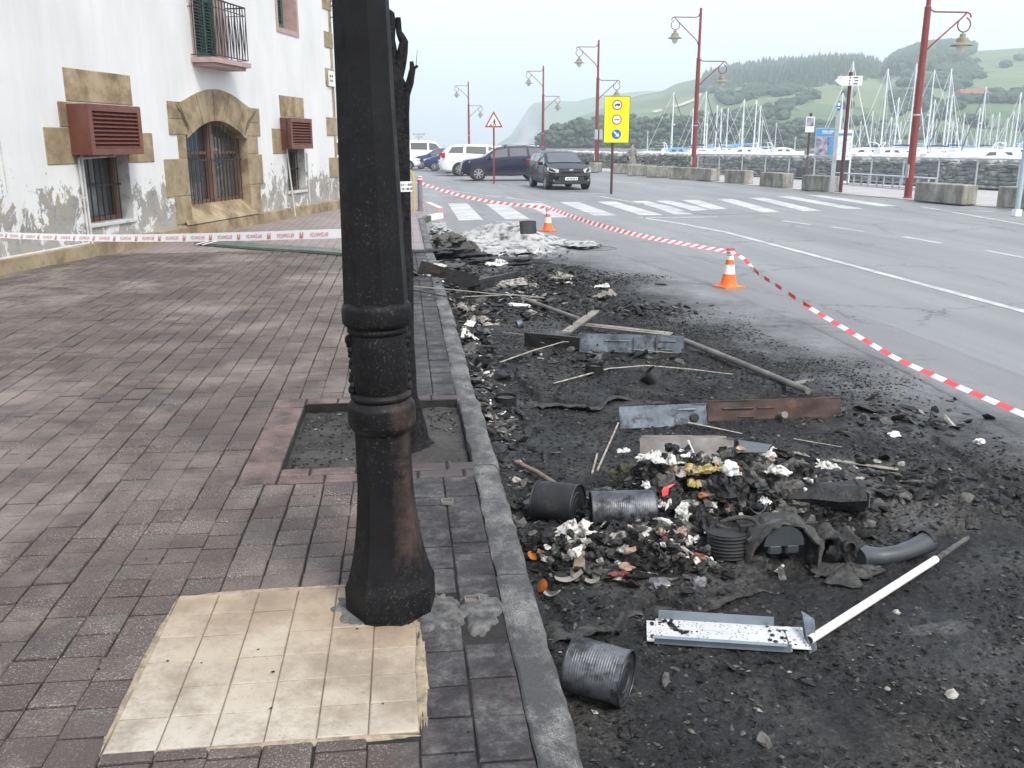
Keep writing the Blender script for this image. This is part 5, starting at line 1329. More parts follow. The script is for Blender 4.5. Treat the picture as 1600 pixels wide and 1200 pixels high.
def crumbs():
    rs = NP; pos, scl, mi = [], [], []
    n = 62000
    u = rs.uniform(0, 1, n)
    y = 1.7 + (u ** 1.7) * 11.5; x = rs.uniform(0.46, 4.3, n)
    keep = burn(x, y) > rs.uniform(0.45, 1.0, n)
    dens = fbm(x * 2.2, y * 2.2, 4, 77); keep &= (dens > 0.33 + rs.uniform(-.10, .14, n))
    x, y = x[keep], y[keep]; n = len(x)
    s = 0.0022 + 0.0062 * rs.uniform(0, 1, n) ** 2.5 + 0.0007 * y * rs.uniform(.2, 1, n)
    P_ = np.stack([x, y, road_h(x, y) + s * .3], -1); S = np.stack([s * rs.uniform(.8, 2.2, n), s * rs.uniform(.8, 1.6, n), s * rs.uniform(.25, .6, n)], -1)
    mi = rs.choice([0, 0, 0, 0, 1, 1, 2], n, p=[.3, .2, .2, .14, .1, .055, .005])
    me = scatter_mesh('soot_crumbs', OCT, P_, S, [M['char_matt'], M['ashgrey'], M['paper_dirty']], rs, .3, .5, mi)
    o = link('soot_crumbs', me); tag(o, 'loose black soot crumbs and grit strewn over the burnt asphalt', 'soot', kind='stuff')
    rs = NP; n = 2600
    cl = [(gpx(820, 440), .55, .9, 420), (gpx(760, 480), .28, .8, 300), (gpx(900, 560), .6, .5, 150), (gpx(760, 680), .25, .6, 170), (gpx(1000, 800), .45, .25, 520), (gpx(1150, 800), .45, .28, 700), (gpx(1280, 770), .32, .25, 320), (gpx(1450, 760), .35, .3, 160), (gpx(1400, 650), .5, .4, 110), (gpx(960, 890), .3, .12, 260), (gpx(1000, 480), .5, .4, 160), (gpx(730, 400), .5, 1.0, 420), (gpx(740, 440), .4, .8, 420), (gpx(700, 470), .25, .8, 200), (gpx(840, 480), .7, .6, 260), (gpx(756, 600), .13, 2.4, 380), (gpx(900, 440), .6, .6, 160), (gpx(1100, 1000), .5, .4, 60)]
    X_, Y_ = [], []
    for c, sx, sy, k in cl:
        X_.append(rs.normal(c.x, sx * .55, k)); Y_.append(rs.normal(c.y, sy * .55, k))
    x = np.concatenate(X_); y = np.concatenate(Y_); kp = (x > .47) & ~((x > .80) & (x < 1.48) & (y > 2.66) & (y < 3.07)); x, y = x[kp], y[kp]; n = len(x)
    s = (0.010 + 0.024 * rs.uniform(0, 1, n) ** 2) * (1 + y * .05)
    P_ = np.stack([x, y, road_h(x, y) + s * .35], -1); S = np.stack([s * rs.uniform(.8, 2.2, n), s * rs.uniform(.5, 1.1, n), s * rs.uniform(.12, .55, n)], -1)
    mi = rs.choice([0, 1, 2, 3], n, p=[.50, .25, .20, .05])
    me = scatter_mesh('char_flakes', ICO1, P_, S, [M['char'], M['char_matt'], M['ashgrey'], M['paper_dirty']], rs, .33, .8, mi)
    o = link('char_flakes', me); tag(o, 'mass of charred flakes and melted crusts filling the gutter and the heaps', 'burnt debris', kind='stuff')
    mb = MB(); r_ = random.Random(9)
    for c, sx, sy, k in [(gpx(1130, 770), .40, .25, 260), (gpx(960, 860), .3, .16, 160), (gpx(1010, 750), .25, .16, 90), (gpx(790, 470), .4, .9, 90), (gpx(830, 400), .6, 1.0, 110), (gpx(750, 450), .5, 1.0, 190), (gpx(1060, 870), .5, .2, 150), (gpx(1250, 740), .3, .2, 120), (gpx(760, 640), .22, .7, 60), (gpx(690, 440), .35, 1.2, 170), (gpx(752, 590), .12, 2.2, 260), (gpx(735, 520), .2, 1.0, 120), (gpx(800, 450), .6, .9, 160)]:
        for _ in range(k):
            x = r_.gauss(c.x, sx * .5); y = r_.gauss(c.y, sy * .5)
            if x < .48 and y < 9.2: continue
            p = gz(x, y, r_.uniform(.0, .03)) if x > .45 else Vector((x, y, .006)); L = r_.uniform(.015, .06) * (1 + y * .05) * (1 if y < 7.5 or r_.random() < .8 else r_.uniform(2, 5)); a = r_.uniform(0, 6.28); w = L * r_.uniform(.12, .5); h_ = r_.uniform(-.3, .7)
            d = Vector((math.cos(a), math.sin(a), h_ * .5)).normalized(); sd_ = d.cross(Vector((0, 0, 1))).normalized(); up = sd_.cross(d)
            mb.cur = r_.choice([0, 0, 0, 0, 1, 1, 2, 3]); cur = r_.uniform(-.6, .6)
            V = []
            for i in range(4):
                t = i / 3; q = p + d * (L * (t - .3)) + up * (cur * L * (t - .5) ** 2)
                V += [q - sd_ * w / 2 * (1 - .3 * t) + up * r_.uniform(0, w * .4), q + sd_ * w / 2]
            mb.add(V, [(0, 1, 3, 2), (2, 3, 5, 4), (4, 5, 7, 6)])
    o = mb.build('charred_shreds', [M['char'], M['ashgrey'], M['paper_dirty'], M['paper']]); tag(o, 'thin curled shreds of charred packaging sticking out of the rubbish heap', 'burnt debris', kind='stuff')
    rs = NP; n = 800
    x = rs.uniform(-.64, .29, n); y = rs.uniform(4.54, 5.7, n); s = rs.uniform(.002, .010, n)
    z = -0.060 + (fbm(x * 6, y * 6, 4, 61) - 0.5) * 0.035
    me = scatter_mesh('pit_grit', OCT, np.stack([x, y, z + .006], -1), np.stack([s * 1.5, s, s * .5], -1), [M['char_matt'], M['ashgrey'], M['paper_dirty']], rs, .3, .5, rs.choice([0, 1, 2], n, p=[.6, .36, .04]))
    o = link('pit_grit', me, None); tag(o, 'grit and dead leaves lying in the tree pit', 'grit', kind='stuff')
    n = 130; x = rs.uniform(-1.6, .42, n); y = 1.9 + rs.uniform(0, 1, n) ** 1.5 * 7
    kp = ~((x > -.68) & (x < .31) & (y > 4.3) & (y < 5.9)); x, y = x[kp], y[kp]; n = len(x); s = rs.uniform(.0015, .0055, n)
    me = scatter_mesh('pavement_crumbs', OCT, np.stack([x, y, .003 + s * .3], -1), np.stack([s * 1.5, s, s * .6], -1), [M['char_matt']], rs, .3, .5)
    o = link('pavement_crumbs', me); tag(o, 'a few black crumbs dropped on the pavers and cream tiles', 'soot', kind='stuff')
crumbs()

def crumple(name, p, size, mat, label, cat, group=None, flat=.5, seed=0, lvl=3, amp=.5, rz=0.0, freq=1.6, sink=.25, tilt=(0, 0)):
    v, f_ = {1: ICO1, 2: ICO2, 3: ICO3, 4: ICO4}[lvl]
    V = []
    for q in v:
        q = Vector(q); n1 = mnoise.noise(q * freq + Vector((seed * 3.1, 0, 0))); n2 = abs(mnoise.noise(q * freq * 2.6 + Vector((0, seed * 1.7, 0))))
        n3 = mnoise.noise(q * freq * 6 + Vector((seed, seed, 0)))
        r_ = 1 + amp * n1 - amp * .9 * n2 + amp * .25 * n3
        V.append((q.x * r_ * size[0], q.y * r_ * size[1], q.z * r_ * size[2]))
    me = mesh_from(name, V, f_, [mat], None, False)
    o = link(name, me, None, (p[0], p[1], p[2] + size[2] * (1 - sink)), (tilt[0], tilt[1], rz)); autosmooth(o, 38)
    tag(o, label, cat, group); return o
def rag(name, p, w, l, mat, label, cat, group=None, seed=0, amp=.35, rz=0.0, lift=.0, n=14, fold=1.0):
    """crumpled sheet with ragged outline, resting on the relief"""
    r_ = random.Random(seed); V, F_ = [], []
    ca, sa = math.cos(rz), math.sin(rz)
    for j in range(n + 1):
        for i in range(n + 1):
            u, v = i / n * 2 - 1, j / n * 2 - 1
            sq = max(abs(u), abs(v)); rr = math.hypot(u, v) + 1e-9; U, W = u * sq / rr, v * sq / rr; an = math.atan2(W, U)
            k = .72 + .5 * mnoise.noise(Vector((math.cos(an) * 1.7 + seed, math.sin(an) * 1.7, seed * .3))) + .18 * mnoise.noise(Vector((math.cos(an) * 6 + seed, math.sin(an) * 6, 1)))
            X_, Y_ = U * w * k / 2, W * l * k / 2
            q = Vector((U * 2.2, W * 2.2, seed * 1.3))
            h_ = (abs(mnoise.noise(q * fold * .7)) * 1.5 + mnoise.noise(q * 1.9 * fold) * .3 + .15) * amp * min(w, l) * (1 - .6 * sq ** 3)
            x, y = X_ * ca - Y_ * sa, X_ * sa + Y_ * ca
            base = rh(p[0] + x, p[1] + y) - p[2]
            V.append((x, y, max(base + .003, 0 if lift else base) + h_ + lift))
    m_ = n + 1
    for j in range(n):
        for i in range(n): F_.append((j * m_ + i, j * m_ + i + 1, (j + 1) * m_ + i + 1, (j + 1) * m_ + i))
    off = len(V); V += [(x, y, z - .003) for x, y, z in V]; F_ += [tuple(off + k for k in q[::-1]) for q in list(F_)]
    o = link(name, mesh_from(name, V, F_, [mat]), None, tuple(p)); autosmooth(o, 32); tag(o, label, cat, group); return o
def plate_along(name, a, b, h, t, mats, label, cat, lean=0.0, flange=.02, top=True, bottom=True, ribs=(), holes=(), group=None, thick=None, slots=(), base_z=None):
    """U-channel standing on edge from a to b: web of height h, flanges of depth `flange` behind it; pressed ribs and bolt holes as parts"""
    a, b = Vector(a), Vector(b); L = (b - a).length; d = (b - a).normalized()
    root = empty(name, tuple(a)); root.rotation_euler = Matrix((d, Vector((0, 0, 1)).cross(d).normalized(), d.cross(Vector((0, 0, 1)).cross(d).normalized()).normalized())).transposed().to_euler()
    tag(root, label, cat, group)
    lm = Matrix.Rotation(lean, 4, 'X')
    mb = MB(); sd0 = a.x * 7; mb.sheet(lambda u, v: Vector((u * L, mnoise.noise(Vector((u * L * 7, v * 1.5, sd0))) * .010 + mnoise.noise(Vector((u * L * 2.5, 0, sd0))) * .018, v * h + mnoise.noise(Vector((u * L * 6, 5, sd0))) * .006 * v)), int(12 + L * 30), 5, .003)
    if top: mb.box((L / 2, flange / 2 + .0016, h + .0015), (L, flange + .003, .003))
    if bottom: mb.box((L / 2, flange / 2 + .0016, -.0015), (L, flange + .003, .003))
    mb.v = [tuple(lm @ Vector(v)) for v in mb.v]
    mb.build('web', mats, root)
    for (x0, x1, z) in ribs:
        mb = MB(); mb.tube([(x0, -.003, z), (x1, -.003, z)], [.0085, .0085], 8, True); mb.v = [tuple(lm @ Vector((v[0], v[1] * .6, v[2]))) for v in mb.v]; mb.build('pressed_rib', mats, root)
    for (x_, z, r_) in holes:
        mb = MB(); mb.lathe([(.0001, 0), (r_, 0), (r_, .002)], 14, lm @ Matrix.Translation((x_, -.0025, z)) @ Matrix.Rotation(R(90), 4, 'X'), caps=False); mb.build('bolt_hole', M['black_rubber'], root)
    for (x_, z, r_, l_) in slots:
        mb = MB(); mb.lathe([(r_, 0), (r_, l_), (r_ * .8, l_ + .002)], 10, lm @ Matrix.Translation((x_, 0, z)) @ Matrix.Rotation(R(90), 4, 'X')); mb.build('bolt', M['dark_steel'], root)
    return root
def rod(name, pts, rad, mat, label, cat, n=10, group=None, flat=1.0, smooth=True):
    P_ = [Vector(p) for p in pts]; mb = MB().tube(P_, rad, n, True, flat)
    o = mb.build(name, mat, origin=tuple(P_[0])); tag(o, label, cat, group)
    if smooth: autosmooth(o, 50)
    return o
def tin(name, c, axis, r, L, mats, label, open_end=0, dent=.03, ribs=True, seed=0, cat='food tin', group=None):
    """catering tin: ribbed wall, rolled rims, stepped end discs; axis = direction vector, c = centre"""
    ax = Vector(axis).normalized(); q = ax.to_track_quat('Z', 'Y')
    root = empty(name, tuple(c)); root.rotation_mode = 'QUATERNION'; root.rotation_quaternion = q
    tag(root, label, cat, group)
    prof = []; n_ = 150
    for i in range(n_ + 1):
        t = i / n_; z = (t - .5) * L; rr = r
        if ribs and .10 < t < .90: rr = r - .0013 * (0.5 + .5 * math.sin(t * 2 * math.pi * L / .0085))
        prof.append((rr, z))
    mb = MB().lathe(prof, 48, None, 0, False)
    V = []
    for v in mb.v:
        w = Vector((v[0], v[1], v[2] * 2)) * 9 + Vector((seed, 0, 0)); k = 1 - dent * max(0, mnoise.noise(w)) - dent * .4 * mnoise.noise(w * .4)
        V.append((v[0] * k, v[1] * k, v[2]))
    mb.v = V
    autosmooth(mb.build('wall', mats[0], root), 40)
    if open_end:
        mb = MB(); mb.lathe([(r - .003, -.5 * L + .004), (r - .003, .5 * L)], 40, None, 0, False); mb.f = [f_[::-1] for f_ in mb.f]; autosmooth(mb.build('inside_wall', M['tin_dark'], root))
    for s_ in (-1, 1):
        z = s_ * L / 2
        autosmooth(MB().tube([(math.cos(a) * (r - .0005), math.sin(a) * (r - .0005), z) for a in [2 * math.pi * k / 40 for k in range(41)]], .0032, 6, False).build('rim', mats[1], root), 60)
        if s_ == open_end: continue
        zi = z - s_ * .005
        pr = [(.0001, zi - s_ * .0), (r * .30, zi), (r * .33, zi - s_ * .002), (r * .52, zi - s_ * .002), (r * .55, zi + s_ * .0015), (r * .60, zi + s_ * .0015), (r * .64, zi - s_ * .0015), (r * .78, zi - s_ * .0015), (r * .82, zi + s_ * .0012), (r * .87, zi + s_ * .0012), (r * .9, zi - s_ * .002), (r - .002, zi - s_ * .002)]
        mb = MB().lathe(pr, 40, None, 0, False)
        if s_ < 0: mb.f = [f_[::-1] for f_ in mb.f]
        autosmooth(mb.build('end_disc', mats[1], root), 25)
    return root
TIN = (M['tin'], M['tin_end'])

p = at(942, 1098, ROAD + .004); r_ = 0.088
a_ = Vector((.85, -.52, -.03))
q = at(936, 1048, ROAD + .014 + r_)
tin('food_tin', tuple(q), a_, r_, 0.185, TIN, 'large ribbed food tin lying alone in the gutter at the front', 0, .02, True, 3)
tin('food_tin', tuple(at(973, 798, -.01)), Vector((1, -.10, .03)), 0.093, 0.285, TIN, 'long ribbed food tin lying on the rubbish heap beside the blackened one', 0, .03, True, 8)
tin('food_tin', tuple(at(872, 786, -.015)), Vector((.84, -.54, .06)), 0.097, 0.20, (M['tin_dark'], M['tin_end']), 'blackened food tin with crushed lid, touching the kerb side of the long tin', 0, .05, True, 21)
def cup(px, py, r_, h_, label, tilt=(0, 0, 1), mat='tin_dark', dz=0.0):
    c = gpx(px, py); ax = Vector(tilt).normalized()
    tin('small_tin', tuple(c + ax * h_ / 2 + Vector((0, 0, dz))), ax, r_, h_, (M[mat], M[mat]), label, 1, .03, False, px * .1, 'tin')
cup(755, 573, .066, .07, 'small open black tin standing against the kerb', (.0, .02, 1))
cup(928, 583, .070, .065, 'small open tin in front of the blue-grey steel channel', (.05, .0, 1))
cup(790, 633, .075, .065, 'open tin half full of ash near the kerb crack', (.02, -.02, 1))
cup(1022, 598, .068, .075, 'small black tin tipped over against the long pale lath', (-.55, .15, .6), dz=.02)
cup(808, 512, .036, .05, 'little crushed grey cup among the gutter scraps', (.9, .2, .25), 'galv', .03)
for i, (px_, py_, rr_) in enumerate([(755, 562, .058), (928, 572, .061), (790, 621, .066)]):
    c = gpx(px_, py_ + 11); o = MB().lathe([(.0001, 0.0), (rr_ * .6, .004), (rr_, 0)], 18, Matrix.Translation((c.x, c.y, c.z + .045)), caps=False)
    ob = o.build('ash_fill', M['ashgrey'], origin=tuple(c)); tag(ob, ['dark water and ash inside the small tin by the kerb', 'ash inside the small tin before the steel channel', 'pale ash filling the tin near the kerb crack'][i], 'ash')

def G(px_, py_, dz=0.0): return gpx(px_, py_, dz)

A0, A1, A2, A3 = at(1026, 1006, ROAD + .02), at(1238, 1020, ROAD + .02), at(1214, 962, ROAD + .035), at(1030, 962, ROAD + .035)
tr = empty('steel_tray', tuple(A0)); dx = (A1 - A0); L = dx.length; dy = A3 - A0
tr.rotation_euler = Matrix((dx.normalized(), Vector((0, 0, 1)).cross(dx.normalized()).normalized(), dx.normalized().cross(Vector((0, 0, 1)).cross(dx.normalized())))).transposed().to_euler()
tag(tr, 'soot-speckled white steel tray lying flat in the right foreground', 'metal tray')
Wd = 0.165
MB().box((L / 2, Wd / 2, 0.006), (L, Wd, .003)).build('pan', M['tray'], tr)
MB().box((L / 2 - .006, 0.001, .016), (L + .005, .003, .032)).add([(-.015, -.001, .032), (L - .02, -.001, .032), (L - .02, -.014, .030), (-.015, -.014, .030)], [(0, 1, 2, 3)]).build('near_flange', M['galv_pale'], tr)
MB().box((L / 2 - .015, Wd + .002, .022), (L - .05, .003, .040)).build('far_flange', M['galv_pale'], tr)
MB().box((L / 2 - .02, Wd * .62, .0085), (L - .06, .004, .002)).build('pressed_rib', M['tray'], tr)
MB().box((-.017, Wd / 2 - .005, .005), (.034, Wd - .02, .003), None, .001).build('end_lip', M['tray'], tr)
for y_ in (.035, .125): MB().lathe([(.0001, 0), (.0075, 0), (.0075, .003)], 12, Matrix.Translation((-.014, y_, .0068)) @ Matrix.Scale(1.7, 4, (0, 1, 0)), caps=False).build('bolt_hole', M['black_rubber'], tr)
mb = MB(); mb.box((L + .03, Wd / 2 - .0, .012), (.07, Wd * .9, .003)); mb.tube([(L - .03, .14, .012), (L + .035, .14, .014), (L + .05, .12, .014), (L + .055, .02, .014)], .006, 6)
mb.build('bent_end', M['tray'], tr)
mb = MB(); mb.add([(L + .055, .0, .0), (L + .085, .03, .0), (L + .085, .11, .075), (L + .045, .135, .09), (L + .05, .10, .03)], [(0, 1, 2, 3, 4)]); mb.add([(L + .058, .0, .0), (L + .088, .03, .0), (L + .088, .11, .075), (L + .048, .135, .09), (L + .053, .10, .03)], [(4, 3, 2, 1, 0)])
mb.build('torn_flap', M['galv'], tr)
rq = random.Random(2)
vv, ff = ICO2; mb = MB()
for _ in range(46):
    cx = rq.choice([L + rq.uniform(-.07, .05), rq.uniform(0, L)]); cy = rq.uniform(.01, Wd - .01); s_ = rq.uniform(.0015, .0085) if cx > L - .08 else rq.uniform(.001, .0045)
    mb.add([(cx + v[0] * s_ * rq.uniform(.8, 1.2), cy + v[1] * s_, .009 + abs(v[2]) * s_ * .7) for v in vv], [tuple(q) for q in ff])
mb.build('soot_lumps', M['char'], tr)['kind'] = 'stuff'
Pa, Pb = at(1265, 1000, ROAD + .045), at(1462, 874, ROAD + .05)
rod('steel_tube', [Pa, Pa.lerp(Pb, .5), Pb], .0155, M['white_rod'], 'long white coated tube leaning from the tray toward the grey pipe', 'metal tube', 14)
o = MB().tube([Pa - (Pb - Pa).normalized() * .004, Pa + (Pb - Pa).normalized() * .012], .013, 12).build('rusty_mouth', M['rusty'], origin=tuple(Pa)); tag(o, 'rusty flattened end of the long white tube beside the tray', 'tube end')
Pc = at(1512, 840, ROAD + .03); rod('burnt_tube_end', [Pb + (Pb - Pa).normalized() * .01, Pc], [.013, .010], M['ashgrey'], 'ash-crusted far end of the long white tube', 'tube end', 9)

a, b = G(969, 670, .0), G(1106, 664, .0)
plate_along('steel_channel', a, b, 0.135, 0, M['galv'], 'short blue-grey steel channel end on to the rusty one', 'steel channel', R(-18), .03, ribs=[(.06, .50, .103)], holes=[(.08 + .09 * k, .11, .006) for k in range(5)], slots=[(.49, .05, .03, .006)])
a, b = G(1106, 660, .01), G(1314, 652, .0)
pl2 = plate_along('steel_channel', a, b, 0.125, 0, M['rusty'], 'rust-brown steel channel with a pipe stub, long one by the thick pipe', 'steel channel', R(-14), .05, ribs=[(.10, .30, .075), (.33, .44, .075), (.52, .70, .080), (.2, .3, .02)], holes=[(.74, .09, .006), (.76, .055, .006), (.74, .03, .006)])
MB().lathe([(.02, 0), (.02, .07), (.022, .072)], 12, Matrix.Translation((.47, -.02, .03)) @ Matrix.Rotation(R(70), 4, 'X')).build('pipe_stub', M['pipe_grey'], pl2)
pa, pb = G(1066, 541, .055), G(1262, 622, .05)
rod('steel_pipe', [pa, pa.lerp(pb, .5) + Vector((0, 0, .004)), pb], .024, M['pipe_grey'], 'thick grey pipe joining the blue-grey channel to the rusty one', 'pipe', 14)
a, b = G(903, 549, .0), G(1068, 553, .0)
pl3 = plate_along('steel_channel', a, b, 0.145, 0, M['galv'], 'pale blue-grey steel channel with pressed ribs, mid gutter', 'steel channel', R(-10), .04, ribs=[(.22, .50, .095), (.66, .80, .10), (.66, .78, .03)], holes=[(.07, .07, .018), (.58, .055, .016)], slots=[(.16, .06, .008, .012)])
for x_ in (.46, .64): MB().box((x_, -.010, .07), (.004, .022, .13), (R(-10), 0, 0)).build('stiffener', M['galv'], pl3)
a, b = G(819, 541, .0), G(905, 551, .0)
plate_along('steel_channel', a, b, 0.12, 0, M['dark_steel'], 'black box section butting against the pale blue-grey channel', 'steel channel', R(-6), .07, ribs=[(.02, .42, .10), (.02, .42, .02)])
a, b = G(1003, 530, .02), G(868, 495, .05); 
pa, pb = G(815, 470, .03), G(905, 508, .06)
rod('steel_pipe', [pa, pb], .022, M['pipe_grey'], 'pipe pointing down from the far gutter scraps to the crossed bracket', 'pipe', 12)
def flatbar(name, a, b, w, t, mat, label, cat='steel strip', rib=True, roll=0.0):
    a, b = Vector(a), Vector(b); L = (b - a).length; d = (b - a).normalized(); s_ = Vector((0, 0, 1)).cross(d).normalized()
    root = empty(name, tuple(a)); root.rotation_euler = (Matrix((d, s_, d.cross(s_))).transposed() @ Matrix.Rotation(roll, 3, 'X')).to_euler(); tag(root, label, cat)
    MB().box((L / 2, 0, 0), (L, w, t), None, min(.002, t * .4)).build('bar', mat, root)
    if rib: MB().box((L / 2, 0, t / 2 + .002), (L * .86, w * .35, .004), None, .0015).build('pressed_rib', mat, root)
    for x_ in (.06, .94): MB().lathe([(.0001, 0), (w * .09, 0), (w * .09, .002)], 10, Matrix.Translation((L * x_, 0, t / 2 + .001)), caps=False).build('bolt_hole', M['black_rubber'], root)
    return root
flatbar('steel_strip', G(905, 516, .06), G(1048, 531, .05), .075, .012, M['pale_strip'], 'ash-coated flat strip lying behind the pale blue-grey channel', roll=R(12))
rt_ = flatbar('steel_bracket', G(884, 535, .09), G(930, 505, .12), .075, .02, M['pale_strip'], 'short ash-coated bracket crossing over the strip, two bolts standing up')
for x_ in (.25, .75): MB().lathe([(.008, 0), (.008, .045), (.011, .046), (.011, .052)], 8, Matrix.Translation(((G(930, 505) - G(884, 535)).length * x_, .02, .01))).build('bolt', M['dark_steel'], rt_)
a, b = G(648, 428, .0), G(745, 452, .0)
a = at(652, 425, 0.02); b = at(742, 452, -.04)
pl5 = plate_along('steel_channel', a, b, 0.15, 0, M['dark_steel'], 'dark channel with a rusty stripe slanting down off the kerb, far end of the gutter', 'steel channel', R(-25), .05, ribs=[(.1, .3, .10), (.55, .9, .09)])
MB().box((.42, -.018, .085), (.30, .004, .05), (R(-25), 0, 0)).build('rust_patch', M['rusty'], pl5)
a, b = G(742, 458, .0), G(812, 442, .0)
plate_along('steel_channel', a, b, 0.14, 0, M['dark_steel'], 'black box section lying past the slanting dark channel', 'steel channel', R(-8), .12, ribs=[(.05, .5, .11)])
rod('charred_lath', [at(640, 452, .05), at(690, 462, .04), at(745, 470, -.05)], .014, M['char'], 'charred lath bridging the kerb behind the lamp post', 'lath', 6, None, .5)
rod('charred_lath', [at(638, 447, .07), at(700, 452, .04), at(800, 462, -.06)], .012, M['pale_strip'], 'pale scorched lath lying over the kerb under the slanting channel', 'lath', 6, None, .5)
rod('charred_lath', [G(722, 468, .03), G(800, 466, .04), G(850, 468, .02)], .022, M['pale_strip'], 'flat pale plank end behind the white paper sheet in the gutter', 'lath', 6, None, .35)
rod('cream_lath', [G(781, 570, .02), G(830, 558, .05), G(880, 545, .06), G(915, 544, .045), G(960, 549, .03), G(1050, 554, .015)], [.011, .011, .010, .009, .008, .006], M['cream_lath'], 'long bent cream lath passing in front of the pale blue channel', 'lath', 6, None, .45)
rod('cream_lath', [G(865, 602, .015), G(888, 597, .02), G(950, 584, .04), G(1010, 580, .045), G(1080, 583, .03), G(1145, 588, .015)], [.008, .010, .010, .009, .008, .006], M['cream_lath'], 'long bent cream lath under the tipped black tin', 'lath', 6, None, .45)
rod('cream_lath', [G(770, 518, .01), G(800, 524, .02), G(850, 527, .01)], .006, M['pale_strip'], 'thin curved strip left of the black box section', 'lath', 5, None, .4)
rod('cream_lath', [G(1075, 665, .02), G(1110, 672, .02), G(1160, 680, .01)], [.009, .008, .004], M['cream_lath'], 'short cream stick behind the rubbish heap below the rusty channel', 'lath', 6, None, .6)
rod('cream_lath', [G(1240, 688, .01), G(1315, 701, .01)], [.005, .004], M['cream_lath'], 'thin cream sliver to the right behind the heap', 'lath', 5, None, .6)
pa, pb = G(933, 738, .01), G(966, 668, .03)
rod('thin_stick', [pa, pb], .006, M['cream_lath'], 'thin stick leaning up against the short blue-grey channel', 'stick', 6)
rod('thin_stick', [G(925, 742, .01), G(933, 717, .03)], .006, M['cream_lath'], 'stub of stick beside the leaning thin stick', 'stick', 6)
q = gpx(1088, 725, .02); rod('thin_stick', [q, atY(1075, 688, q.y + .02)], .005, M['white_rod'], 'thin white stick standing up out of the heap', 'stick', 6)
rod('wood_handle', [G(806, 727, .02), G(840, 748, .035), G(868, 768, .04)], [.012, .013, .0135], M['wood_stick'], 'scorched wooden handle stub by the kerb behind the blackened tin', 'wooden handle', 8)
flatbar('steel_strip', G(1300, 724, .02), G(1403, 738, .015), .035, .006, M['pale_strip'], 'narrow flat strip with two square lugs right behind the heap', rib=False)
for x_ in (1340, 1356):
    q = gpx(x_, 728, .02); o = MB().box((0, 0, .012), (.022, .012, .026)).build('square_lug', M['dark_steel'], loc=tuple(q)); tag(o, 'small dark square lug, %s of the two on the narrow strip' % ('left' if x_ < 1350 else 'right'), 'metal lug')
a, b = G(1000, 690, .03), G(1135, 692, .03)
plate_along('steel_channel', G(1000, 697, .02), G(1134, 699, .02), .055, 0, M['pipe_grey'], 'farther of the two thin grey-green sheets behind the heap', 'steel channel', R(-55), .01)
plate_along('steel_channel', G(1000, 716, .02), G(1148, 718, .02), .10, 0, M['pipe_grey'], 'nearer of the two thin grey-green sheets behind the heap', 'steel channel', R(-35), .01)
q = [G(1152, 714, .10), G(1157, 734, .09), G(1195, 738, .10), G(1203, 727, .12)]
mb = MB(); mb.add(q + [v - Vector((0, 0, .004)) for v in q], [(0, 1, 2, 3), (7, 6, 5, 4), (0, 3, 7, 4), (1, 0, 4, 5), (2, 1, 5, 6), (3, 2, 6, 7)]); o = mb.build('enamel_plate', M['slate_plate'], origin=tuple(q[0])); tag(o, 'blue-grey enamel plate tilted on top of the heap right of the white scrap', 'metal plate')
plate_along('rusty_strip', G(1180, 716, .06), G(1270, 742, .07), .02, 0, M['dark_steel'], 'dark bent angle strip running back over the right part of the heap', 'steel channel', R(-40), .05)
bx = empty('charred_box', tuple(gpx(1300, 800, .0) + Vector((0, .03, .03))), R(-16)); tag(bx, 'charred black box with a shiny open end, right of the heap', 'charred box')
prf = [(-.16, .03), (-.13, -.05), (.15, -.05), (.20, .05), (.16, .11), (-.10, .13)]
mb = MB()
V, F_ = [], []
for i, x_ in enumerate([-.22, -.10, 0.02, .14]):
    for (a_, z_) in [(-.07, .0), (.06, -.01), (.09, .05), (.07, .10), (-.05, .11), (-.10, .06)]:
        n_ = mnoise.noise(Vector((x_ * 9, a_ * 14, z_ * 14))) * .018
        V.append((x_, a_ + n_, z_ * (.75 + .25 * i / 3) + n_))
for i in range(3):
    for k in range(6): F_.append((i * 6 + k, i * 6 + (k + 1) % 6, (i + 1) * 6 + (k + 1) % 6, (i + 1) * 6 + k))
F_.append((5, 4, 3, 2, 1, 0)); mb.add(V, F_); mb.build('casing', M['char'], bx)
MB().box((.145, -.045, .05), (.004, .05, .07), (0, 0, R(30))).build('shiny_edge', M['galv_pale'], bx)
mb = MB(); mb.add([V[18 + k] for k in range(6)], [(0, 1, 2, 3, 4, 5)]); mb.v = [(v[0] - .03, v[1], v[2]) for v in mb.v]; mb.build('inner_face', M['black_rubber'], bx)

mbn = empty('melted_bin', tuple(gpx(1210, 890))); o0b = mbn.location.copy(); tag(mbn, 'collapsed melted grey rubbish bin forming an arch at the right of the heap', 'melted bin')
def loc_(v): return Vector(v) - o0b
def drape(name, outline_fn, nu, nv, mat, thick=.008, sm=45):
    mb = MB(); mb.sheet(outline_fn, nu, nv, thick); o = mb.build(name, mat, mbn); autosmooth(o, sm); return o
arcB = at(1235, 905, ROAD); 
def hood(u, v):           # u across the arch, v from the front lip back over the heap
    a = math.pi * (1.0 - u)
    w = .118 + .06 * v; c = Vector((arcB.x - .005, arcB.y + .02 + v * .30, ROAD))
    h_ = .245 + .02 * math.sin(v * 2.5) - .10 * v
    n_ = mnoise.noise_vector(Vector((u * 5, v * 4, 1.7))) * .035 + mnoise.noise_vector(Vector((u * 14, v * 11, 5))) * .014
    lip = math.sin(u * 9 + 1) * .016 * (1 - v)
    return c + Vector((math.cos(a) * w * (1 + .25 * abs(math.cos(a))), lip, math.sin(a) ** .7 * h_ - .005)) + n_ - o0b
drape('melted_shell', hood, 44, 22, M['melt'])
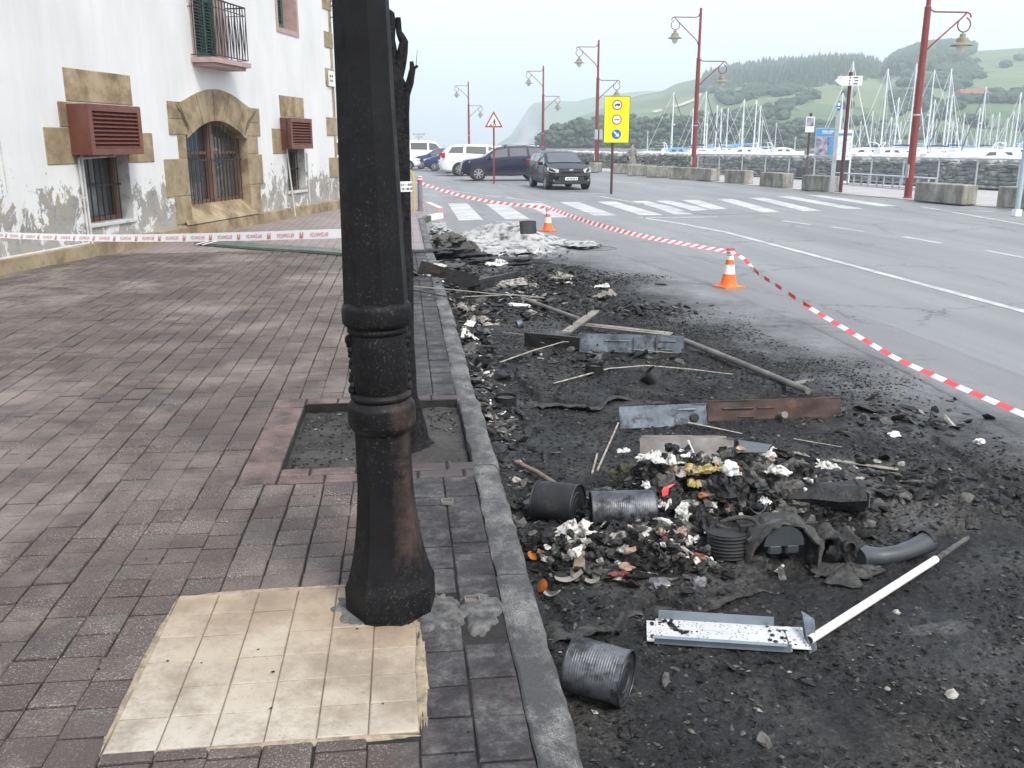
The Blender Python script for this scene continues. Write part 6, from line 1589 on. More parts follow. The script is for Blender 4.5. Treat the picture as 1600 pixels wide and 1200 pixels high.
def skirt(u, v):          # left fold running toward the ribbed ring
    p0 = at(1196, 878, ROAD + .06); p1 = at(1120, 918, ROAD + .01)
    c = p0.lerp(p1, u); h_ = .05 * (1 - v) ** 1.4 * (.3 + .7 * (1 - u))
    n_ = mnoise.noise_vector(Vector((u * 6, v * 5, 9))) * .03 + mnoise.noise_vector(Vector((u * 17, v * 13, 3))) * .010
    return c + Vector((0.0, .10 - v * .17, h_)) + n_ - o0b
drape('melted_fold', skirt, 34, 18, M['melt'])
def lobe(u, v):           # curled lip between arch and handle
    c = at(1300, 890, ROAD); a = u * math.pi * 1.25 - .3; r_ = .075 + .02 * math.sin(v * 5)
    n_ = mnoise.noise_vector(Vector((u * 6, v * 5, 29))) * .025
    return c + Vector((-math.cos(a) * r_ + .02 * v, .02 + v * .16, math.sin(a) * r_ * 1.2 + .045)) + n_ - o0b
drape('curled_lip', lobe, 30, 14, M['melt'])
def crust(u, v):
    c = at(1320, 905, ROAD); n_ = mnoise.noise(Vector((u * 6, v * 6, 4))); an = u * 2 * math.pi; r_ = v * (.11 + .04 * math.sin(an * 3 + 1) + .02 * math.sin(an * 7))
    return Vector((c.x + math.cos(an) * r_ * 1.15, c.y + math.sin(an) * r_ * .75, max(rh(c.x, c.y), ROAD) + .012 + .045 * (1 - v) ** 1.2 + n_ * .012)) - o0b
drape('pooled_plastic', crust, 40, 12, M['melt'])
ic = arcB + Vector((-.01, .05, 0)) - o0b
autosmooth(MB().add([ic + Vector((math.cos(math.pi * k / 10) * .085 - .015, -.02, .135 + math.sin(math.pi * k / 10) ** .8 * .085)) for k in range(11)] + [ic + Vector((math.cos(math.pi * k / 10) * .085 - .015, .06, .135 + math.sin(math.pi * k / 10) ** .8 * .085)) for k in range(11)], [tuple(range(11)), tuple(range(21, 10, -1))] + [(k, 11 + k, 12 + k, k + 1) for k in range(10)]).build('moulded_insert', M['bin_grey'], mbn), 30)
for s_ in (-.038, .036): MB().box(ic + Vector((s_ - .012, .0, .118)), (.058, .04, .045), None, .008).build('insert_tooth', M['bin_grey'], mbn)
MB().box(arcB + Vector((0, .15, .08)) - o0b, (.34, .02, .20)).build('cavity_shade_plate', M['black_rubber'], mbn)  # black plate added to close off light and darken the hollow under the arch
rc = at(1137, 858, ROAD + .075); mb = MB()
prof = []
for k in range(49): prof.append((.083 + .0045 * math.sin(k / 48 * 7 * 2 * math.pi), -.045 + .10 * k / 48))
autosmooth(mb.lathe(prof, 40, Matrix.Translation(loc_(rc + Vector((0, 0, .02)))) @ Matrix.Rotation(R(-8), 4, 'X')).build('ribbed_ring', M['black_rubber'], mbn), 60)
rim = [loc_(rc + Vector((math.cos(a) * .11 + .01, math.sin(a) * .09, .085 + .03 * math.sin(a * 1.3 + 1)))) for a in [k * .22 - 1.2 for k in range(15)]] + [loc_(at(1175, 845, ROAD + .10)), loc_(at(1192, 860, ROAD + .09)), loc_(at(1197, 885, ROAD + .05))]
autosmooth(MB().tube(rim, [.010] * len(rim), 8).build('melted_rim', M['melt'], mbn), 60)
MB().tube([loc_(at(1174, 903, ROAD + .01)), loc_(at(1180, 888, ROAD + .035)), loc_(at(1190, 868, ROAD + .06))], .0018, 5).build('wire', M['galv_pale'], mbn)
hp_ = [at(1338, 872, ROAD + .055), at(1350, 868, ROAD + .055), at(1375, 870, ROAD + .052), at(1400, 866, ROAD + .055), at(1425, 858, ROAD + .06), at(1443, 850, ROAD + .068), at(1450, 846, ROAD + .072)]
hb = MB().tube([v for v in hp_], [.052, .046, .040, .038, .040, .044, .046], 18, True, .95)
ho = hb.build('grey_handle_pipe', M['bin_grey'], origin=tuple(hp_[0])); autosmooth(ho, 60); tag(ho, 'smooth slate-grey curved plastic pipe lying right of the melted bin', 'plastic pipe')
autosmooth(MB().tube([hp_[-1] - Vector((.012, 0, 0)) - hp_[0], hp_[-1] + Vector((.012, .006, .004)) - hp_[0]], [.050, .047], 18).build('melted_collar', M['char'], ho), 60)
kc = at(1317, 862, ROAD + .075)
o = crumple('melted_knuckle', at(1318, 885, ROAD), (.065, .055, .085), M['melt'], 'lumpy melted joint between the arch and the grey pipe', 'melted plastic', None, seed=14, lvl=4, amp=.45, freq=1.9, sink=.05)
MB().lathe([(.030, 0), (.030, .03), (.020, .034), (.018, .01)], 16, Matrix.Translation((-.02, -.05, .035)) @ Matrix.Rotation(R(75), 4, 'X')).build('moulded_boss', M['char'], o)
crumple('melted_lump', gpx(1230, 800, 0), (.10, .07, .05), M['ashgrey'], 'ash-grey crust over the top of the melted bin arch', 'melted plastic', None, seed=31, lvl=3, amp=.6)
crumple('melted_lump', gpx(1185, 850, 0), (.07, .06, .05), M['melt'], 'melted lump between the ribbed ring and the arch', 'melted plastic', None, seed=32, lvl=3, amp=.6)
crumple('melted_lump', gpx(1390, 870, 0), (.06, .03, .02), M['char'], 'flat black lump lying beside the slate-grey pipe', 'melted plastic', None, seed=33, lvl=3, amp=.5)

LUMPS = [(1075, 800, .10, .07, .07), (1130, 770, .10, .08, .08), (1170, 740, .12, .08, .07), (1215, 770, .10, .07, .07), (1250, 745, .10, .06, .06), (1020, 740, .09, .06, .06), (985, 745, .10, .05, .05), (1060, 720, .08, .05, .05),
         (1100, 830, .08, .05, .05), (880, 850, .09, .05, .04), (835, 855, .05, .05, .04), (930, 900, .08, .05, .035), (1000, 880, .09, .05, .04), (1050, 890, .08, .04, .045), (1330, 830, .06, .05, .03), (1270, 800, .08, .05, .05), (1165, 800, .09, .06, .07), (1010, 850, .09, .05, .05), (960, 850, .06, .04, .04),
         (1185, 700, .08, .05, .05), (840, 800, .05, .05, .04), (815, 790, .04, .05, .04), (1040, 690, .07, .04, .03)]
v_, f_ = ICO3; mb = MB()
for i, (px_, py_, a_, b_, c_) in enumerate(LUMPS):
    q = gpx(px_, py_); a_ *= 1.05; c_ *= 1.15
    for sub in range(5):
        ox, oy = RND.uniform(-.6, .6) * a_, RND.uniform(-.6, .6) * b_; sc = RND.uniform(.55, .9); mb.cur = RND.choice([0, 0, 1, 0, 2])
        rz_ = RND.uniform(0, 3)
        V = []
        for w in v_:
            w = Vector(w); k = 1 + .5 * mnoise.noise(w * 1.7 + Vector((i * 2.3, sub, 0))) - .5 * abs(mnoise.noise(w * 4 + Vector((0, i, sub)))) + .2 * mnoise.noise(w * 11 + Vector((i, 0, 0)))
            x_, y_ = w.x * k * a_ * sc, w.y * k * b_ * sc
            V.append((q.x + ox + x_ * math.cos(rz_) - y_ * math.sin(rz_), q.y + oy + x_ * math.sin(rz_) + y_ * math.cos(rz_), q.z + w.z * k * c_ * sc + c_ * .25))
        mb.add(V, [tuple(t) for t in f_])
o = mb.build('charred_rubbish', [M['char'], M['char_matt'], M['ashgrey']]); tag(o, 'dense black lumps of burnt rubbish making up the body of the heap', 'burnt rubbish', kind='stuff')

mats_ = [M['char'], M['ashgrey'], M['paper_dirty'], M['char_matt'], M['melt'], M['paper'], M['skin_pink'], M['dull_red']]
mb = MB(); r_ = random.Random(77)
CL_ = [(gpx(1110, 790), .20, .10), (gpx(1150, 760), .20, .10), (gpx(1050, 740), .14, .07), (gpx(1000, 870), .20, .06), (gpx(890, 880), .12, .07), (gpx(1240, 760), .16, .08), (gpx(1060, 880), .12, .06), (gpx(1180, 790), .14, .07)]
for k in range(620):
    c, sx, sy = r_.choice(CL_)
    x, y = r_.gauss(c.x, sx * .8), r_.gauss(c.y, sy * .9)
    if x < .50 or math.hypot(x - rc.x, y - rc.y) < .14 or abs(x - rc.x) < .09 and y < rc.y: continue
    z = rh(x, y) + r_.uniform(.0, .11) * math.exp(-((x - c.x) / .2) ** 2); mb.cur = r_.choices(range(8), [36, 13, 14, 13, 10, 8, 4, 2])[0]
    s_ = (r_.uniform(.012, .038), r_.uniform(.010, .026), r_.uniform(.006, .022)); rm = Euler((r_.uniform(-.7, .7), r_.uniform(-.5, .5), r_.uniform(0, 6.3))).to_matrix(); sd_ = r_.uniform(0, 99)
    V = []
    for w in ICO2[0]:
        w = Vector(w); kk = 1 + .7 * mnoise.noise(w * 1.5 + Vector((sd_, 0, 0))) - .6 * abs(mnoise.noise(w * 3.7 + Vector((0, sd_, 0))))
        V.append(rm @ Vector((w.x * kk * s_[0], w.y * kk * s_[1], w.z * kk * s_[2])) + Vector((x, y, z)))
    mb.add(V, [tuple(t) for t in ICO2[1]])
o = mb.build('mixed_rubbish', mats_); tag(o, 'tangle of half burnt food scraps, wrappers and ash packed over the heap', 'burnt rubbish', kind='stuff')

def up_(px_, py_, lift): return gpx(px_, py_, 0, lift) 
S = [
 ('paper', 900, 838, (.055, .05, .04), 'paper', 'big bunch of scorched white paper just below the blackened tin', 'paper', 41, .02),
 ('paper', 908, 862, (.035, .035, .025), 'paper', 'white paper ball under the big bunch by the kerb side', 'paper', 42, .01),
 ('paper', 968, 850, (.055, .03, .028), 'paper_dirty', 'fan of torn white tissue under the long food tin', 'paper', 43, .015),
 ('paper', 985, 862, (.03, .025, .03), 'paper', 'small folded tissue right of the torn tissue fan', 'paper', 44, .015),
 ('paper', 1017, 838, (.045, .018, .02), 'paper', 'flattened white tissue roll below the right end of the long tin', 'paper', 45, .02),
 ('paper', 1052, 843, (.038, .022, .025), 'paper', 'white tissue lump left of the ribbed ring', 'paper', 46, .02),
 ('paper', 1042, 793, (.035, .04, .03), 'paper', 'white cloth-like scrap hanging right of the long tin', 'paper', 47, .05),
 ('paper', 1068, 808, (.042, .03, .045), 'paper', 'torn white triangle of paper in the middle of the heap', 'paper', 48, .05),
 ('paper', 1020, 722, (.055, .02, .018), 'paper', 'long white rolled paper at the back left of the heap top', 'paper', 49, .08),
 ('paper', 1052, 726, (.045, .02, .022), 'paper', 'second white roll joining the long one at the heap top', 'paper', 50, .09),
 ('paper', 1075, 712, (.022, .015, .04), 'paper', 'upright white shred beside the standing thin stick', 'paper', 51, .10),
 ('paper', 1065, 742, (.055, .03, .03), 'paper_dirty', 'grey-white crumpled wrapper left of the yellow leaves', 'paper', 52, .09),
 ('plaster_scrap', 1140, 735, (.042, .03, .04), 'white_card', 'bright white curved scrap on the heap top right of the yellow leaves', 'white scrap', 53, .11),
 ('paper', 1210, 742, (.05, .02, .025), 'paper', 'white scrap right of the tilted enamel plate', 'paper', 54, .10),
 ('paper', 1240, 765, (.03, .02, .025), 'paper', 'small white scrap low on the right flank of the heap', 'paper', 55, .07),
 ('paper', 1195, 788, (.022, .02, .02), 'paper', 'tiny white scrap above the melted arch', 'paper', 56, .08),
 ('paper', 1205, 715, (.05, .02, .012), 'paper', 'flat white shred at the back right of the heap', 'paper', 57, .04),
 ('paper', 1245, 718, (.045, .02, .014), 'paper_dirty', 'dirty white shred at the far right back of the heap', 'paper', 58, .03),
 ('paper', 1290, 735, (.05, .02, .015), 'paper', 'ragged white strip behind the charred box', 'paper', 59, .03),
 ('paper', 975, 710, (.03, .015, .012), 'paper', 'white curl of paper on the dry moss', 'paper', 60, .06),
 ('plaster_scrap', 810, 478, (.13, .05, .02), 'white_card', 'broad white sheet lying in the far gutter below the plank end', 'white scrap', 61, .02),
 ('plaster_scrap', 1397, 681, (.04, .025, .022), 'white_card', 'white lump alone on the soot right of the rusty channel', 'white scrap', 62, .0),
 ('plaster_scrap', 1531, 692, (.035, .03, .02), 'paper', 'ridged white scrap farthest right on the burnt road', 'white scrap', 63, .0),
 ('plaster_scrap', 1252, 598, (.13, .025, .012), 'pale_strip', 'long pale flake on the asphalt above the rusty channel', 'white scrap', 64, .0),
 ('plaster_scrap', 1401, 958, (.028, .018, .008), 'paper_dirty', 'small square grey-white scrap in the right foreground', 'white scrap', 65, .0),
 ('plaster_scrap', 828, 470, (.08, .03, .015), 'pale_strip', 'pale curled flake beside the broad white sheet', 'white scrap', 66, .02),
 ('paper', 768, 657, (.022, .04, .03), 'paper_dirty', 'cream paper wisp lying against the kerb past the tree pit', 'paper', 67, .0),
 ('paper', 728, 487, (.05, .10, .02), 'paper_dirty', 'crumpled pale paper along the kerb behind the small black tin', 'paper', 68, .01),
 ('paper', 748, 505, (.08, .05, .02), 'paper_dirty', 'dirty paper spread by the kerb below the plank', 'paper', 69, .01),
 ('paper', 735, 530, (.03, .09, .02), 'paper', 'whitish torn strip hugging the kerb edge', 'paper', 70, .01),
 ('paper', 833, 450, (.07, .07, .05), 'paper_dirty', 'grey paper clump beyond the pipe in the far gutter', 'paper', 71, .01),
 ('paper', 875, 437, (.12, .06, .03), 'paper_dirty', 'pale leaf-like paper right of the grey clump, far gutter', 'paper', 72, .02),
 ('paper', 940, 452, (.06, .03, .015), 'paper', 'small white wedge alone right of the far debris', 'paper', 73, .0),
 ('paper', 775, 416, (.12, .06, .03), 'paper', 'white crumpled sheet below the ash white heap', 'paper', 74, .01),
 ('paper', 945, 467, (.10, .04, .012), 'pale_strip', 'thin pale strip with a white peak, right of the pipe', 'paper', 75, .0),
 ('plastic_bottle_scrap', 683, 399, (.10, .05, .04), 'poster_pale', 'crushed clear blue-white wrapper by the far kerb', 'wrapper', 76, .06),
 ('eggshell', 800, 888, (.012, .012, .010), 'white_card', 'small white shell under the orange slice at the kerb', 'shell', 77, .01),
 ('shell', 1067, 866, (.022, .022, .026), 'skin_pink', 'pale pink-white shell standing left of the squeezed orange half', 'shell', 78, .03),
 ('jar', 1028, 918, (.045, .038, .03), 'jar', 'sooty glass jar half buried in front of the heap', 'jar', 79, .0),
 ('jar', 1092, 915, (.030, .028, .03), 'jar', 'broken grey cup right of the sooty glass jar', 'jar', 80, .0),
 ('food_scrap', 1052, 735, (.020, .02, .025), 'skin_pink', 'pinkish potato-like scrap at the left of the heap top', 'food scrap', 81, .11),
 ('food_scrap', 1072, 738, (.018, .015, .015), 'skin_pink', 'second pinkish scrap wrapped in white at the heap top', 'food scrap', 82, .11),
 ('carrot_scrap', 1098, 775, (.026, .014, .014), 'carrot', 'orange carrot end below the yellow leaves', 'food scrap', 83, .10),
 ('carrot_scrap', 1132, 782, (.030, .012, .010), 'carrot', 'reddish peel right of the carrot end', 'food scrap', 84, .09),
 ('food_scrap', 1078, 788, (.035, .022, .018), 'paper_dirty', 'cream vegetable leaf below the carrot end', 'food scrap', 85, .08),
 ('food_scrap', 950, 843, (.022, .022, .022), 'skin_pink', 'brown-pink scrap between the two tissue bunches', 'food scrap', 86, .015),
 ('food_scrap', 1338, 826, (.014, .012, .012), 'carrot', 'small orange scrap under the charred box', 'food scrap', 87, .02),
 ('rag', 1190, 762, (.035, .025, .02), 'teal', 'blue-green rag on the right shoulder of the heap', 'rag', 88, .10),
 ('rag', 1040, 760, (.06, .04, .05), 'ashgrey', 'grey fluffy lining behind the red plastic', 'rag', 89, .07),
 ('moss_clump', 985, 745, (.10, .06, .045), 'moss', 'clump of dry moss and stems behind the long food tin', 'moss clump', 90, .03),
 ('slate_piece', 838, 790, (.055, .035, .02), 'slate_plate', 'grey slab by the kerb left of the blackened tin', 'slab', 91, .02),
 ('boot_like_lump', 845, 828, (.06, .035, .03), 'char', 'rounded shiny black lump against the kerb', 'burnt lump', 92, .0),
]
for (nm, px_, py_, sz, mt, lb, ct, sd_, lift) in S:
    q = up_(px_, py_ , lift) if lift else gpx(px_, py_)
    q = Vector(q); q.z -= sz[2] * .6
    if nm == 'paper' and sz[2] < .042:
        rag('paper', Vector((q.x, q.y, q.z)), sz[0] * 3.5, max(sz[1], .6 * sz[0]) * 3.4, M[mt], lb, ct, 'scorched white paper scraps', sd_, .40, RND.uniform(-.6, .6), .022, 20, 1.0); continue
    crumple(nm, q, sz, M[mt], lb, ct, 'scorched white paper scraps' if nm == 'paper' else None, seed=sd_, lvl=3, amp=.85 if nm == 'paper' else .5, rz=RND.uniform(-.5, .5), freq=2.1 if nm == 'paper' else 1.5, sink=.1)
for i, (px_, py_, w, l, sd_, lb) in enumerate([(1092, 748, .17, .15, 5, 'yellow cabbage leaves on the very top of the heap'), (1120, 745, .15, .07, 6, 'trailing yellowed leaf hanging right of the cabbage'), (1085, 768, .12, .09, 7, 'small crumpled yellow leaf under the cabbage')]):
    q = gpx(px_, py_, 0, .06); rag('cabbage_leaf', q, w, l, M['yellow_leaf'], lb, 'vegetable leaf', 'yellow leaves on the heap', 100 + sd_, .34, .4 * i, .035, 24, 1.0)
q = gpx(1040, 768, 0, .08); mb = MB()
mb.add([q + Vector(v) for v in [(-.02, -.03, -.03), (.0, -.035, -.03), (.012, -.01, .02), (.045, .0, .035), (.03, .01, .045), (-.005, .0, .03), (-.022, -.01, .01)]], [(0, 1, 2, 6), (2, 3, 4, 5), (6, 2, 5)])
o = mb.build('red_plastic_scrap', M['red_plastic'], origin=tuple(q)); tag(o, 'bright red torn plastic right behind the end of the long tin', 'plastic scrap')
q = gpx(968, 900, 0, .02); o = rag('red_carton_scrap', q, .10, .045, M['dull_red'], 'scorched dull red carton low in front of the heap', 'carton scrap', None, 55, .3, .1, .01); 
q = gpx(960, 888, 0, .02); rod('thin_card', [q, q + Vector((.05, 0, .004))], .004, M['white_card'], 'narrow white card edge above the dull red carton', 'card', 5, None, .5)
def orange_half(px_, py_, r_, n_, label, lift=.02):
    q = gpx(px_, py_, 0, lift); n_ = Vector(n_).normalized(); root = empty('orange_half', tuple(q)); root.rotation_euler = n_.to_track_quat('Z', 'Y').to_euler(); tag(root, label, 'orange half', 'squeezed orange halves')
    autosmooth(MB().lathe([(r_ * .05, -r_ * .8), (r_ * .5, -r_ * .7), (r_ * .85, -r_ * .4), (r_, 0), (r_ * .93, .001)], 20).build('peel', M['orange_peel'], root), 60)
    mb = MB()
    for k in range(5):
        rr0, rr1 = r_ * .93 * k / 5, r_ * .93 * (k + 1) / 5
    prof = [(.0001, -r_ * .25)] + [(r_ * .93 * k / 6, -r_ * (.25 - .2 * k / 6) + (.0025 if k % 2 else 0)) for k in range(1, 6)] + [(r_ * .93, 0)]
    mb.lathe(prof, 20, None, 0, False); mb.v = [(v[0], v[1], v[2] + mnoise.noise(Vector(v) * 160) * .004) for v in mb.v]; mb.build('flesh', M['orange_flesh'], root)
orange_half(1092, 874, .030, (-.1, -.75, .65), 'burnt yellow orange half facing out below the ribbed ring', .03)
orange_half(846, 915, .028, (-.75, -.2, .5), 'bright orange half lying against the kerb', .025)
orange_half(832, 868, .024, (.4, -.3, .7), 'yellow-brown orange half higher up against the kerb', .02)
def lidscrap(px_, py_, w, l, rz, label, mat='pale_strip', lift=.02, bend=.4):
    q = gpx(px_, py_, 0, lift)
    mb = MB(); mb.sheet(lambda u, v: Matrix.Rotation(rz, 3, 'Z') @ Vector(((u - .5) * w, (v - .5) * l * (1 - .5 * abs(u - .5)), bend * w * (u - .4) ** 2 * 2)), 8, 6, .002); o = mb.build('bent_card', M[mat], loc=tuple(q)); autosmooth(o, 50); tag(o, label, 'card scrap')
lidscrap(888, 905, .11, .04, .1, 'bent grey-white card wing low in the gutter corner of the heap'); lidscrap(925, 908, .055, .035, -.3, 'small grey card piece right of the bent card wing'); lidscrap(905, 888, .07, .05, 1.3, 'upright curved brownish card behind the bent card wing', 'wood_stick', .03, 1.2)
lidscrap(862, 928, .06, .04, -.5, 'pale pinkish card under the bright orange half', 'paper_dirty'); lidscrap(1185, 800, .07, .035, .0, 'torn silvery cup rim right of the ribbed ring', 'galv_pale', .09, .8); lidscrap(858, 870, .02, .07, .2, 'narrow upright grey strip left of the big paper bunch', 'galv', .03, .5)
for k, (px_, py_, c_) in enumerate([(1475, 750, 'left'), (1520, 822, 'middle'), (1560, 800, 'right')]):
    rag('lifted_crust', gpx(px_, py_), .22, .10, M['melt'], 'lifted curl of melted crust at the right edge of the burn, %s of three' % c_, 'melted crust', 'lifted crusts', 200 + k, .22, .8 * k)

def crust_edge(pts, label, hh=.030):
    P_ = []
    for a, b in zip(pts[:-1], pts[1:]):
        for k in range(8): P_.append(gpx(a[0] + (b[0] - a[0]) * k / 8, a[1] + (b[1] - a[1]) * k / 8))
    V = []
    for i, q in enumerate(P_):
        n1 = mnoise.noise(Vector((q.x * 9, q.y * 9, 2))); n2 = mnoise.noise(Vector((q.x * 30, q.y * 30, 5))); y_ = n1 * .035 + n2 * .014; t = math.sin(math.pi * i / (len(P_) - 1)) ** .5; z_ = q.z * .3 + ROAD * .7
        for (dy, dz) in ((.16, .0), (.09, hh * .7), (.03, hh * .95), (.0, hh), (-.004, hh - .007), (.03, hh - .014), (.10, .0)):
            V.append((q.x + n2 * .01, q.y + y_ + dy, z_ + .004 + dz * t * (1 + .5 * n1) + (n2 * .004 if dz else 0)))
    k_ = 7; o = MB().add(V, [(i * k_ + j, i * k_ + j + 1, (i + 1) * k_ + j + 1, (i + 1) * k_ + j) for i in range(len(P_) - 1) for j in range(k_ - 1)]).build('torn_crust', M['crust'], origin=tuple(P_[0])); autosmooth(o, 50); tag(o, label, 'melted crust', 'torn crust edges')
crust_edge([(862, 1008), (900, 1012), (950, 998), (985, 968), (1012, 956)], 'torn lifted edge of melted crust between the lone tin and the heap', .034)
crust_edge([(1035, 972), (1075, 968), (1130, 952), (1175, 938), (1205, 915)], 'torn lifted edge of melted crust just behind the white tray', .030)
crust_edge([(828, 640), (880, 640), (930, 648), (958, 628), (1000, 628)], 'torn crust edge crossing the gutter left of the short blue-grey channel', .036)
crust_edge([(1010, 630), (1050, 642), (1100, 645)], 'torn crust edge running into the short blue-grey channel', .03)

rag('burnt_leaf', gpx(985, 1150), .10, .07, M['char'], 'blackened crumpled leaf in the front gutter', 'burnt leaf', None, 301, .35, .3, 0, 14, 1.2)
rag('burnt_leaf', gpx(975, 1128), .12, .04, M['char'], 'long black sliver behind the blackened leaf, front gutter', 'burnt leaf', None, 302, .3, .1)

hc = at(800, 385, ROAD); rs4 = np.random.RandomState(4)
def ash_heap():
    nx, ny = 150, 120
    U, Vv = np.meshgrid(np.linspace(-1, 1, nx), np.linspace(-1, 1, ny))
    X_ = hc.x + .05 + U * 1.05; Y_ = hc.y + .55 + Vv * 2.1
    q = (U / .95) ** 2 + (Vv / .95) ** 2
    wob = (fbm(X_ * 1.4, Y_ * 1.4, 4, 90) - .5) * 1.1
    m = np.clip(1.05 - q + wob, 0, 1) ** .55
    H = ROAD + .0 + m * (.06 + .20 * np.exp(-(((U + .15) / .45) ** 2 + ((Vv - .45) / .45) ** 2)) + .17 * np.exp(-(((U - .25) / .35) ** 2 + ((Vv - .1) / .4) ** 2)) + .12 * np.exp(-(((U + .75) / .2) ** 2 + ((Vv + .3) / .3) ** 2)))
    rg = np.abs(2 * fbm(X_ * 3.2, Y_ * 2.4, 4, 91) - 1); H += m * (.15 * (.35 - rg)) + m * (fbm(X_ * 14, Y_ * 11, 3, 92) - .5) * .018
    H = np.where(m < .02, ROAD - .03, np.maximum(H, ROAD + .012))
    idx = np.arange(nx * ny).reshape(ny, nx); F_ = np.stack([idx[:-1, :-1], idx[:-1, 1:], idx[1:, 1:], idx[1:, :-1]], -1).reshape(-1, 4)
    o = link('ash_covered_heap', mesh_from('ash_covered_heap', np.stack([X_ - hc.x, Y_ - hc.y, H - ROAD], -1).reshape(-1, 3), F_, [M['ash_white']], None, True), None, (hc.x, hc.y, ROAD))
    tag(o, 'low heap of melted plastic sheeting covered in white ash, before the zebra crossing', 'ash heap')
ash_heap()
q = at(824, 356, ROAD + .40); mb = MB()
mb.sheet(lambda u, v: Vector((math.sin((u - .5) * 2.2) * .16, math.cos((u - .5) * 2.2) * -.08, (v - .5) * .22 * (1 - .15 * abs(u - .5)))), 14, 5, .012)
o = mb.build('curved_black_panel', M['black_rubber'], loc=(q.x, q.y, q.z), rot=(R(-12), 0, .2)); autosmooth(o, 50); tag(o, 'curved black plastic panel standing up out of the ash white heap', 'plastic panel')
q = at(738, 405, ROAD); mb = MB()
mb.sheet(lambda u, v: Vector(((u - .5) * .42, .05 * math.sin(u * 3) + v * .05, .02 + v * .26 * math.sin(math.pi * min(1, u + .1)) ** .6)), 14, 6, .01)
o = mb.build('curled_grey_panel', M['ashgrey'], loc=tuple(q)); autosmooth(o, 50); tag(o, 'rounded grey lid leaning at the left end of the ash white heap', 'lid')
crumple('melted_sheet', at(905, 385, ROAD), (.35, .5, .05), M['ash_white'], 'thin ash-coated sheet trailing right of the white heap', 'ash heap', None, seed=71, lvl=4, amp=.8)
crumple('melted_sheet', at(700, 385, ROAD), (.25, .7, .12), M['ashgrey'], 'grey crust joining the white heap to the kerb', 'burnt lump', None, seed=72, lvl=4, amp=.8)
crumple('melted_sheet', at(690, 362, ROAD), (.2, 1.3, .07), M['ash_white'], 'pale ashy crust lying along the far gutter', 'ash heap', None, seed=73, lvl=4, amp=.8)
crumple('melted_sheet', at(790, 412, ROAD), (.6, .35, .05), M['char'], 'black tar-like crust under the front of the white heap', 'burnt lump', None, seed=74, lvl=4, amp=.7)
crumple('melted_sheet', at(700, 405, ROAD), (.5, .35, .10), M['char'], 'black burnt crust beside the rounded grey lid', 'burnt lump', None, seed=75, lvl=4, amp=.7)
def copy_tree(o, parent=None):
    c = o.copy(); COL.objects.link(c); c.parent = parent
    for ch in o.children: copy_tree(ch, c)
    return c
def make_street_lamp():
    r_ = empty('street_lamp')
    autosmooth(MB().lathe([(.15, 0), (.15, .02), (.12, .05), (.115, 2.2), (.10, 5.6), (.10, 5.75), (.07, 5.8), (.062, 8.0), (.05, 8.05)], 16).build('pole', M['lamp_red'], r_), 30)
    MB().box((-.11, 0, .85), (.03, .16, .42)).build('access_door', M['metal_grey'], r_)
    MB().lathe([(.118, 2.55), (.121, 2.57), (.118, 2.60)], 14, caps=False).build('clamp_band', M['metal_grey'], r_)
    def arm(s, z, L, name):
        a = MB(); zz = z
        a.tube([(s * .05, 0, zz + .18), (s * .10, 0, zz + .06), (s * .22, 0, zz), (s * L, 0, zz), (s * (L + .10), 0, zz - .04), (s * (L + .15), 0, zz - .14)], .024, 8)
        a.tube([(s * .05, 0, zz - 1.28), (s * .10, 0, zz - 1.12), (s * .20, 0, zz - 1.0), (s * (L - .15), 0, zz - .16), (s * (L - .02), 0, zz - .02)], .024, 8)
        cx, cz, rr = s * (L - .06), zz - .36, .21
        a.tube([(cx + s * math.cos(t) * rr, 0, cz + math.sin(t) * rr) for t in [R(75) - R(300) * k / 22 for k in range(23)]], .02, 8)
        ao = a.build(name, M['lamp_red'], r_); autosmooth(ao, 60)
        lx, lz = cx, cz - rr
        h = MB(); h.lathe([(.02, 0), (.03, -.04), (.085, -.06), (.095, -.16), (.17, -.18), (.19, -.30), (.23, -.32), (.33, -.375), (.345, -.40), (.33, -.395), (.15, -.36)], 20, Matrix.Translation((lx, 0, lz)), 0, False)
        autosmooth(h.build('lamp_shade', M['lamp_head'], r_), 40)
        autosmooth(MB().lathe([(.15, -.37), (.155, -.45), (.12, -.56), (.05, -.64), (.01, -.65)], 16, Matrix.Translation((lx, 0, lz)), 0, True).build('lamp_glass', M['lamp_glass'], r_), 60)
    arm(-1, 7.62, 1.30, 'arm'); arm(1, 5.62, 1.30, 'arm')
    return r_
proto = make_street_lamp()
spots = [((16.15, 28.4), 'large red street lamp post nearest on the right, its top out of the picture'),
         ((14.55, 46.0), 'red double-arm street lamp second nearest, between the hill and the parked cars'),
         (tuple(at(931, 267.5, ROAD)[:2]), 'red street lamp standing just behind the yellow detour sign'),
         (None, 'red street lamp rising behind the small black hatchback'), (None, 'red street lamp farthest away, behind the white people carrier')]
for i, (xy, lb) in enumerate(spots):
    if xy is None:
        px_, yt = ((848, 112), (733, 135))[i - 3]; D = (8.05 - .12 - 1.6) * CAM_F / (225 - yt); q = atY(px_, 240, D); xy = (q.x, q.y)
    o = proto if i == 0 else copy_tree(proto)
    o.location = (xy[0], xy[1], ROAD + (.03 if i < 3 else 0)); tag(o, lb, 'street lamp', 'red street lamps along the harbour road')
pf = atY(655, 240, 150); o = empty('floodlight_mast', (pf.x, 150, ROAD)); tag(o, 'distant thin floodlight mast above the white van roof', 'mast')
MB().tube([(0, 0, 0), (0, 0, 3.0)], .09, 6).build('pole', M['metal_grey'], o); MB().box((0, 0, 3.2), (2.0, .3, .25)).box((0, 0, 2.75), (1.2, .3, .2)).build('lamp_bar', M['metal_grey'], o)

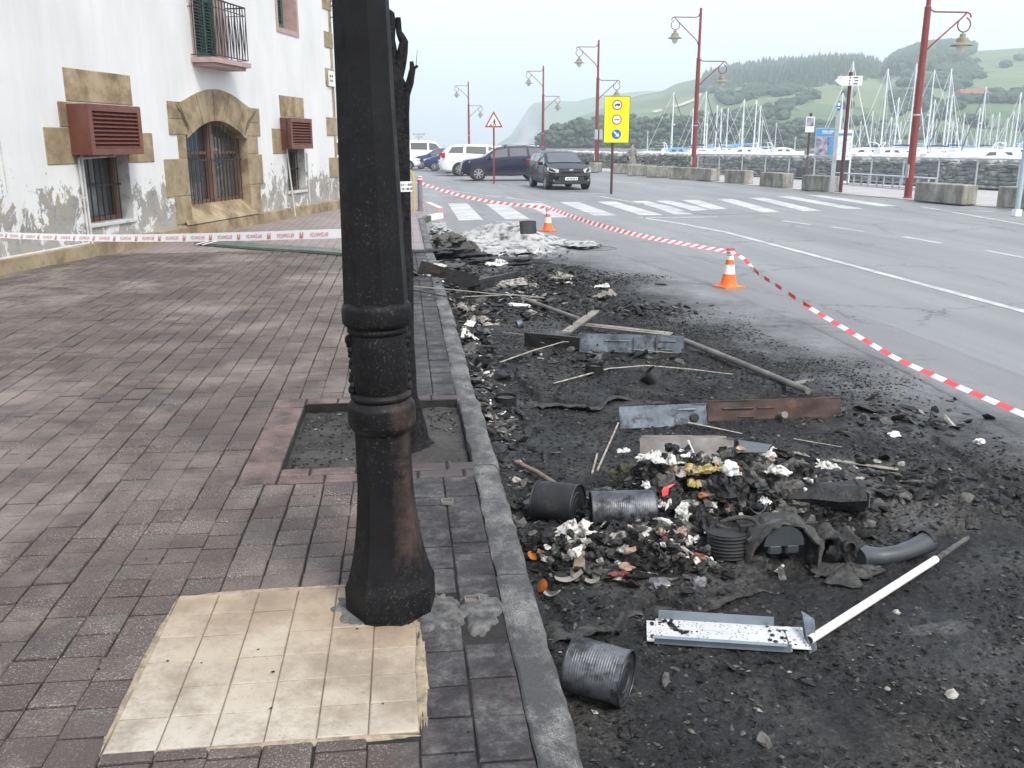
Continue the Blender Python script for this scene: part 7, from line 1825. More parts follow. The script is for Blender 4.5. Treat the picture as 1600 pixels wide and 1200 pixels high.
def flat_poly(pts, t=.004, y=0.0):   # polygon in x,z plane facing -y
    n = len(pts); v = [(x, y, z) for x, z in pts] + [(x, y + t, z) for x, z in pts]
    return v, [tuple(range(n)), tuple(range(2 * n - 1, n - 1, -1))] + [(i, n + i, n + (i + 1) % n, (i + 1) % n) for i in range(n)]
def disc(cx, cz, r, n=28): return [(cx + r * math.cos(2 * math.pi * k / n), cz + r * math.sin(2 * math.pi * k / n)) for k in range(n)]
def rect(cx, cz, w, h): return [(cx - w / 2, cz - h / 2), (cx + w / 2, cz - h / 2), (cx + w / 2, cz + h / 2), (cx - w / 2, cz + h / 2)]
def facing(x, y, extra=0.0): return math.atan2(-x, y) * 0.0 - math.atan2(x, y) + extra
p = at(955, 303, ROAD); s = empty('detour_sign', tuple(p), facing(p.x, p.y, R(4))); tag(s, 'fluorescent yellow sign board with two no-entry roundels and a blue keep-right arrow', 'road sign')
MB().lathe([(.045, 0), (.045, 3.1)], 10).build('post', M['lamp_brown'], s)
cx, cz = .12, 2.54
MB().add(*flat_poly(rect(cx, cz, .88, 1.56), .03, -.085)).build('board', M['yellow_sign'], s)
mb = MB(); 
for q in (rect(cx - .435, cz, .012, 1.56), rect(cx + .435, cz, .012, 1.56), rect(cx, cz + .775, .86, .012), rect(cx, cz - .775, .86, .012)): mb.add(*flat_poly(q, .006, -.092))
mb.build('board_edge', M['sign_black'], s)
for k, zc in enumerate((cz + .49, cz, cz - .49)):
    if k < 2:
        MB().add(*flat_poly(disc(cx, zc, .175), .003, -.090)).build('roundel_rim', M['sign_red'], s); MB().add(*flat_poly(disc(cx, zc, .135), .003, -.094)).build('roundel_face', M['white'], s)
        mb = MB()
        if k == 0:
            for q in ([(cx - .02, zc - .02), (cx + .10, zc - .02), (cx + .10, zc + .045), (cx - .02, zc + .045)], [(cx - .095, zc - .03), (cx - .025, zc - .02), (cx - .025, zc + .03), (cx - .06, zc + .03), (cx - .07, zc + .0), (cx - .095, zc - .005)], disc(cx - .06, zc - .035, .018, 10), disc(cx + .06, zc - .032, .018, 10)): mb.add(*flat_poly(q, .002, -.097 - .0006 * len(mb.f) / 10))
        else:
            for j in range(3): mb.add(*flat_poly(rect(cx - .062 + j * .062, zc + .004, .052, .03), .002, -.097)); 
            for j in range(4): mb.add(*flat_poly(disc(cx - .075 + j * .05, zc - .022, .010, 8), .002, -.0985))
        mb.build('pictogram', M['sign_black'], s)
    else:
        MB().add(*flat_poly(disc(cx, zc, .165), .003, -.090)).build('roundel_face', M['sign_blue'], s)
        a = R(-45); rot = lambda x, z: (cx + x * math.cos(a) - z * math.sin(a), zc + x * math.sin(a) + z * math.cos(a))
        MB().add(*flat_poly([rot(*q) for q in [(-.13, -.026), (.02, -.026), (.02, -.078), (.125, 0), (.02, .078), (.02, .026), (-.13, .026)]], .003, -.094)).build('arrow', M['white'], s)
p = at(934, 269, ROAD); s = empty('sign_back_post', tuple(p)); tag(s, 'thin brown sign post standing farther back behind the yellow sign board', 'sign post')
MB().lathe([(.045, 0), (.045, 2.6)], 8).build('post', M['lamp_brown'], s); MB().box((0, 0, 2.3), (.5, .02, .6)).build('plate', M['metal_grey'], s)
p = at(772, 287, ROAD); s = empty('warning_sign', tuple(p), facing(p.x, p.y)); tag(s, 'red-rimmed triangular roadworks sign on a dark red post before the parked cars', 'road sign')
MB().lathe([(.038, 0), (.038, 2.6)], 10).build('post', M['lamp_red'], s)
tri = lambda k, zc=2.66: [(-.40 * k, zc - .231 * k), (.40 * k, zc - .231 * k), (0, zc + .462 * k)]
MB().add(*flat_poly(tri(1.0), .02, -.06)).build('triangle_rim', M['sign_red'], s); MB().add(*flat_poly(tri(.74), .003, -.064)).build('triangle_face', M['white'], s)
mb = MB(); zc = 2.62
for q in (disc(.03, zc + .14, .028, 10), [(-.01, zc - .0), (.06, zc - .0), (.07, zc + .11), (.0, zc + .11)], [(-.03, zc - .12), (.0, zc - .12), (.04, zc + .0), (.0, zc + .0)], [(.06, zc - .12), (.10, zc - .12), (.06, zc + .0), (.03, zc + .0)], [(-.02, zc + .05), (.0, zc + .09), (-.11, zc - .03), (-.12, zc - .01)], [(-.19, zc - .12), (-.08, zc - .12), (-.13, zc - .03)]): mb.add(*flat_poly(q, .002, -.067 - len(mb.f) * .0001))
mb.build('pictogram', M['sign_black'], s)
p = at(1313, 300.5, ROAD + .03); s = empty('fingerpost', tuple(p), facing(p.x, p.y, R(2))); tag(s, 'dark brown post with a white arrow sign pointing left', 'fingerpost')
autosmooth(MB().lathe([(.065, 0), (.065, 4.0), (.07, 4.0), (.07, 4.12)], 12).build('post', M['lamp_brown'], s))
zc = 3.83; MB().add(*flat_poly([(-.42, zc + .16), (.40, zc + .16), (.40, zc - .16), (-.28, zc - .16), (-.42, zc - .04)], .03, -.10)).build('arrow_board', M['white'], s)
MB().add(*flat_poly([(-.52, zc + .02), (-.30, zc + .19), (-.36, zc + .17), (-.30, zc - .15), (-.36, zc - .12)][:3] + [(-.34, zc - .14)], .02, -.103)).build('arrow_tip', M['white'], s)
mb = MB()
for r_, (z_, segs) in enumerate([(zc + .10, [(.09, .05), (.17, .11)]), (zc + .0, [(.17, .11)]), (zc - .10, [(.15, .13)])]):
    mb.add(*flat_poly(disc(-.02 if r_ else -.01, z_, .026, 10), .003, -.104))
    for (x_, w_) in segs: mb.add(*flat_poly(rect(x_ + .03, z_, w_, .035), .003, -.104))
mb.build('lettering', M['sign_black'], s)
p = at(1299, 301, ROAD + .03); s = empty('bus_stop_pole', tuple(p), facing(p.x, p.y)); tag(s, 'grey bus stop pole carrying a small blue oval sign', 'bus stop')
MB().box((0, 0, 1.4), (.15, .06, 2.8), None, .02).box((.03, 0, 2.95), (.07, .05, .5)).build('pole', M['metal_grey'], s)
MB().add(*flat_poly([(.0 + .075 * math.cos(t), 2.98 + .16 * math.sin(t)) for t in [k * 2 * math.pi / 20 for k in range(20)]], .02, -.05)).build('oval_sign', M['sign_blue'], s)
MB().add(*flat_poly(rect(0, 3.04, .09, .10), .003, -.054)).add(*flat_poly(rect(0, 2.92, .10, .04), .003, -.054)).build('bus_symbol', M['white'], s)
p = at(1259, 279.5, ROAD + .03); s = empty('notice_sign', tuple(p), facing(p.x, p.y)); tag(s, 'small white notice with dark pictograms on a brown post beside the blue poster', 'notice')
MB().lathe([(.055, 0), (.055, 3.05), (.075, 3.06), (.075, 3.16)], 10).build('post', M['lamp_brown'], s); MB().add(*flat_poly(rect(0, 2.62, .42, .74), .02, -.07)).build('board', M['white'], s)
mb = MB(); mb.add(*flat_poly(rect(0, 2.74, .34, .40), .003, -.073)); mb.build('print', M['poster_art'], s)
p = at(1290, 282, ROAD + .03); D = 43.0; q = atY(1288, 240, D); s = empty('poster_stand', (q.x, q.y, ROAD + .03), facing(q.x, q.y)); tag(s, 'poster stand with a blue-headed photo poster between the brown posts', 'poster stand')
zc = 1.75; MB().box((0, .02, zc), (.94, .08, 1.36)).box((-.40, .02, .5), (.07, .07, 1.0)).box((.40, .02, .5), (.07, .07, 1.0)).build('frame', M['metal_grey'], s)
MB().add(*flat_poly(rect(0, zc + .47, .88, .34), .004, -.028)).build('poster_header', M['sky_blue'], s); MB().add(*flat_poly(rect(-.12, zc - .19, .60, .92), .004, -.028)).build('poster_photo', M['poster_art'], s); MB().add(*flat_poly(rect(.30, zc - .19, .22, .92), .004, -.028)).build('poster_side', M['sky_blue'], s)
tv, tf = text_geo('GRAND TOUR' if False else 'lllllll llll', .12); mb = MB()
for (x_, z_, w_, h_) in [(-.04, zc + .52, .26, .05), (.24, zc + .52, .22, .05), (.06, zc + .44, .46, .03)]: mb.add(*flat_poly(rect(x_, z_, w_, h_), .003, -.032))
mb.build('poster_lettering', M['white'], s); MB().add(*flat_poly(rect(.26, zc + .36, .11, .05), .003, -.033)).build('poster_logo', M['tape_ink'], s)
q = atY(1317, 240, 40.0); s = empty('map_totem', (q.x, q.y, ROAD + .03), facing(q.x, q.y)); tag(s, 'tall white-framed map totem partly behind the fingerpost', 'totem')
MB().box((0, .02, 1.15), (.74, .10, 2.30)).build('frame', M['white'], s); MB().add(*flat_poly(rect(0, 1.62, .62, 1.12), .004, -.036)).build('map_print', M['poster_pale'], s); MB().add(*flat_poly(rect(0, 2.10, .62, .10), .004, -.040)).build('map_header', M['sky_blue'], s); MB().add(*flat_poly(rect(0, .55, .60, .9), .004, -.036)).build('lower_panel', M['pane'], s)
q = at(1250, 278.5, ROAD + .03); s = empty('litter_bin', tuple(q)); tag(s, 'dark litter bin on the promenade left of the brown notice post', 'litter bin')
MB().lathe([(.18, .08), (.21, .10), (.22, .50), (.2, .52)], 14).build('bucket', M['black_plastic'], s); MB().box((0, 0, .53), (.5, .36, .05), None, .01).build('lid', M['black_plastic'], s); MB().box((0, 0, .04), (.05, .05, .08)).build('stand', M['black_plastic'], s)
a, b = at(1306, 287, ROAD + .03), at(1456, 299, ROAD + .03); d = b - a; L = d.length; s = empty('long_bench', tuple(a), math.atan2(d.y, d.x)); tag(s, 'long low steel bench on the promenade left of the large red lamp post', 'bench')
MB().box((L / 2, 0, .47), (L, .38, .04), None, .01).build('seat', M['metal_grey'], s)
n_ = 7
for k in range(n_):
    x_ = .05 + (L - .1) * k / (n_ - 1)
    for y_ in (-.15, .15): MB().box((x_, y_, .225), (.05, .05, .45)).build('leg', M['metal_grey'], s)
MB().box((L / 2, -.15, .06), (L - .2, .03, .03)).build('stretcher', M['metal_grey'], s)
p = at(1588, 338, ROAD); s = empty('sign_pole', tuple(p)); tag(s, 'pale blue-grey sign pole at the right edge of the picture with a yellow board', 'sign pole')
MB().lathe([(.09, 0), (.09, .015), (.063, .02), (.063, 3.6)], 14).build('pole', M['pole_blue'], s); MB().box((0, 0, .09), (.16, .16, .16)).build('base_sleeve', M['white'], s)
MB().add(*flat_poly(rect(.44, 3.03, .78, .70), .03, -.10)).build('board', M['yellow_sign'], s)
mb = MB()
for q in (rect(.06, 3.03, .02, .70), rect(.82, 3.03, .02, .70), rect(.44, 3.37, .74, .02), rect(.44, 2.69, .74, .02)): mb.add(*flat_poly(q, .004, -.105))
mb.build('board_edge', M['sign_black'], s)

BL = [((930, 270), (951, 269)), ((958, 272), (980, 272)), ((980, 275), (1009, 275)), ((1010, 277.5), (1042, 277.5)), ((1045, 280), (1079, 280.5)), ((1087, 282), (1125, 284)), ((1131, 286), (1177, 288)), ((1186, 291), (1240, 294.5)), ((1251, 298), (1313, 301)), ((1427, 315), (1527, 322)), ((1555, 325), (1660, 331)), ((1700, 333), (1830, 342))]
pos_lb = ['farthest weathered concrete block, behind the red lamp by the yellow sign', 'concrete block at the feet of the person in the coat', 'third concrete block from the far end, just right of the walking person', 'fourth concrete block from the far end', 'concrete block touching the left side of the second red lamp post', 'concrete block just right of the second red lamp post', 'concrete block midway between the second red lamp and the litter bin', 'concrete block below the litter bin', 'concrete block behind the bus stop pole', 'big stained concrete block right of the nearest red lamp post', 'stained concrete block cut by the right edge behind the pale pole', 'concrete block out beyond the right edge of the picture']
v0 = MB().box((0, 0, .27), (1, 1, .54), None, .03)
for i, (l_, r_) in enumerate(BL):
    A_ = at(*l_, ROAD + .0); B_ = at(*r_, ROAD + .0); W_ = .48; nb_ = Vector((B_.x - W_, B_.y, 0)); fa = Vector((A_.x, A_.y, 0)); d = nb_ - fa; L_ = max(1.6, min(2.4, d.length)); d.normalize()
    c = fa + d * L_ / 2 + Vector((-d.y, d.x, 0)) * W_ / 2
    mb = MB().box((0, 0, .28), (L_, W_, .56), None, .025)
    mb.v = [(v[0] + mnoise.noise(Vector(v) * 4 + Vector((i, 0, 0))) * .012, v[1] + mnoise.noise(Vector(v) * 5 + Vector((0, i, 0))) * .012, v[2]) for v in mb.v]
    o = mb.build('concrete_block', M['conc_block'], loc=(c.x, c.y, ROAD + .03), rot=(0, 0, math.atan2(d.y, d.x))); tag(o, pos_lb[i], 'concrete block', 'concrete blocks lining the far kerb')

def lineX(px_, Y): q = atY(px_, 240, Y); return Vector((q.x, q.y, 0))
FL = [lineX(1091, 52), lineX(1180, 47.5), lineX(1320, 41), lineX(1600, 31.8), lineX(1780, 27.5)]
fen = empty('promenade_fence', tuple(FL[0] + Vector((0, 0, ROAD + .03)))); tag(fen, 'metal promenade fence with clear panels running before the rock wall', 'fence'); f0 = FL[0]
def along(PL, step):
    out = []; acc = 0
    for a, b in zip(PL[:-1], PL[1:]):
        d = b - a; L = d.length; s_ = acc
        while s_ < L: out.append((a + d * (s_ / L), d.normalized())); s_ += step
        acc = s_ - L
    return out
pts = along(FL, 1.9)
for (q, d) in pts: MB().box((0, 0, .56), (.06, .04, 1.12)).build('fence_post', M['metal_grey'], fen, tuple(q - f0))
for k in range(len(pts) - 1):
    a, b = pts[k][0] - f0, pts[k + 1][0] - f0
    MB().tube([a + Vector((0, 0, 1.14)), b + Vector((0, 0, 1.14))], .032, 6).build('top_rail', M['metal_grey'], fen)
    MB().tube([a + Vector((0, 0, .10)), b + Vector((0, 0, .10))], .015, 5).build('bottom_rail', M['metal_grey'], fen)
gm = Mat('fence mesh panel', 0.3); gm.color((.45, .5, .52)); gm.b.inputs['Alpha'].default_value = 0.16
for k in range(len(pts) - 1):
    a, b = pts[k][0] - f0, pts[k + 1][0] - f0; e = (b - a).normalized() * .05
    MB().add([a + e + Vector((0, 0, .14)), b - e + Vector((0, 0, .14)), b - e + Vector((0, 0, 1.08)), a + e + Vector((0, 0, 1.08))], [(0, 1, 2, 3)]).build('clear_panel', gm.m, fen)
RL = [lineX(1800, 29.5), lineX(1600, 34.0), lineX(1320, 43.5), lineX(1180, 50), lineX(1091, 55), lineX(1000, 62), lineX(925, 69), lineX(860, 80)]
rw = empty('rock_wall', tuple(RL[0])); tag(rw, 'dry rock breakwater wall of flat grey stones with whitened top behind the fence', 'rock wall'); r0 = RL[0]
rr = random.Random(12)
rock_meshes = []
for k in range(10):
    V = []
    for v in ICO2[0]:
        v = Vector(v); c = Vector([max(-.78, min(.78, t)) for t in v]); n_ = 1 + .22 * mnoise.noise(v * 1.4 + Vector((k * 5, 0, 0)))
        V.append(c * n_ / .78 * .5)
    rock_meshes.append(mesh_from('rock', V, ICO2[1].tolist(), [M['rock']]))
rocks = []
for course in range(7):
    z = ROAD + .02 + course * .165; s_ = rr.uniform(0, .4)
    base = along(RL, .01)
    L_tot = len(base) * .01
    while s_ < L_tot - .3:
        w = rr.uniform(.32, .75); i_ = int((s_ + w / 2) / .01)
        if i_ >= len(base): break
        q, d = base[i_]; n_ = Vector((-d.y, d.x, 0)); n_ = n_ if n_.dot(Vector((q.x, q.y, 0))) > 0 else -n_
        if course == 6 and rr.random() < .12: s_ += w; continue
        p_ = q + n_ * (course * .07 + rr.uniform(-.05, .07)) - r0; p_.z = z + rr.uniform(-.02, .03) + (.03 if course == 6 else 0)
        rocks.append((p_, w * 1.04, rr.uniform(.4, .6), (.20 if course < 6 else .26) * rr.uniform(.85, 1.3), math.atan2(d.y, d.x) + rr.uniform(-.12, .12), rr.uniform(-.12, .12), (q.length)))
        s_ += w
rocks.sort(key=lambda t: t[6] / t[1])
for t in rocks[:296]:
    link('rock', rock_meshes[rr.randrange(10)], rw, t[0], (0, t[5], t[4]), (t[1], t[2], t[3]))
mb = MB()
for t in rocks[296:]:
    m4 = Matrix.Translation(t[0]) @ Euler((0, t[5], t[4])).to_matrix().to_4x4() @ Matrix.Diagonal((t[1], t[2], t[3], 1)); me = rock_meshes[rr.randrange(10)]
    mb.add([m4 @ v.co for v in me.vertices], [tuple(p_.vertices) for p_ in me.polygons])
mb.build('distant_rocks', M['rock'], rw)['kind'] = 'stuff'
mb = MB()   # rubble core behind the faces
core = [(q - r0) for q, d in along(RL, 2.0)]
nrm = []
for q, d in along(RL, 2.0):
    n_ = Vector((-d.y, d.x, 0)); nrm.append(n_ if n_.dot(Vector((q.x, q.y, 0))) > 0 else -n_)
V = []
for q, n_ in zip(core, nrm): V += [q + n_ * .10 + Vector((0, 0, ROAD - .9)), q + n_ * .5 + Vector((0, 0, .86)), q + n_ * 3.0 + Vector((0, 0, .80)), q + n_ * 5.5 + Vector((0, 0, -1.5))]
mb.add(V, [(4 * i + k, 4 * i + 4 + k, 4 * i + 5 + k, 4 * i + 1 + k) for i in range(len(core) - 1) for k in range(3)]); mb.build('rubble_core', M['rock'], rw)
P_, S_ = [], []
for q, d in along(RL, .16):
    n_ = Vector((-d.y, d.x, 0)); n_ = n_ if n_.dot(Vector((q.x, q.y, 0))) > 0 else -n_
    w = q + n_ * rr.uniform(.35, 2.6) - r0; P_.append((w.x, w.y, .86 + rr.uniform(0, .08))); s_ = rr.uniform(.10, .26); S_.append((s_ * 1.4, s_, s_ * .6))
me = scatter_mesh('crest_rubble', ICO1, np.array(P_), np.array(S_), [M['rock']], np.random.RandomState(8), .25, .3); link('crest_rubble', me, rw)['kind'] = 'stuff'
q1, q2 = lineX(1000, 118), lineX(860, 118)
o = MB().prism([(q2.x - 3, 117), (q1.x, 119), (q1.x, 124), (q2.x - 3, 122)], -1.5, 1.0).build('quay_wall', M['quay']); tag(o, 'long low grey harbour quay behind the rock wall, left of the marina', 'quay wall')

def make_car(name, spec, paint, label, loc, heading, roof_rails=False, glass='car_glass', group='cars parked by the harbour', detail=True):
    L, Wd, top, belt = spec['L'], spec['W'], spec['top'], spec['belt']
    r_ = empty(name, (loc[0], loc[1], ROAD), heading); tag(r_, label, spec.get('cat', 'car'), group)
    def interp(P, x):
        for a, b in zip(P[:-1], P[1:]):
            if a[0] <= x <= b[0]: return a[1] + (b[1] - a[1]) * (x - a[0]) / (b[0] - a[0] + 1e-9)
        return P[0][1] if x < P[0][0] else P[-1][1]
    xs = sorted(set([p_[0] for p_ in top] + [p_[0] for p_ in belt] + [-L / 2, -L / 2 + .05, -L / 2 + .2, L / 2 - .2, L / 2 - .05, L / 2] + list(np.linspace(-L / 2 + .3, L / 2 - .3, 13))))
    V, F_, K = [], [], 9
    for x in xs:
        zt, zb = interp(top, x), interp(belt, x); e = min(1, (L / 2 - abs(x)) / .38); w = Wd / 2 * (.80 + .20 * math.sin(e * math.pi / 2)); cl = spec.get('clear', .20) + .10 * (1 - e)
        zb = min(zb, zt - .015); gh = max(0, zt - zb)
        wr = w * .955 - gh * .36
        ring = [(w * .86, cl), (w * .985, cl + .10), (w, .52), (w * .985, zb - .10), (w * .955, zb), (wr + .01, zb + gh * .88), (wr * .86, zt - .015), (wr * .45, zt + .006), (0, zt + .012)]
        if e < 1: ring = [(y_, z_ if z_ > .5 else z_) for y_, z_ in ring]
        for y_, z_ in ring: V.append((x, y_, z_))
        for y_, z_ in ring[-2::-1]: V.append((x, -y_, z_))
    n = 2 * K - 1
    for i in range(len(xs) - 1):
        for k in range(n - 1): F_.append((i * n + k, (i + 1) * n + k, (i + 1) * n + k + 1, i * n + k + 1))
        F_.append((i * n + n - 1, (i + 1) * n + n - 1, (i + 1) * n, i * n))
    F_.append(tuple(range(n))); F_.append(tuple((len(xs) - 1) * n + k for k in range(n - 1, -1, -1)))
    mb = MB().add(V, [f[::-1] for f in F_]); b = mb.build('body', M[paint], r_); autosmooth(b, 32)
    def ringpt(x, k, side=1):
        zt, zb = interp(top, x), interp(belt, x); e = min(1, (L / 2 - abs(x)) / .38); w = Wd / 2 * (.80 + .20 * math.sin(e * math.pi / 2)); zb = min(zb, zt - .015); gh = max(0, zt - zb); wr = w * .955 - gh * .36
        y_, z_ = [(w * .955, zb), (wr + .01, zb + gh * .88), (wr * .86, zt - .015), (wr * .45, zt + .006), (0, zt + .012)][k - 4]
        return Vector((x, side * y_, z_))
    def win(poly, nm='side_window', mat=glass, off=.006):
        n_ = (poly[1] - poly[0]).cross(poly[2] - poly[0]).normalized(); c = sum(poly, Vector()) / len(poly)
        if n_.dot(c - Vector((0, 0, .9))) < 0: n_ = -n_; poly = poly[::-1]
        V_ = [p_ + n_ * off for p_ in poly] + [p_ - n_ * .004 for p_ in poly]; m_ = len(poly)
        MB().add(V_, [tuple(range(m_))] + [(j, m_ + j, m_ + (j + 1) % m_, (j + 1) % m_) for j in range(m_)]).build(nm, M[mat], r_)
    for side in (-1, 1):
        for (x0b, x0t, x1b, x1t) in spec['windows']:
            def P(x, t):
                zt, zb = interp(top, x), interp(belt, x); a, b2 = ringpt(x, 4, side), ringpt(x, 5, side); return a.lerp(b2, t)
            win([P(x0b, .10), P(x1b, .10), P(x1t, .93), P(x0t, .93)], mat=spec.get('glass_side', glass))
    for nm, (xa, xb) in (('windscreen', spec['ws']), ('rear_window', spec['rw'])):
        def Q(x, y_):
            a = ringpt(x, 6, 1).y; return Vector((x, y_ * a, interp(top, x) + .012 - .02 * abs(y_)))
        t0, t1 = .10, .92
        x0, x1 = xa + (xb - xa) * t0, xa + (xb - xa) * t1
        MBw = MB(); cols = [-1.02, -.5, 0, .5, 1.02]
        V_ = [Q(x0, c) for c in cols] + [Q(x1, c) for c in cols]; 
        nrm_ = (V_[1] - V_[0]).cross(V_[5] - V_[0]).normalized(); nrm_ = nrm_ if nrm_.z > 0 else -nrm_
        V_ = [v + nrm_ * .010 for v in V_]
        MBw.add(V_, [(i, i + 1, i + 6, i + 5) for i in range(4)]).build(nm, M[glass if nm == 'windscreen' else spec.get('glass_side', glass)], r_)
    wr_, wb = spec.get('wheel', .31), spec['wb']
    for sx in (-1, 1):
        for side in (-1, 1):
            x_ = spec.get('wx', 0) + sx * wb / 2; y_ = side * (Wd / 2 - .09)
            rotm = Matrix.Translation((x_, side * (Wd / 2 - .02), wr_ + .0)) @ Matrix.Rotation(R(90) * (-side), 4, 'X')
            mb = MB(); nA = 16; pr = [(math.cos(math.pi * k / nA) * (wr_ + .065), math.sin(math.pi * k / nA) * (wr_ + .065)) for k in range(nA + 1)] + [(-(wr_ + .065), -.12), (wr_ + .065, -.12)]
            v_ = [(x_ + a, side * (Wd / 2 + .004), wr_ + c) for a, c in pr] + [(x_ + a, side * (Wd / 2 - .20), wr_ + c) for a, c in pr]; m_ = len(pr)
            mb.add(v_, [tuple(range(m_)), tuple(range(2 * m_ - 1, m_ - 1, -1))] + [(j, m_ + j, m_ + (j + 1) % m_, (j + 1) % m_) for j in range(m_)]).build('wheel_arch', M['black_plastic'], r_)
            wheel = MB().lathe([(wr_ * .62, -.20), (wr_ * .95, -.20), (wr_, -.17), (wr_, .0), (wr_ * .95, .035), (wr_ * .66, .04), (wr_ * .64, .02)], 26, rotm, 0, True).build('wheel', M['tyre'], r_); autosmooth(wheel, 40)
            mb = MB(); mb.lathe([(wr_ * .66, .035), (wr_ * .60, .038), (wr_ * .58, .015)], 26, rotm, 0, False); mb.lathe([(.001, .03), (wr_ * .16, .03), (wr_ * .18, .015)], 14, rotm, 0, False)
            for k in range(7):
                a = 2 * math.pi * k / 7 + .2; c0, c1 = Vector((math.cos(a), math.sin(a), 0)), Vector((-math.sin(a), math.cos(a), 0))
                mb.add([rotm @ (c0 * wr_ * .12 + c1 * wr_ * .07 + Vector((0, 0, .028))), rotm @ (c0 * wr_ * .12 - c1 * wr_ * .07 + Vector((0, 0, .028))), rotm @ (c0 * wr_ * .62 - c1 * wr_ * .09 + Vector((0, 0, .024))), rotm @ (c0 * wr_ * .62 + c1 * wr_ * .09 + Vector((0, 0, .024)))], [(0, 1, 2, 3)])
            mb.build('rim', M['rim'], wheel)
    zf = spec.get('lz', .68); xf = L / 2
    for side in (-1, 1):
        MB().add([Vector((xf - .10, side * Wd * .47, zf - .04)), Vector((xf + .015, side * Wd * .30, zf - .07)), Vector((xf - .03, side * Wd * .28, zf + .05)), Vector((xf - .42, side * (Wd * .49 + .004), zf + .13)), Vector((xf - .35, side * (Wd * .50 + .006), zf + .03))], [(0, 1, 2, 3, 4)]).build('headlight', M['headlight'], r_)
        tz = spec.get('tz', .85)
        MB().box((-xf + .07, side * (Wd * .455), tz), (.20, .13, .26), None, .03).build('taillight', M['taillight'], r_)
        mx = spec['mirror']; mz = interp(belt, mx) + .06
        mb = MB().box((mx, side * (Wd / 2 + .08), mz), (.12, .20, .13), None, .03); mb.build('wing_mirror', M[paint if paint != 'car_white' else 'black_plastic'], r_)
        if roof_rails:
            xr0, xr1 = spec['rails']; MB().tube([(xr0, side * Wd * .33, interp(top, xr0) - .0), (xr0 + .15, side * Wd * .33, interp(top, xr0) + .07), (xr1 - .15, side * Wd * .33, interp(top, xr1) + .06), (xr1, side * Wd * .33, interp(top, xr1) - .0)], .022, 6).build('roof_rail', M['black_plastic'], r_)
        MB().box((0, side * (Wd / 2 * .985 + .004), .34), (wb - .75, .02, .10)).build('sill_trim', M['black_plastic'], r_)
        for hx in spec.get('handles', (-.6, .35)): MB().box((hx, side * (Wd / 2 + .004), interp(belt, hx) - .13), (.18, .03, .035), None, .01).build('door_handle', M[paint], r_)
        for dx in spec.get('seams', ()): MB().box((dx, side * (Wd / 2 * .992 + .003), .62), (.008, .012, .52)).build('door_seam', M['black_plastic'], r_)
    MB().box((xf - .005, 0, .40), (.05, Wd * .60, .17), None, .03).build('lower_grille', M['black_plastic'], r_); MB().box((xf - .02, 0, zf - .03), (.05, Wd * .44, .06), None, .02).build('grille', M['black_plastic'], r_)
    MB().box((xf - .005, 0, zf + .03), (.04, .15, .07), None, .018).build('badge', M['metal_grey'], r_)
    MB().box((xf - .01, 0, .27), (.10, Wd * .78, .10), None, .03).build('bumper_lip', M['black_plastic'], r_)
    pl_ = MB().box((xf + .026, 0, .43), (.012, .50, .12), None, .003).build('number_plate', M['white'], r_)
    mb = MB()
    for k, w_ in enumerate((.035, .035, .035, .035, .04, .04, .04)): mb.box((xf + .034, .19 - k * .06, .43), (.003, .03, .065))
    mb.build('plate_characters', M['sign_black'], pl_)
    MB().box((-xf - .0, 0, .62), (.012, .50, .12)).build('rear_plate', M['white'], r_)
    for side in (-1, 1): MB().lathe([(.001, 0), (.05, 0), (.05, -.02)], 12, Matrix.Translation((xf - .02, side * Wd * .38, .38)) @ Matrix.Rotation(R(90), 4, 'Y'), 0, False).build('fog_lamp', M['headlight'], r_)
    return r_
HATCH = dict(L=3.95, W=1.72, wb=2.49, wx=.05, wheel=.30, top=[(-1.98, .80), (-1.93, .98), (-1.72, 1.22), (-1.45, 1.41), (-.9, 1.46), (-.1, 1.46), (.30, 1.40), (1.12, .98), (1.30, .94), (1.75, .80), (1.93, .68), (1.98, .50)], belt=[(-1.98, .78), (-1.7, 1.08), (-.8, 1.02), (.3, .95), (1.12, .90), (1.7, .78), (1.98, .48)],
             windows=[(-1.55, -1.38, -.95, -.93), (-.88, -.86, -.08, -.10), (-.0, -.02, .98, .38)], ws=(1.12, .30), rw=(-1.80, -1.45), mirror=.78, handles=(-.72, .12), seams=(-.93, -.04, .98), lz=.72, tz=.98)
SUV = dict(L=4.32, W=1.82, wb=2.67, wx=.02, wheel=.345, clear=.27, top=[(-2.16, .85), (-2.10, 1.12), (-1.98, 1.40), (-1.80, 1.60), (-1.0, 1.64), (.0, 1.63), (.42, 1.56), (1.10, 1.12), (1.28, 1.08), (1.95, .98), (2.10, .88), (2.16, .60)], belt=[(-2.16, .83), (-2.0, 1.16), (-.8, 1.12), (.5, 1.06), (1.10, 1.02), (1.95, .92), (2.16, .58)],
           windows=[(-1.80, -1.66, -1.12, -1.05), (-1.0, -.95, -.16, -.16), (-.06, -.06, .95, .48)], ws=(1.10, .42), rw=(-2.06, -1.84), mirror=.82, rails=(-1.7, .1), handles=(-.85, .08), seams=(-1.0, -.11, 1.0), lz=.82, tz=1.0)
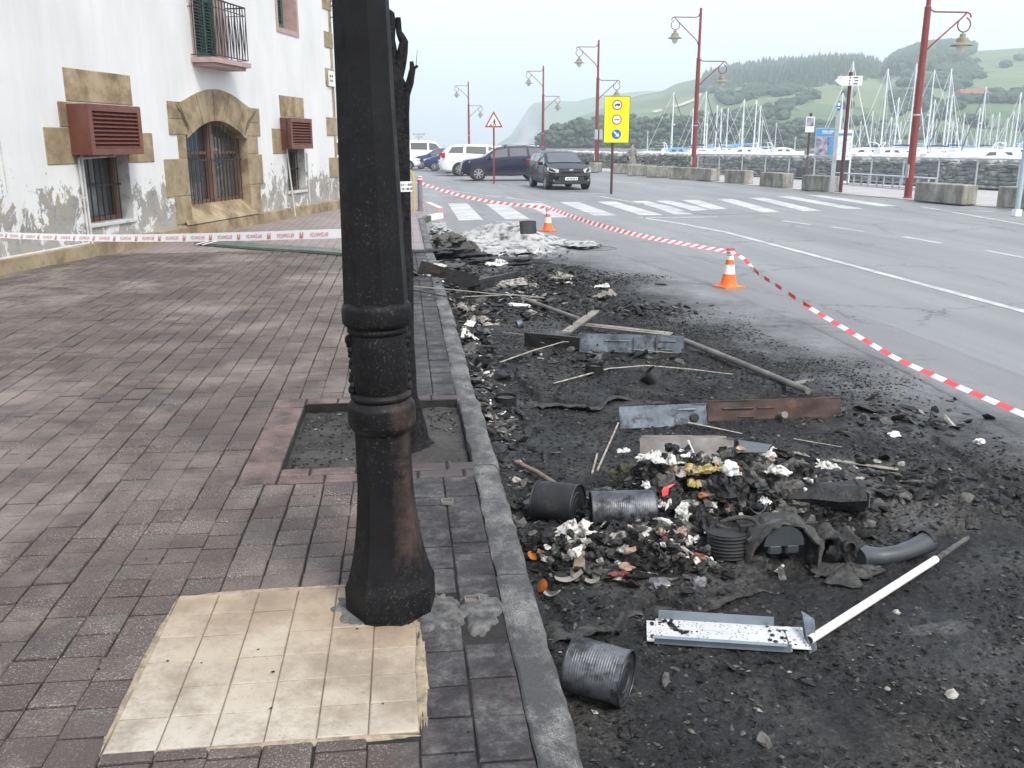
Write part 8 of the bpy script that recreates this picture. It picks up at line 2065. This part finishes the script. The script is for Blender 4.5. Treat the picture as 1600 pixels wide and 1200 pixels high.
MPV = dict(L=4.85, W=1.9, wb=2.95, wx=.02, wheel=.35, top=[(-2.42, .85), (-2.36, 1.10), (-2.15, 1.42), (-1.85, 1.64), (-1.0, 1.70), (.2, 1.68), (.75, 1.58), (1.75, 1.05), (2.0, .98), (2.3, .84), (2.42, .55)], belt=[(-2.42, .83), (-2.2, 1.22), (-.8, 1.16), (.8, 1.05), (1.75, .98), (2.2, .86), (2.42, .53)],
           windows=[(-2.08, -1.86, -1.25, -1.2), (-1.1, -1.05, .05, .05), (.17, .17, 1.5, .80)], ws=(1.75, .75), rw=(-2.28, -1.95), mirror=1.2, handles=(-.9, .3), seams=(-1.15, .1, 1.3), lz=.80, tz=1.12, glass_side='privacy_glass')
SEDAN = dict(L=4.4, W=1.75, wb=2.6, wx=.1, wheel=.31, top=[(-2.2, .75), (-2.12, .98), (-1.65, 1.06), (-1.05, 1.38), (-.6, 1.43), (.0, 1.43), (.35, 1.36), (1.05, .98), (1.25, .94), (1.95, .80), (2.12, .68), (2.2, .5)], belt=[(-2.2, .73), (-1.65, 1.0), (-.8, .98), (.3, .94), (1.05, .90), (1.9, .76), (2.2, .48)],
             windows=[(-1.45, -1.10, -.85, -.82), (-.78, -.75, .0, .0), (.08, .08, .95, .42)], ws=(1.05, .35), rw=(-1.65, -1.05), mirror=.78, handles=(-.7, .2), seams=(-.82, .04), lz=.70, tz=.85)
VAN = dict(L=5.0, W=1.92, wb=3.1, wx=.0, wheel=.34, top=[(-2.5, 1.0), (-2.48, 1.7), (-2.40, 1.92), (-1.5, 1.97), (.6, 1.96), (1.05, 1.88), (1.85, 1.20), (2.3, 1.02), (2.45, .85), (2.5, .55)], belt=[(-2.5, .98), (-2.4, 1.22), (0, 1.20), (1.85, 1.12), (2.3, .96), (2.5, .53)],
           windows=[(-2.25, -2.2, -1.15, -1.15), (-1.0, -1.0, .35, .35), (.5, .5, 1.6, 1.05)], ws=(1.85, 1.05), rw=(-2.495, -2.42), mirror=1.4, handles=(-.5, .7), seams=(.42, -1.07), lz=.85, tz=1.2, glass_side='privacy_glass', cat='van')
make_car('parked_car', HATCH, 'car_black', 'small near-black hatchback facing the camera, closest of the parked cars', (6.25, 37.5), math.atan2(-.997, .09))
make_car('parked_car', SUV, 'car_navy', 'navy SUV with roof rails seen side on behind the black hatchback', (4.95, 45.6), R(180), True)
make_car('parked_car', MPV, 'car_white', 'white people carrier with dark rear windows, showing its tail light left of the navy SUV', (4.55, 52.9), R(2))
make_car('parked_car', HATCH, 'car_white', 'white hatchback nose peeping out left of the white people carrier', (4.15, 57.7), R(182))
make_car('parked_car', HATCH, 'car_blue', 'blue hatchback with its nose to the left, beyond the white hatchback nose', (3.35, 62.0), R(180))
make_car('parked_car', SEDAN, 'car_white', 'white car half hidden by the burnt tree, left of the blue hatchback', (-1.0, 64.6), R(0))
make_car('parked_car', SEDAN, 'car_blue', 'dark saloon roof behind the blue hatchback', (2.7, 67.6), R(180))
make_car('parked_van', VAN, 'car_white', 'white van with dark side windows farthest back on the left', (1.7, 78.5), R(0), group='vans parked by the harbour')
make_car('parked_car', MPV, 'car_white', 'white car mostly hidden behind the navy SUV', (6.9, 60.5), R(178))
make_car('parked_van', VAN, 'car_white', 'white vehicle glimpsed between the building corner and the black post', (-3.9, 47.0), R(0), group='vans parked by the harbour')

def skinned(name, joints, edges, mat, parent, sub=1):
    me = bpy.data.meshes.new(name); me.from_pydata([j[0] for j in joints], edges, []); me.materials.append(mat)
    o = link(name, me, parent); md = o.modifiers.new('skin', 'SKIN'); md.use_smooth_shade = True
    for v, j in zip(me.skin_vertices[0].data if me.skin_vertices else [], joints): v.radius = (j[1], j[2] if len(j) > 2 else j[1])
    if me.skin_vertices: me.skin_vertices[0].data[0].use_root = True
    s_ = o.modifiers.new('sub', 'SUBSURF'); s_.levels = s_.render_levels = sub; return o
q = at(981, 271.5, ROAD + .03); per = empty('person', (q.x + .45, q.y + .9, ROAD + .03), R(200)); tag(per, 'person in a knee-length grey-green coat walking along the promenade with a dark bag', 'person')
J = [((0, 0, .92), .13, .10), ((0, 0, 1.15), .13, .10), ((0, 0, 1.38), .17, .10), ((0, 0, 1.50), .055, .055), ((0, .01, 1.63), .085, .10), ((0, .0, 1.71), .05, .05),
     ((.10, .02, .80), .085, .09), ((.11, .14, .48), .06, .065), ((.11, .10, .09), .042, .045), ((.11, .22, .04), .04, .035),
     ((-.10, -.02, .80), .085, .09), ((-.11, -.04, .47), .06, .065), ((-.11, -.26, .12), .042, .045), ((-.11, -.16, .05), .04, .035),
     ((.20, 0, 1.40), .055, .055), ((.25, -.05, 1.12), .045, .045), ((.24, .08, .90), .035, .035), ((.24, .12, .82), .03, .035),
     ((-.20, 0, 1.40), .055, .055), ((-.25, .04, 1.13), .045, .045), ((-.22, .22, 1.02), .035, .035), ((-.22, .29, 1.0), .03, .035)]
E_ = [(0, 1), (1, 2), (2, 3), (3, 4), (4, 5), (0, 6), (6, 7), (7, 8), (8, 9), (0, 10), (10, 11), (11, 12), (12, 13), (2, 14), (14, 15), (15, 16), (16, 17), (2, 18), (18, 19), (19, 20), (20, 21)]
skinned('body', J, E_, M['skin'], per)
autosmooth(MB().add(*(lambda m: (m.v, m.f))(MB().lathe([(.27, .50), (.25, .75), (.20, 1.05), (.215, 1.30), (.19, 1.43), (.08, 1.50)], 18, Matrix.Diagonal((1, .72, 1, 1))))).build('coat', M['coat'], per), 60)
skinned('sleeve', [((.18, 0, 1.42), .075), ((.255, -.05, 1.12), .062), ((.245, .07, .92), .052)], [(0, 1), (1, 2)], M['coat'], per); skinned('sleeve', [((-.18, 0, 1.42), .075), ((-.255, .04, 1.13), .062), ((-.225, .20, 1.03), .052)], [(0, 1), (1, 2)], M['coat'], per)
for s_, jj in ((1, [((.10, .02, .78), .095), ((.11, .14, .48), .072), ((.11, .10, .12), .058)]), (-1, [((-.10, -.02, .78), .095), ((-.11, -.04, .47), .072), ((-.11, -.25, .15), .058)])): skinned('trouser_leg', jj, [(0, 1), (1, 2)], M['dark_cloth'], per)
o = crumple('hair', (0, -.02, 1.60), (.105, .115, .10), M['hair'], None, None, None, seed=3, lvl=2, amp=.1); o.parent = per; o.location = (0, -.03, 1.68)
o = crumple('shoulder_bag', (0, 0, 0), (.14, .10, .17), M['dark_cloth'], None, None, None, seed=4, lvl=2, amp=.15); o.parent = per; o.location = (-.24, -.16, 1.10)
MB().tube([(-.24, -.16, 1.22), (-.10, -.10, 1.47), (.05, .10, 1.42), (-.1, .16, 1.25)], .018, 5).build('bag_strap', M['dark_cloth'], per)
for s_, yy in ((.11, .17), (-.11, -.20)): MB().box((s_, yy, .045), (.10, .27, .09), None, .03).build('shoe', M['black_rubber'], per)
pc = empty('pushchair', (q.x + .0, q.y + 1.0, ROAD + .03)); tag(pc, 'dark pushchair with a rounded hood beside the person in the coat', 'pushchair')
autosmooth(MB().sheet(lambda u, v: Vector((math.cos(math.pi * u) * .24, (v - .5) * .36, .72 + math.sin(math.pi * u) * .26)), 12, 4, .01).build('hood', M['dark_cloth'], pc)); MB().box((0, 0, .52), (.42, .36, .34), None, .08).build('seat', M['dark_cloth'], pc)
MB().tube([(-.3, .16, .15), (.1, .16, .5), (.35, .16, 1.0)], .015, 6).tube([(-.3, -.16, .15), (.1, -.16, .5), (.35, -.16, 1.0)], .015, 6).tube([(.35, -.16, 1.0), (.35, .16, 1.0)], .018, 6).tube([(.25, .16, .15), (-.05, .16, .5)], .015, 6).tube([(.25, -.16, .15), (-.05, -.16, .5)], .015, 6).build('frame', M['metal_grey'], pc)
for x_ in (-.3, .25):
    for y_ in (-.2, .2): MB().lathe([(.05, -.02), (.12, -.02), (.12, .02), (.05, .02)], 16, Matrix.Translation((x_, y_, .12)) @ Matrix.Rotation(R(90), 4, 'X')).build('wheel', M['black_rubber'], pc)
WZ = -0.62
bpy.data.objects['water'].location.z = WZ + 1.05
def make_sailboat(L, Hm, blue=False, rigseed=0, cover='sail_blue', furl=True, radar=False):
    r_ = empty('sailboat'); B = L * .31; rr_ = random.Random(rigseed)
    mb = MB(); st = 9; V = []
    for i in range(st):
        t = i / (st - 1); x = (t - .5) * L; w = B / 2 * (math.sin(math.pi * min(1, .30 + t * .72)) ** .8 if t < 1 else .02); w = max(w, .03) if t < 1 else .03; sh = 1.05 + .28 * t ** 2
        V += [(x, 0, -.25), (x, w * .75, -.1), (x + (.15 if t > .9 else 0), w, .5), (x + (.3 if t > .9 else 0), w, sh), (x + (.3 if t > .9 else 0), 0, sh + .04), (x + (.3 if t > .9 else 0), -w, sh), (x + (.15 if t > .9 else 0), -w, .5), (x, -w * .75, -.1)]
    F_ = [(i * 8 + k, (i + 1) * 8 + k, (i + 1) * 8 + (k + 1) % 8, i * 8 + (k + 1) % 8) for i in range(st - 1) for k in range(8)] + [tuple(range(8))[::-1]]
    autosmooth(mb.add(V, F_).build('hull', M['hull_blue' if blue else 'hull'], r_), 40)
    mb = MB(); V = []
    for (x, w, h) in [(-.16 * L, .30 * B, .02), (-.14 * L, .30 * B, .42), (.08 * L, .27 * B, .40), (.22 * L, .18 * B, .05)]:
        V += [(x, w, 1.12), (x, w * .85, 1.12 + h), (x, -w * .85, 1.12 + h), (x, -w, 1.12)]
    autosmooth(mb.add(V, [(i * 4 + k, (i + 1) * 4 + k, (i + 1) * 4 + k + 1, i * 4 + k + 1) for i in range(3) for k in range(3)]).build('cabin', M['hull'], r_), 40)
    for s_ in (-1, 1): MB().box((-.02 * L, s_ * .285 * B, 1.32), (.16 * L, .02, .12)).build('cabin_window', M['privacy_glass'], r_)
    mx = .06 * L
    MB().tube([(mx, 0, 1.1), (mx, 0, Hm)], [.12, .085], 6).build('mast', M['mast'], r_)
    z0 = 2.0; MB().tube([(mx, 0, z0), (mx - .36 * L, 0, z0 + .05)], .05, 6).build('boom', M['mast'], r_)
    MB().tube([(mx - .03, 0, z0 + .16), (mx - .16 * L, 0, z0 + .18), (mx - .35 * L, 0, z0 + .13)], [.17, .15, .09], 8).build('sail_cover', M[cover], r_)
    for zz in (.42, .70): MB().tube([(mx, -.09 * L * (1.2 - zz), Hm * zz), (mx, .09 * L * (1.2 - zz), Hm * zz)], .028, 5).build('spreader', M['mast'], r_)
    rig = MB(); rg = .026
    if furl: MB().tube([(mx + .05, 0, Hm * .96), (.50 * L, 0, 1.45)], [.05, .08], 6).build('furled_jib', M['mast' if rr_.random() < .75 else 'hull_blue'], r_)
    else: rig.tube([(mx, 0, Hm), (.5 * L, 0, 1.4)], rg, 4)
    rig.tube([(mx, 0, Hm), (-.48 * L, 0, 1.2)], rg, 4)
    for s_ in (-1, 1): rig.tube([(mx, 0, Hm * .97), (mx, s_ * .09 * L * .5, Hm * .70), (mx - .02 * L, s_ * B * .46, 1.15)], rg, 4)
    rig.build('rigging', M['mast'], r_)
    if radar: MB().lathe([(.04, 0), (.22, .02), (.22, .16), (.05, .20)], 12, Matrix.Translation((mx + .22, 0, Hm * .5))).build('radar_dome', M['hull'], r_)
    rl = MB()
    for s_ in (-1, 1): rl.tube([(-.46 * L, s_ * B * .40, 1.55), (-.2 * L, s_ * B * .47, 1.60), (.2 * L, s_ * B * .40, 1.68), (.48 * L, 0, 1.80)], .018, 4)
    rl.build('guard_rail', M['mast'], r_)
    return r_
PROT = [make_sailboat(9.5, 13.0, False, 1), make_sailboat(8.0, 10.5, False, 2, 'sail_blue', True, True), make_sailboat(11.0, 14.5, True, 3, 'hull', True), make_sailboat(7.0, 9.0, False, 4, 'tarp', False), make_sailboat(10, 13.5, False, 5, 'sail_blue', False, True)]
HMS = [13.0, 10.5, 14.5, 9.0, 13.5]
MASTS = [(1011, 205, 185), (1049, 148, 150), (1080, 172, 150), (1099, 146, 140), (1103, 176, 165), (1117, 167, 150), (1124, 171, 165), (1134, 171, 135), (1154, 202, 190), (1158, 158, 140), (1177, 159, 150), (1184, 167, 165), (1188, 189, 180), (1210, 193, 185), (1241, 214, 200),
         (1309, 148, 120), (1321, 101, 118), (1341, 190, 170), (1358, 174, 150), (1375, 111, 118), (1388, 184, 165), (1396, 154, 130), (1403, 190, 175), (1418, 103, 118), (1424, 152, 135), (1446, 112, 122), (1452, 157, 150), (1472, 110, 120), (1478, 142, 132), (1484, 189, 165), (1491, 184, 160), (1508, 195, 175), (1523, 169, 140), (1528, 137, 122), (1544, 178, 150), (1554, 176, 140), (1568, 184, 160), (1576, 174, 150), (1583, 145, 125), (1598, 169, 140), (1612, 160, 130), (1500, 178, 150), (1364, 200, 180), (1458, 186, 170)]
rb = random.Random(21); used = set(); MASTS.sort()
def nearby(px_):
    for lim, t in [(1030, 'left of the tall red lamp post among the first masts'), (1075, 'just left of the second red lamp post'), (1115, 'just right of the second red lamp post'), (1145, 'above the concrete block right of the second lamp'), (1200, 'left of the litter bin'), (1260, 'over the brown notice post'), (1300, 'behind the blue poster'), (1335, 'behind the fingerpost'), (1372, 'right of the map totem'), (1400, 'above the long bench'), (1430, 'left of the nearest red lamp post'), (1462, 'crossing the nearest red lamp post'), (1500, 'just right of the nearest red lamp post'), (1540, 'above the big stained concrete block'), (1580, 'left of the pale sign pole'), (1700, 'at the right edge by the pale sign pole')]:
        if px_ < lim: return t
cnt = {}
ORD = ['first', 'second', 'third', 'fourth', 'fifth', 'sixth', 'seventh', 'eighth']
for i, (px_, yt, D) in enumerate(MASTS):
    Hw = (225 - yt) / CAM_F * D + CAM_H - WZ       # mast top above the water
    k = min(range(5), key=lambda j: abs(HMS[j] - Hw) + rb.uniform(0, 1.6))
    o = PROT[k] if k not in used else copy_tree(PROT[k]); used.add(k)
    q = atY(px_, 240, D); s_ = Hw / HMS[k]; s_ = max(.55, min(1.25, s_))
    o.scale = (s_ * .95, s_ * .95, Hw / HMS[k]) if Hw / HMS[k] > .6 else (s_, s_, Hw / HMS[k])
    hd = rb.choice([rb.uniform(-25, 25), 180 + rb.uniform(-25, 25)]); o.rotation_euler = (0, 0, R(hd))
    off = Matrix.Rotation(R(hd), 3, 'Z') @ Vector((.06 * [9.5, 8, 11, 7, 10][k] * o.scale[0], 0, 0))
    o.location = (q.x - off.x, q.y - off.y, WZ)
    nb_ = nearby(px_); cnt[nb_] = cnt.get(nb_, 0) + 1
    tag(o, '%s sailboat from the left %s' % (ORD[cnt[nb_] - 1], nb_), 'sailboat', 'sailboats moored in the marina')
for k in range(5):
    if k not in used:
        for ch in list(PROT[k].children): bpy.data.objects.remove(ch)
        bpy.data.objects.remove(PROT[k])
def motorboat(px_, D, L, label, heading=180, cover=None):
    q = atY(px_, 240, D); r_ = empty('motor_yacht', (q.x, q.y, WZ), R(heading)); tag(r_, label, 'motor boat', 'motor boats in the marina'); r_.scale = (.85, .85, .8); B = L * .3; V = []
    for t in np.linspace(0, 1, 8):
        x = (t - .5) * L; w = B / 2 * (1 if t < .55 else math.cos((t - .55) / .45 * math.pi / 2) ** .7 + .02); sh = 1.15 + .35 * t
        V += [(x, 0, -.2), (x, w * .8, 0), (x, w, sh), (x, w * .92, sh + .12), (x, -w * .92, sh + .12), (x, -w, sh), (x, -w * .8, 0)]
    autosmooth(MB().add(V, [(i * 7 + k, (i + 1) * 7 + k, (i + 1) * 7 + (k + 1) % 7, i * 7 + (k + 1) % 7) for i in range(7) for k in range(7)] + [tuple(range(7))[::-1]]).build('hull', M['hull'], r_), 35)
    V = []
    for (x, w, h) in [(-.28 * L, .40 * B, .75), (-.05 * L, .42 * B, .95), (.10 * L, .38 * B, .80), (.32 * L, .22 * B, .12)]: V += [(x, w, 1.3), (x, w * .8, 1.3 + h), (x, -w * .8, 1.3 + h), (x, -w, 1.3)]
    autosmooth(MB().add(V, [(i * 4 + k, (i + 1) * 4 + k, (i + 1) * 4 + k + 1, i * 4 + k + 1) for i in range(3) for k in range(3)] + [(0, 1, 2, 3)]).build('cabin', M[cover or 'hull'], r_), 35)
    for s_ in (-1, 1): MB().add([(-.22 * L, s_ * .385 * B, 1.58), (.10 * L, s_ * .39 * B, 1.56), (.05 * L, s_ * .36 * B, 1.92), (-.20 * L, s_ * .36 * B, 1.92)], [(0, 1, 2, 3)]).build('cabin_window', M['privacy_glass'], r_)
    MB().tube([(-.30 * L, .42 * B, 1.3), (-.36 * L, .36 * B, 2.75), (-.40 * L, .2 * B, 3.0), (-.40 * L, -.2 * B, 3.0), (-.36 * L, -.36 * B, 2.75), (-.30 * L, -.42 * B, 1.3)], .09, 6).build('radar_arch', M['hull'], r_)
    return r_
motorboat(1548, 78, 8.5, 'white motor yacht with a radar arch left of the pale sign pole', 165)
motorboat(1530, 100, 9.0, 'white motor boat just left of and behind the arched yacht', 190)
motorboat(1392, 105, 8.0, 'low white motor boat above the middle of the long bench', 10)
motorboat(1345, 110, 8.0, 'low white motor boat right of the map totem', 170)
motorboat(1060, 120, 6.0, 'small boat under a light blue cover left of the second red lamp post', 0, 'tarp')
motorboat(1155, 118, 7.0, 'low white motor boat right of the second red lamp post', 180)
motorboat(1225, 122, 7.0, 'low white motor boat left of the brown notice post', 5)
motorboat(1590, 108, 8.0, 'white motor boat behind the pale sign pole', 0)
for (pa, pb, D) in [(990, 1260, 145), (1290, 1640, 128), (1290, 1640, 160)]:
    a, b = atY(pa, 240, D), atY(pb, 240, D * .98); d = b - a
    o = MB().box((0, 0, .25), (Vector((d.x, d.y)).length, 2.2, .5)).build('pontoon', M['quay'], loc=((a.x + b.x) / 2, (a.y + b.y) / 2, WZ), rot=(0, 0, math.atan2(d.y, d.x))); tag(o, {(990, 145): 'floating pontoon behind the left masts', (1290, 128): 'nearer floating pontoon behind the right masts', (1290, 160): 'farther floating pontoon behind the right masts'}[(pa, D)], 'pontoon', 'floating pontoons')

def hill(name, ridge, Rr, Rb, mat, nx=170, ny=46, seed=1, zb=-1.2, pw=1.0, rough=1.0, label=None):
    xs = [p[0] for p in ridge]; ys = [p[1] for p in ridge]
    pxs = np.linspace(xs[0], xs[-1], nx); V = np.zeros((ny, nx, 3))
    for i, u in enumerate(pxs):
        yy = np.interp(u, xs, ys); d = ray(u, yy); hz = math.hypot(d.x, d.y); dx, dy = d.x / hz, d.y / hz
        Rr_ = Rr(u) if callable(Rr) else Rr; Rb_ = Rb(u) if callable(Rb) else Rb
        zr = CAM_H + d.z / hz * Rr_
        for j in range(ny):
            t = j / (ny - 1) * 1.35
            r_ = Rb_ + (Rr_ - Rb_) * t
            if t <= 1: z = zb + (zr - zb) * (t ** pw)
            else: z = zr - (t - 1) * (zr - zb) * .5
            X_, Y_ = dx * r_, dy * r_
            n1 = float(fbm(np.array([X_ / 140.0]), np.array([Y_ / 140.0]), 4, seed)[0]) - .5
            V[j, i] = (X_, Y_, z + n1 * rough * (zr - zb) * .30 * math.sin(math.pi * min(t, 1)) )
    idx = np.arange(nx * ny).reshape(ny, nx); F_ = np.stack([idx[:-1, :-1], idx[:-1, 1:], idx[1:, 1:], idx[1:, :-1]], -1).reshape(-1, 4)
    o = link(name, mesh_from(name, V.reshape(-1, 3), F_, [mat], None, True)); o['kind'] = 'structure'; return pxs, V
hill('headland', [(776, 226), (784, 221), (797, 212), (806, 199), (818, 181), (826, 168), (834, 161), (856, 157), (900, 158), (925, 152), (940, 149), (960, 147), (1000, 142), (1060, 140), (1150, 136)], 1650, lambda u: 1560 if u < 850 else 1450, M['cliff'], seed=3, pw=.55, rough=.35)
RID = [(860, 200), (900, 184), (950, 166), (985, 152), (1005, 147), (1035, 142), (1055, 131), (1075, 126), (1100, 121), (1140, 110), (1200, 101), (1280, 95), (1340, 93), (1372, 102), (1383, 108), (1400, 92), (1440, 78), (1480, 74), (1510, 78), (1530, 79), (1600, 74), (1680, 76), (1800, 90), (2000, 110)]
hp, HV = hill('hillside', RID, 900, 330, M['hill'], 220, 60, 5, -1.2, .80, .55)
def hill_pt(u, t):      # t 0 foot .. 1 ridge
    i = (u - hp[0]) / (hp[-1] - hp[0]) * (len(hp) - 1); j = t / 1.35 * (HV.shape[0] - 1)
    i = min(max(i, 0), len(hp) - 1.001); j = min(j, HV.shape[0] - 1.001); a, b = int(i), int(j); fi, fj = i - a, j - b
    return (HV[b, a] * (1 - fi) + HV[b, a + 1] * fi) * (1 - fj) + (HV[b + 1, a] * (1 - fi) + HV[b + 1, a + 1] * fi) * fj
def scatter_on_hill(cond, n, size, seed):
    r_ = random.Random(seed); P_, S_ = [], []
    tries = 0
    while len(P_) < n and tries < n * 30:
        tries += 1; u = r_.uniform(870, 1700); t = r_.uniform(.02, 1.0); p_ = hill_pt(u, t); x_, y_ = project(p_)
        if cond(x_, y_, r_): s_ = size * r_.uniform(.6, 1.35); P_.append(p_); S_.append(s_)
    return np.array(P_), np.array(S_)
CONE = (np.array([[math.cos(k * math.pi / 3), math.sin(k * math.pi / 3), 0] for k in range(6)] + [[0, 0, 1]]), np.array([[k, (k + 1) % 6, 6] for k in range(6)]))
def ridge_y(x): return float(np.interp(x, [p[0] for p in RID], [p[1] for p in RID]))
def c_ridge(x, y, r_):
    if 1098 < x < 1374: lo = np.interp(x, [1098, 1180, 1300, 1374], [134, 138, 134, 120]); return y < lo + r_.uniform(-3, 3)
    return False
def c_mound(x, y, r_):
    if 1383 < x < 1520: lo = np.interp(x, [1383, 1400, 1450, 1500, 1520], [118, 118, 110, 96, 82]); return y < lo + r_.uniform(-3, 3)
    return False
P_, S_ = scatter_on_hill(c_ridge, 2600, 3.9, 3)
me = scatter_mesh('conifer_plantation', CONE, P_ - np.array([0, 0, 1.0]), np.stack([S_ * .55, S_ * .55, S_ * 1.55], -1), [M['conifer']], np.random.RandomState(1), .22, .04)
o = link('conifer_plantation', me); tag(o, 'dark spiky conifer plantation along the hill ridge', 'wood', kind='stuff')
P_, S_ = scatter_on_hill(c_mound, 1500, 3.8, 4)
me = scatter_mesh('hilltop_wood', ICO1, P_ + np.array([0, 0, 3.5]), np.stack([S_ * .9, S_ * .9, S_ * .95], -1), [M['conifer']], np.random.RandomState(2), .22, .2)
o = link('hilltop_wood', me); tag(o, 'rounded dark wood on the highest hilltop behind the nearest red lamp post', 'wood', kind='stuff')
def c_scrub(x, y, r_):
    return y > ridge_y(x) + 18 and fbm(np.array([x / 38.0]), np.array([y / 13.0]), 3, 55)[0] > .585 and x > 1090
P_, S_ = scatter_on_hill(c_scrub, 2200, 2.0, 6)
me = scatter_mesh('hillside_hedges', ICO1, P_ + np.array([0, 0, 1.5]), np.stack([S_ * 1.2, S_ * 1.2, S_ * .8], -1), [M['conifer']], np.random.RandomState(3), .25, .3)
o = link('hillside_hedges', me); tag(o, 'hedges and small copses dotted over the green hillside', 'hedges', kind='stuff')
def surf_at(px_, py_):
    best = None
    for k in range(300):
        t = k / 300; p_ = hill_pt(px_, t); y_ = project(p_)[1]
        if best is None or abs(y_ - py_) < best[0]: best = (abs(y_ - py_), p_)
    return Vector(best[1])
def track(pts, w, label):
    mb = MB(); P_ = []
    for a, b in zip(pts[:-1], pts[1:]):
        for k in range(6): P_.append(surf_at(a[0] + (b[0] - a[0]) * k / 6, a[1] + (b[1] - a[1]) * k / 6) + Vector((0, 0, .9)))
    V = []
    for i, q in enumerate(P_): V += [q + Vector((0, -w / 2, -.3)), q + Vector((0, w / 2, .6))]
    mb.add(V, [(2 * i, 2 * i + 2, 2 * i + 3, 2 * i + 1) for i in range(len(P_) - 1)]); o = mb.build('hill_track', M['sand_path']); o['kind'] = 'structure'
track([(1098, 147), (1120, 150), (1145, 151), (1185, 155), (1215, 159), (1235, 166), (1262, 175)], 6, ''); track([(1022, 178), (1045, 172), (1068, 166), (1088, 158), (1098, 147)], 6, '')
p_ = surf_at(1527, 158); fh = empty('farmhouse', tuple(p_)); tag(fh, 'small farmhouse with a faded red roof on the right hillside', 'house')
fh.scale = (.62, .62, .62); MB().box((0, 0, 2.0), (20, 9, 5)).build('wall', M['pink'], fh); MB().add([(-11, -5.5, 4.4), (11, -5.5, 4.4), (11, 5.5, 4.4), (-11, 5.5, 4.4), (-9, 0, 7.4), (9, 0, 7.4)], [(0, 1, 5, 4), (2, 3, 4, 5), (1, 2, 5), (3, 0, 4)]).build('roof', M['roof_tile'], fh)
for x_ in (-7, -2, 3, 7): MB().box((x_, -4.52, 2.2), (1.3, .06, 1.6)).build('window', M['pane'], fh)

def make_shore():
    V, F_ = [], []; xs_ = np.linspace(840, 1760, 60)
    for i, u in enumerate(xs_):
        for j, D in enumerate([292, 300, 320, 360]): q = atY(u, 240, D); V.append((q.x, q.y, [-1.5, 0.4, 1.4, 2.5][j]))
    F_ = [(i * 4 + k, i * 4 + 4 + k, i * 4 + 5 + k, i * 4 + 1 + k) for i in range(59) for k in range(3)]
    struct('far_shore', V, F_, M['hill'], True)
make_shore()
def crown(mb, c, w, h, r_, n=26, base=ICO1):
    for k in range(n):
        a = r_.uniform(0, 6.28); rad = math.sqrt(r_.random()) * w * .5; zz = h * (.35 + .6 * r_.random()) * (1 - .35 * (rad / (w * .5)) ** 2); s_ = w * r_.uniform(.10, .2)
        cc = Vector(c) + Vector((math.cos(a) * rad, math.sin(a) * rad * .8, zz)); an = r_.uniform(0, 3)
        mb.add([cc + Vector((v[0] * s_ * r_.uniform(.75, 1.25), v[1] * s_ * r_.uniform(.75, 1.25), v[2] * s_ * .62 * r_.uniform(.75, 1.25))) for v in base[0]], [tuple(f) for f in base[1]])
rt = random.Random(17)
for (px_, yt, D, w, lb) in [(872, 193, 300, 9, 'small pine at the left end of the shore wood'), (893, 186, 310, 11, 'rounded pine second from the left end of the shore wood'), (912, 180, 305, 11, 'pine partly behind the red lamp by the yellow sign')]:
    q = atY(px_, 240, D); h = (225 - yt) / CAM_F * D; t_ = empty('pine_tree', (q.x, q.y, 1.0)); tag(t_, lb, 'tree', 'pines on the far shore')
    MB().tube([(0, 0, 0), (.3, 0, h * .6)], [.35, .15], 6).build('trunk', M['bark'], t_); mb = MB(); crown(mb, (0, 0, 0), w, h, rt, 60); mb.build('crown', M['pine'], t_)
mb = MB()
def wood_top(u): return float(np.interp(u, [850, 900, 930, 960, 1000, 1060, 1100, 1160, 1200, 1240, 1262, 1300, 1360, 1420, 1500, 1560, 1620, 1760], [206, 190, 178, 176, 178, 171, 172, 179, 186, 188, 200, 207, 204, 200, 192, 186, 182, 182]))
for k in range(420):
    u = rt.uniform(855, 1740); D = rt.uniform(305, 350); q = atY(u, 240, D); yt = wood_top(u) + abs(rt.gauss(0, 5)) ; h = max(3.0, (225 - yt) / CAM_F * D + .6 ); crown(mb, (q.x, q.y, 0.6), rt.uniform(7, 12), h, rt, 16)
for k in range(220):
    u = rt.uniform(850, 1740); D = rt.uniform(298, 306); q = atY(u, 240, D); crown(mb, (q.x, q.y, 0.2), rt.uniform(4, 8), rt.uniform(2, 4.0), rt, 7)
o = mb.build('shore_pine_wood', M['pine']); tag(o, 'hazy green pine wood along the far shore behind the masts', 'wood', kind='stuff')

hz = bpy.data.materials.new('sea haze'); hz.use_nodes = True; hz.node_tree.nodes.clear()
vo = hz.node_tree.nodes.new('ShaderNodeOutputMaterial'); pv_ = hz.node_tree.nodes.new('ShaderNodeVolumePrincipled')
pv_.inputs['Color'].default_value = (0.86, 0.93, 0.98, 1); pv_.inputs['Density'].default_value = HAZE_D if 'HAZE_D' in globals() else 0.0008; pv_.inputs['Anisotropy'].default_value = 0.2
hz.node_tree.links.new(pv_.outputs[0], vo.inputs['Volume'])
mb = MB(); mb.box((700, 1150, 88), (2600, 2500, 181)); mb.v = [(v[0], v[1], v[2]) for v in mb.v]
o = mb.build('haze', hz); tag(o, 'thin blue-white sea haze hanging over the bay', 'haze', kind='stuff')
o.display_type = 'WIRE'
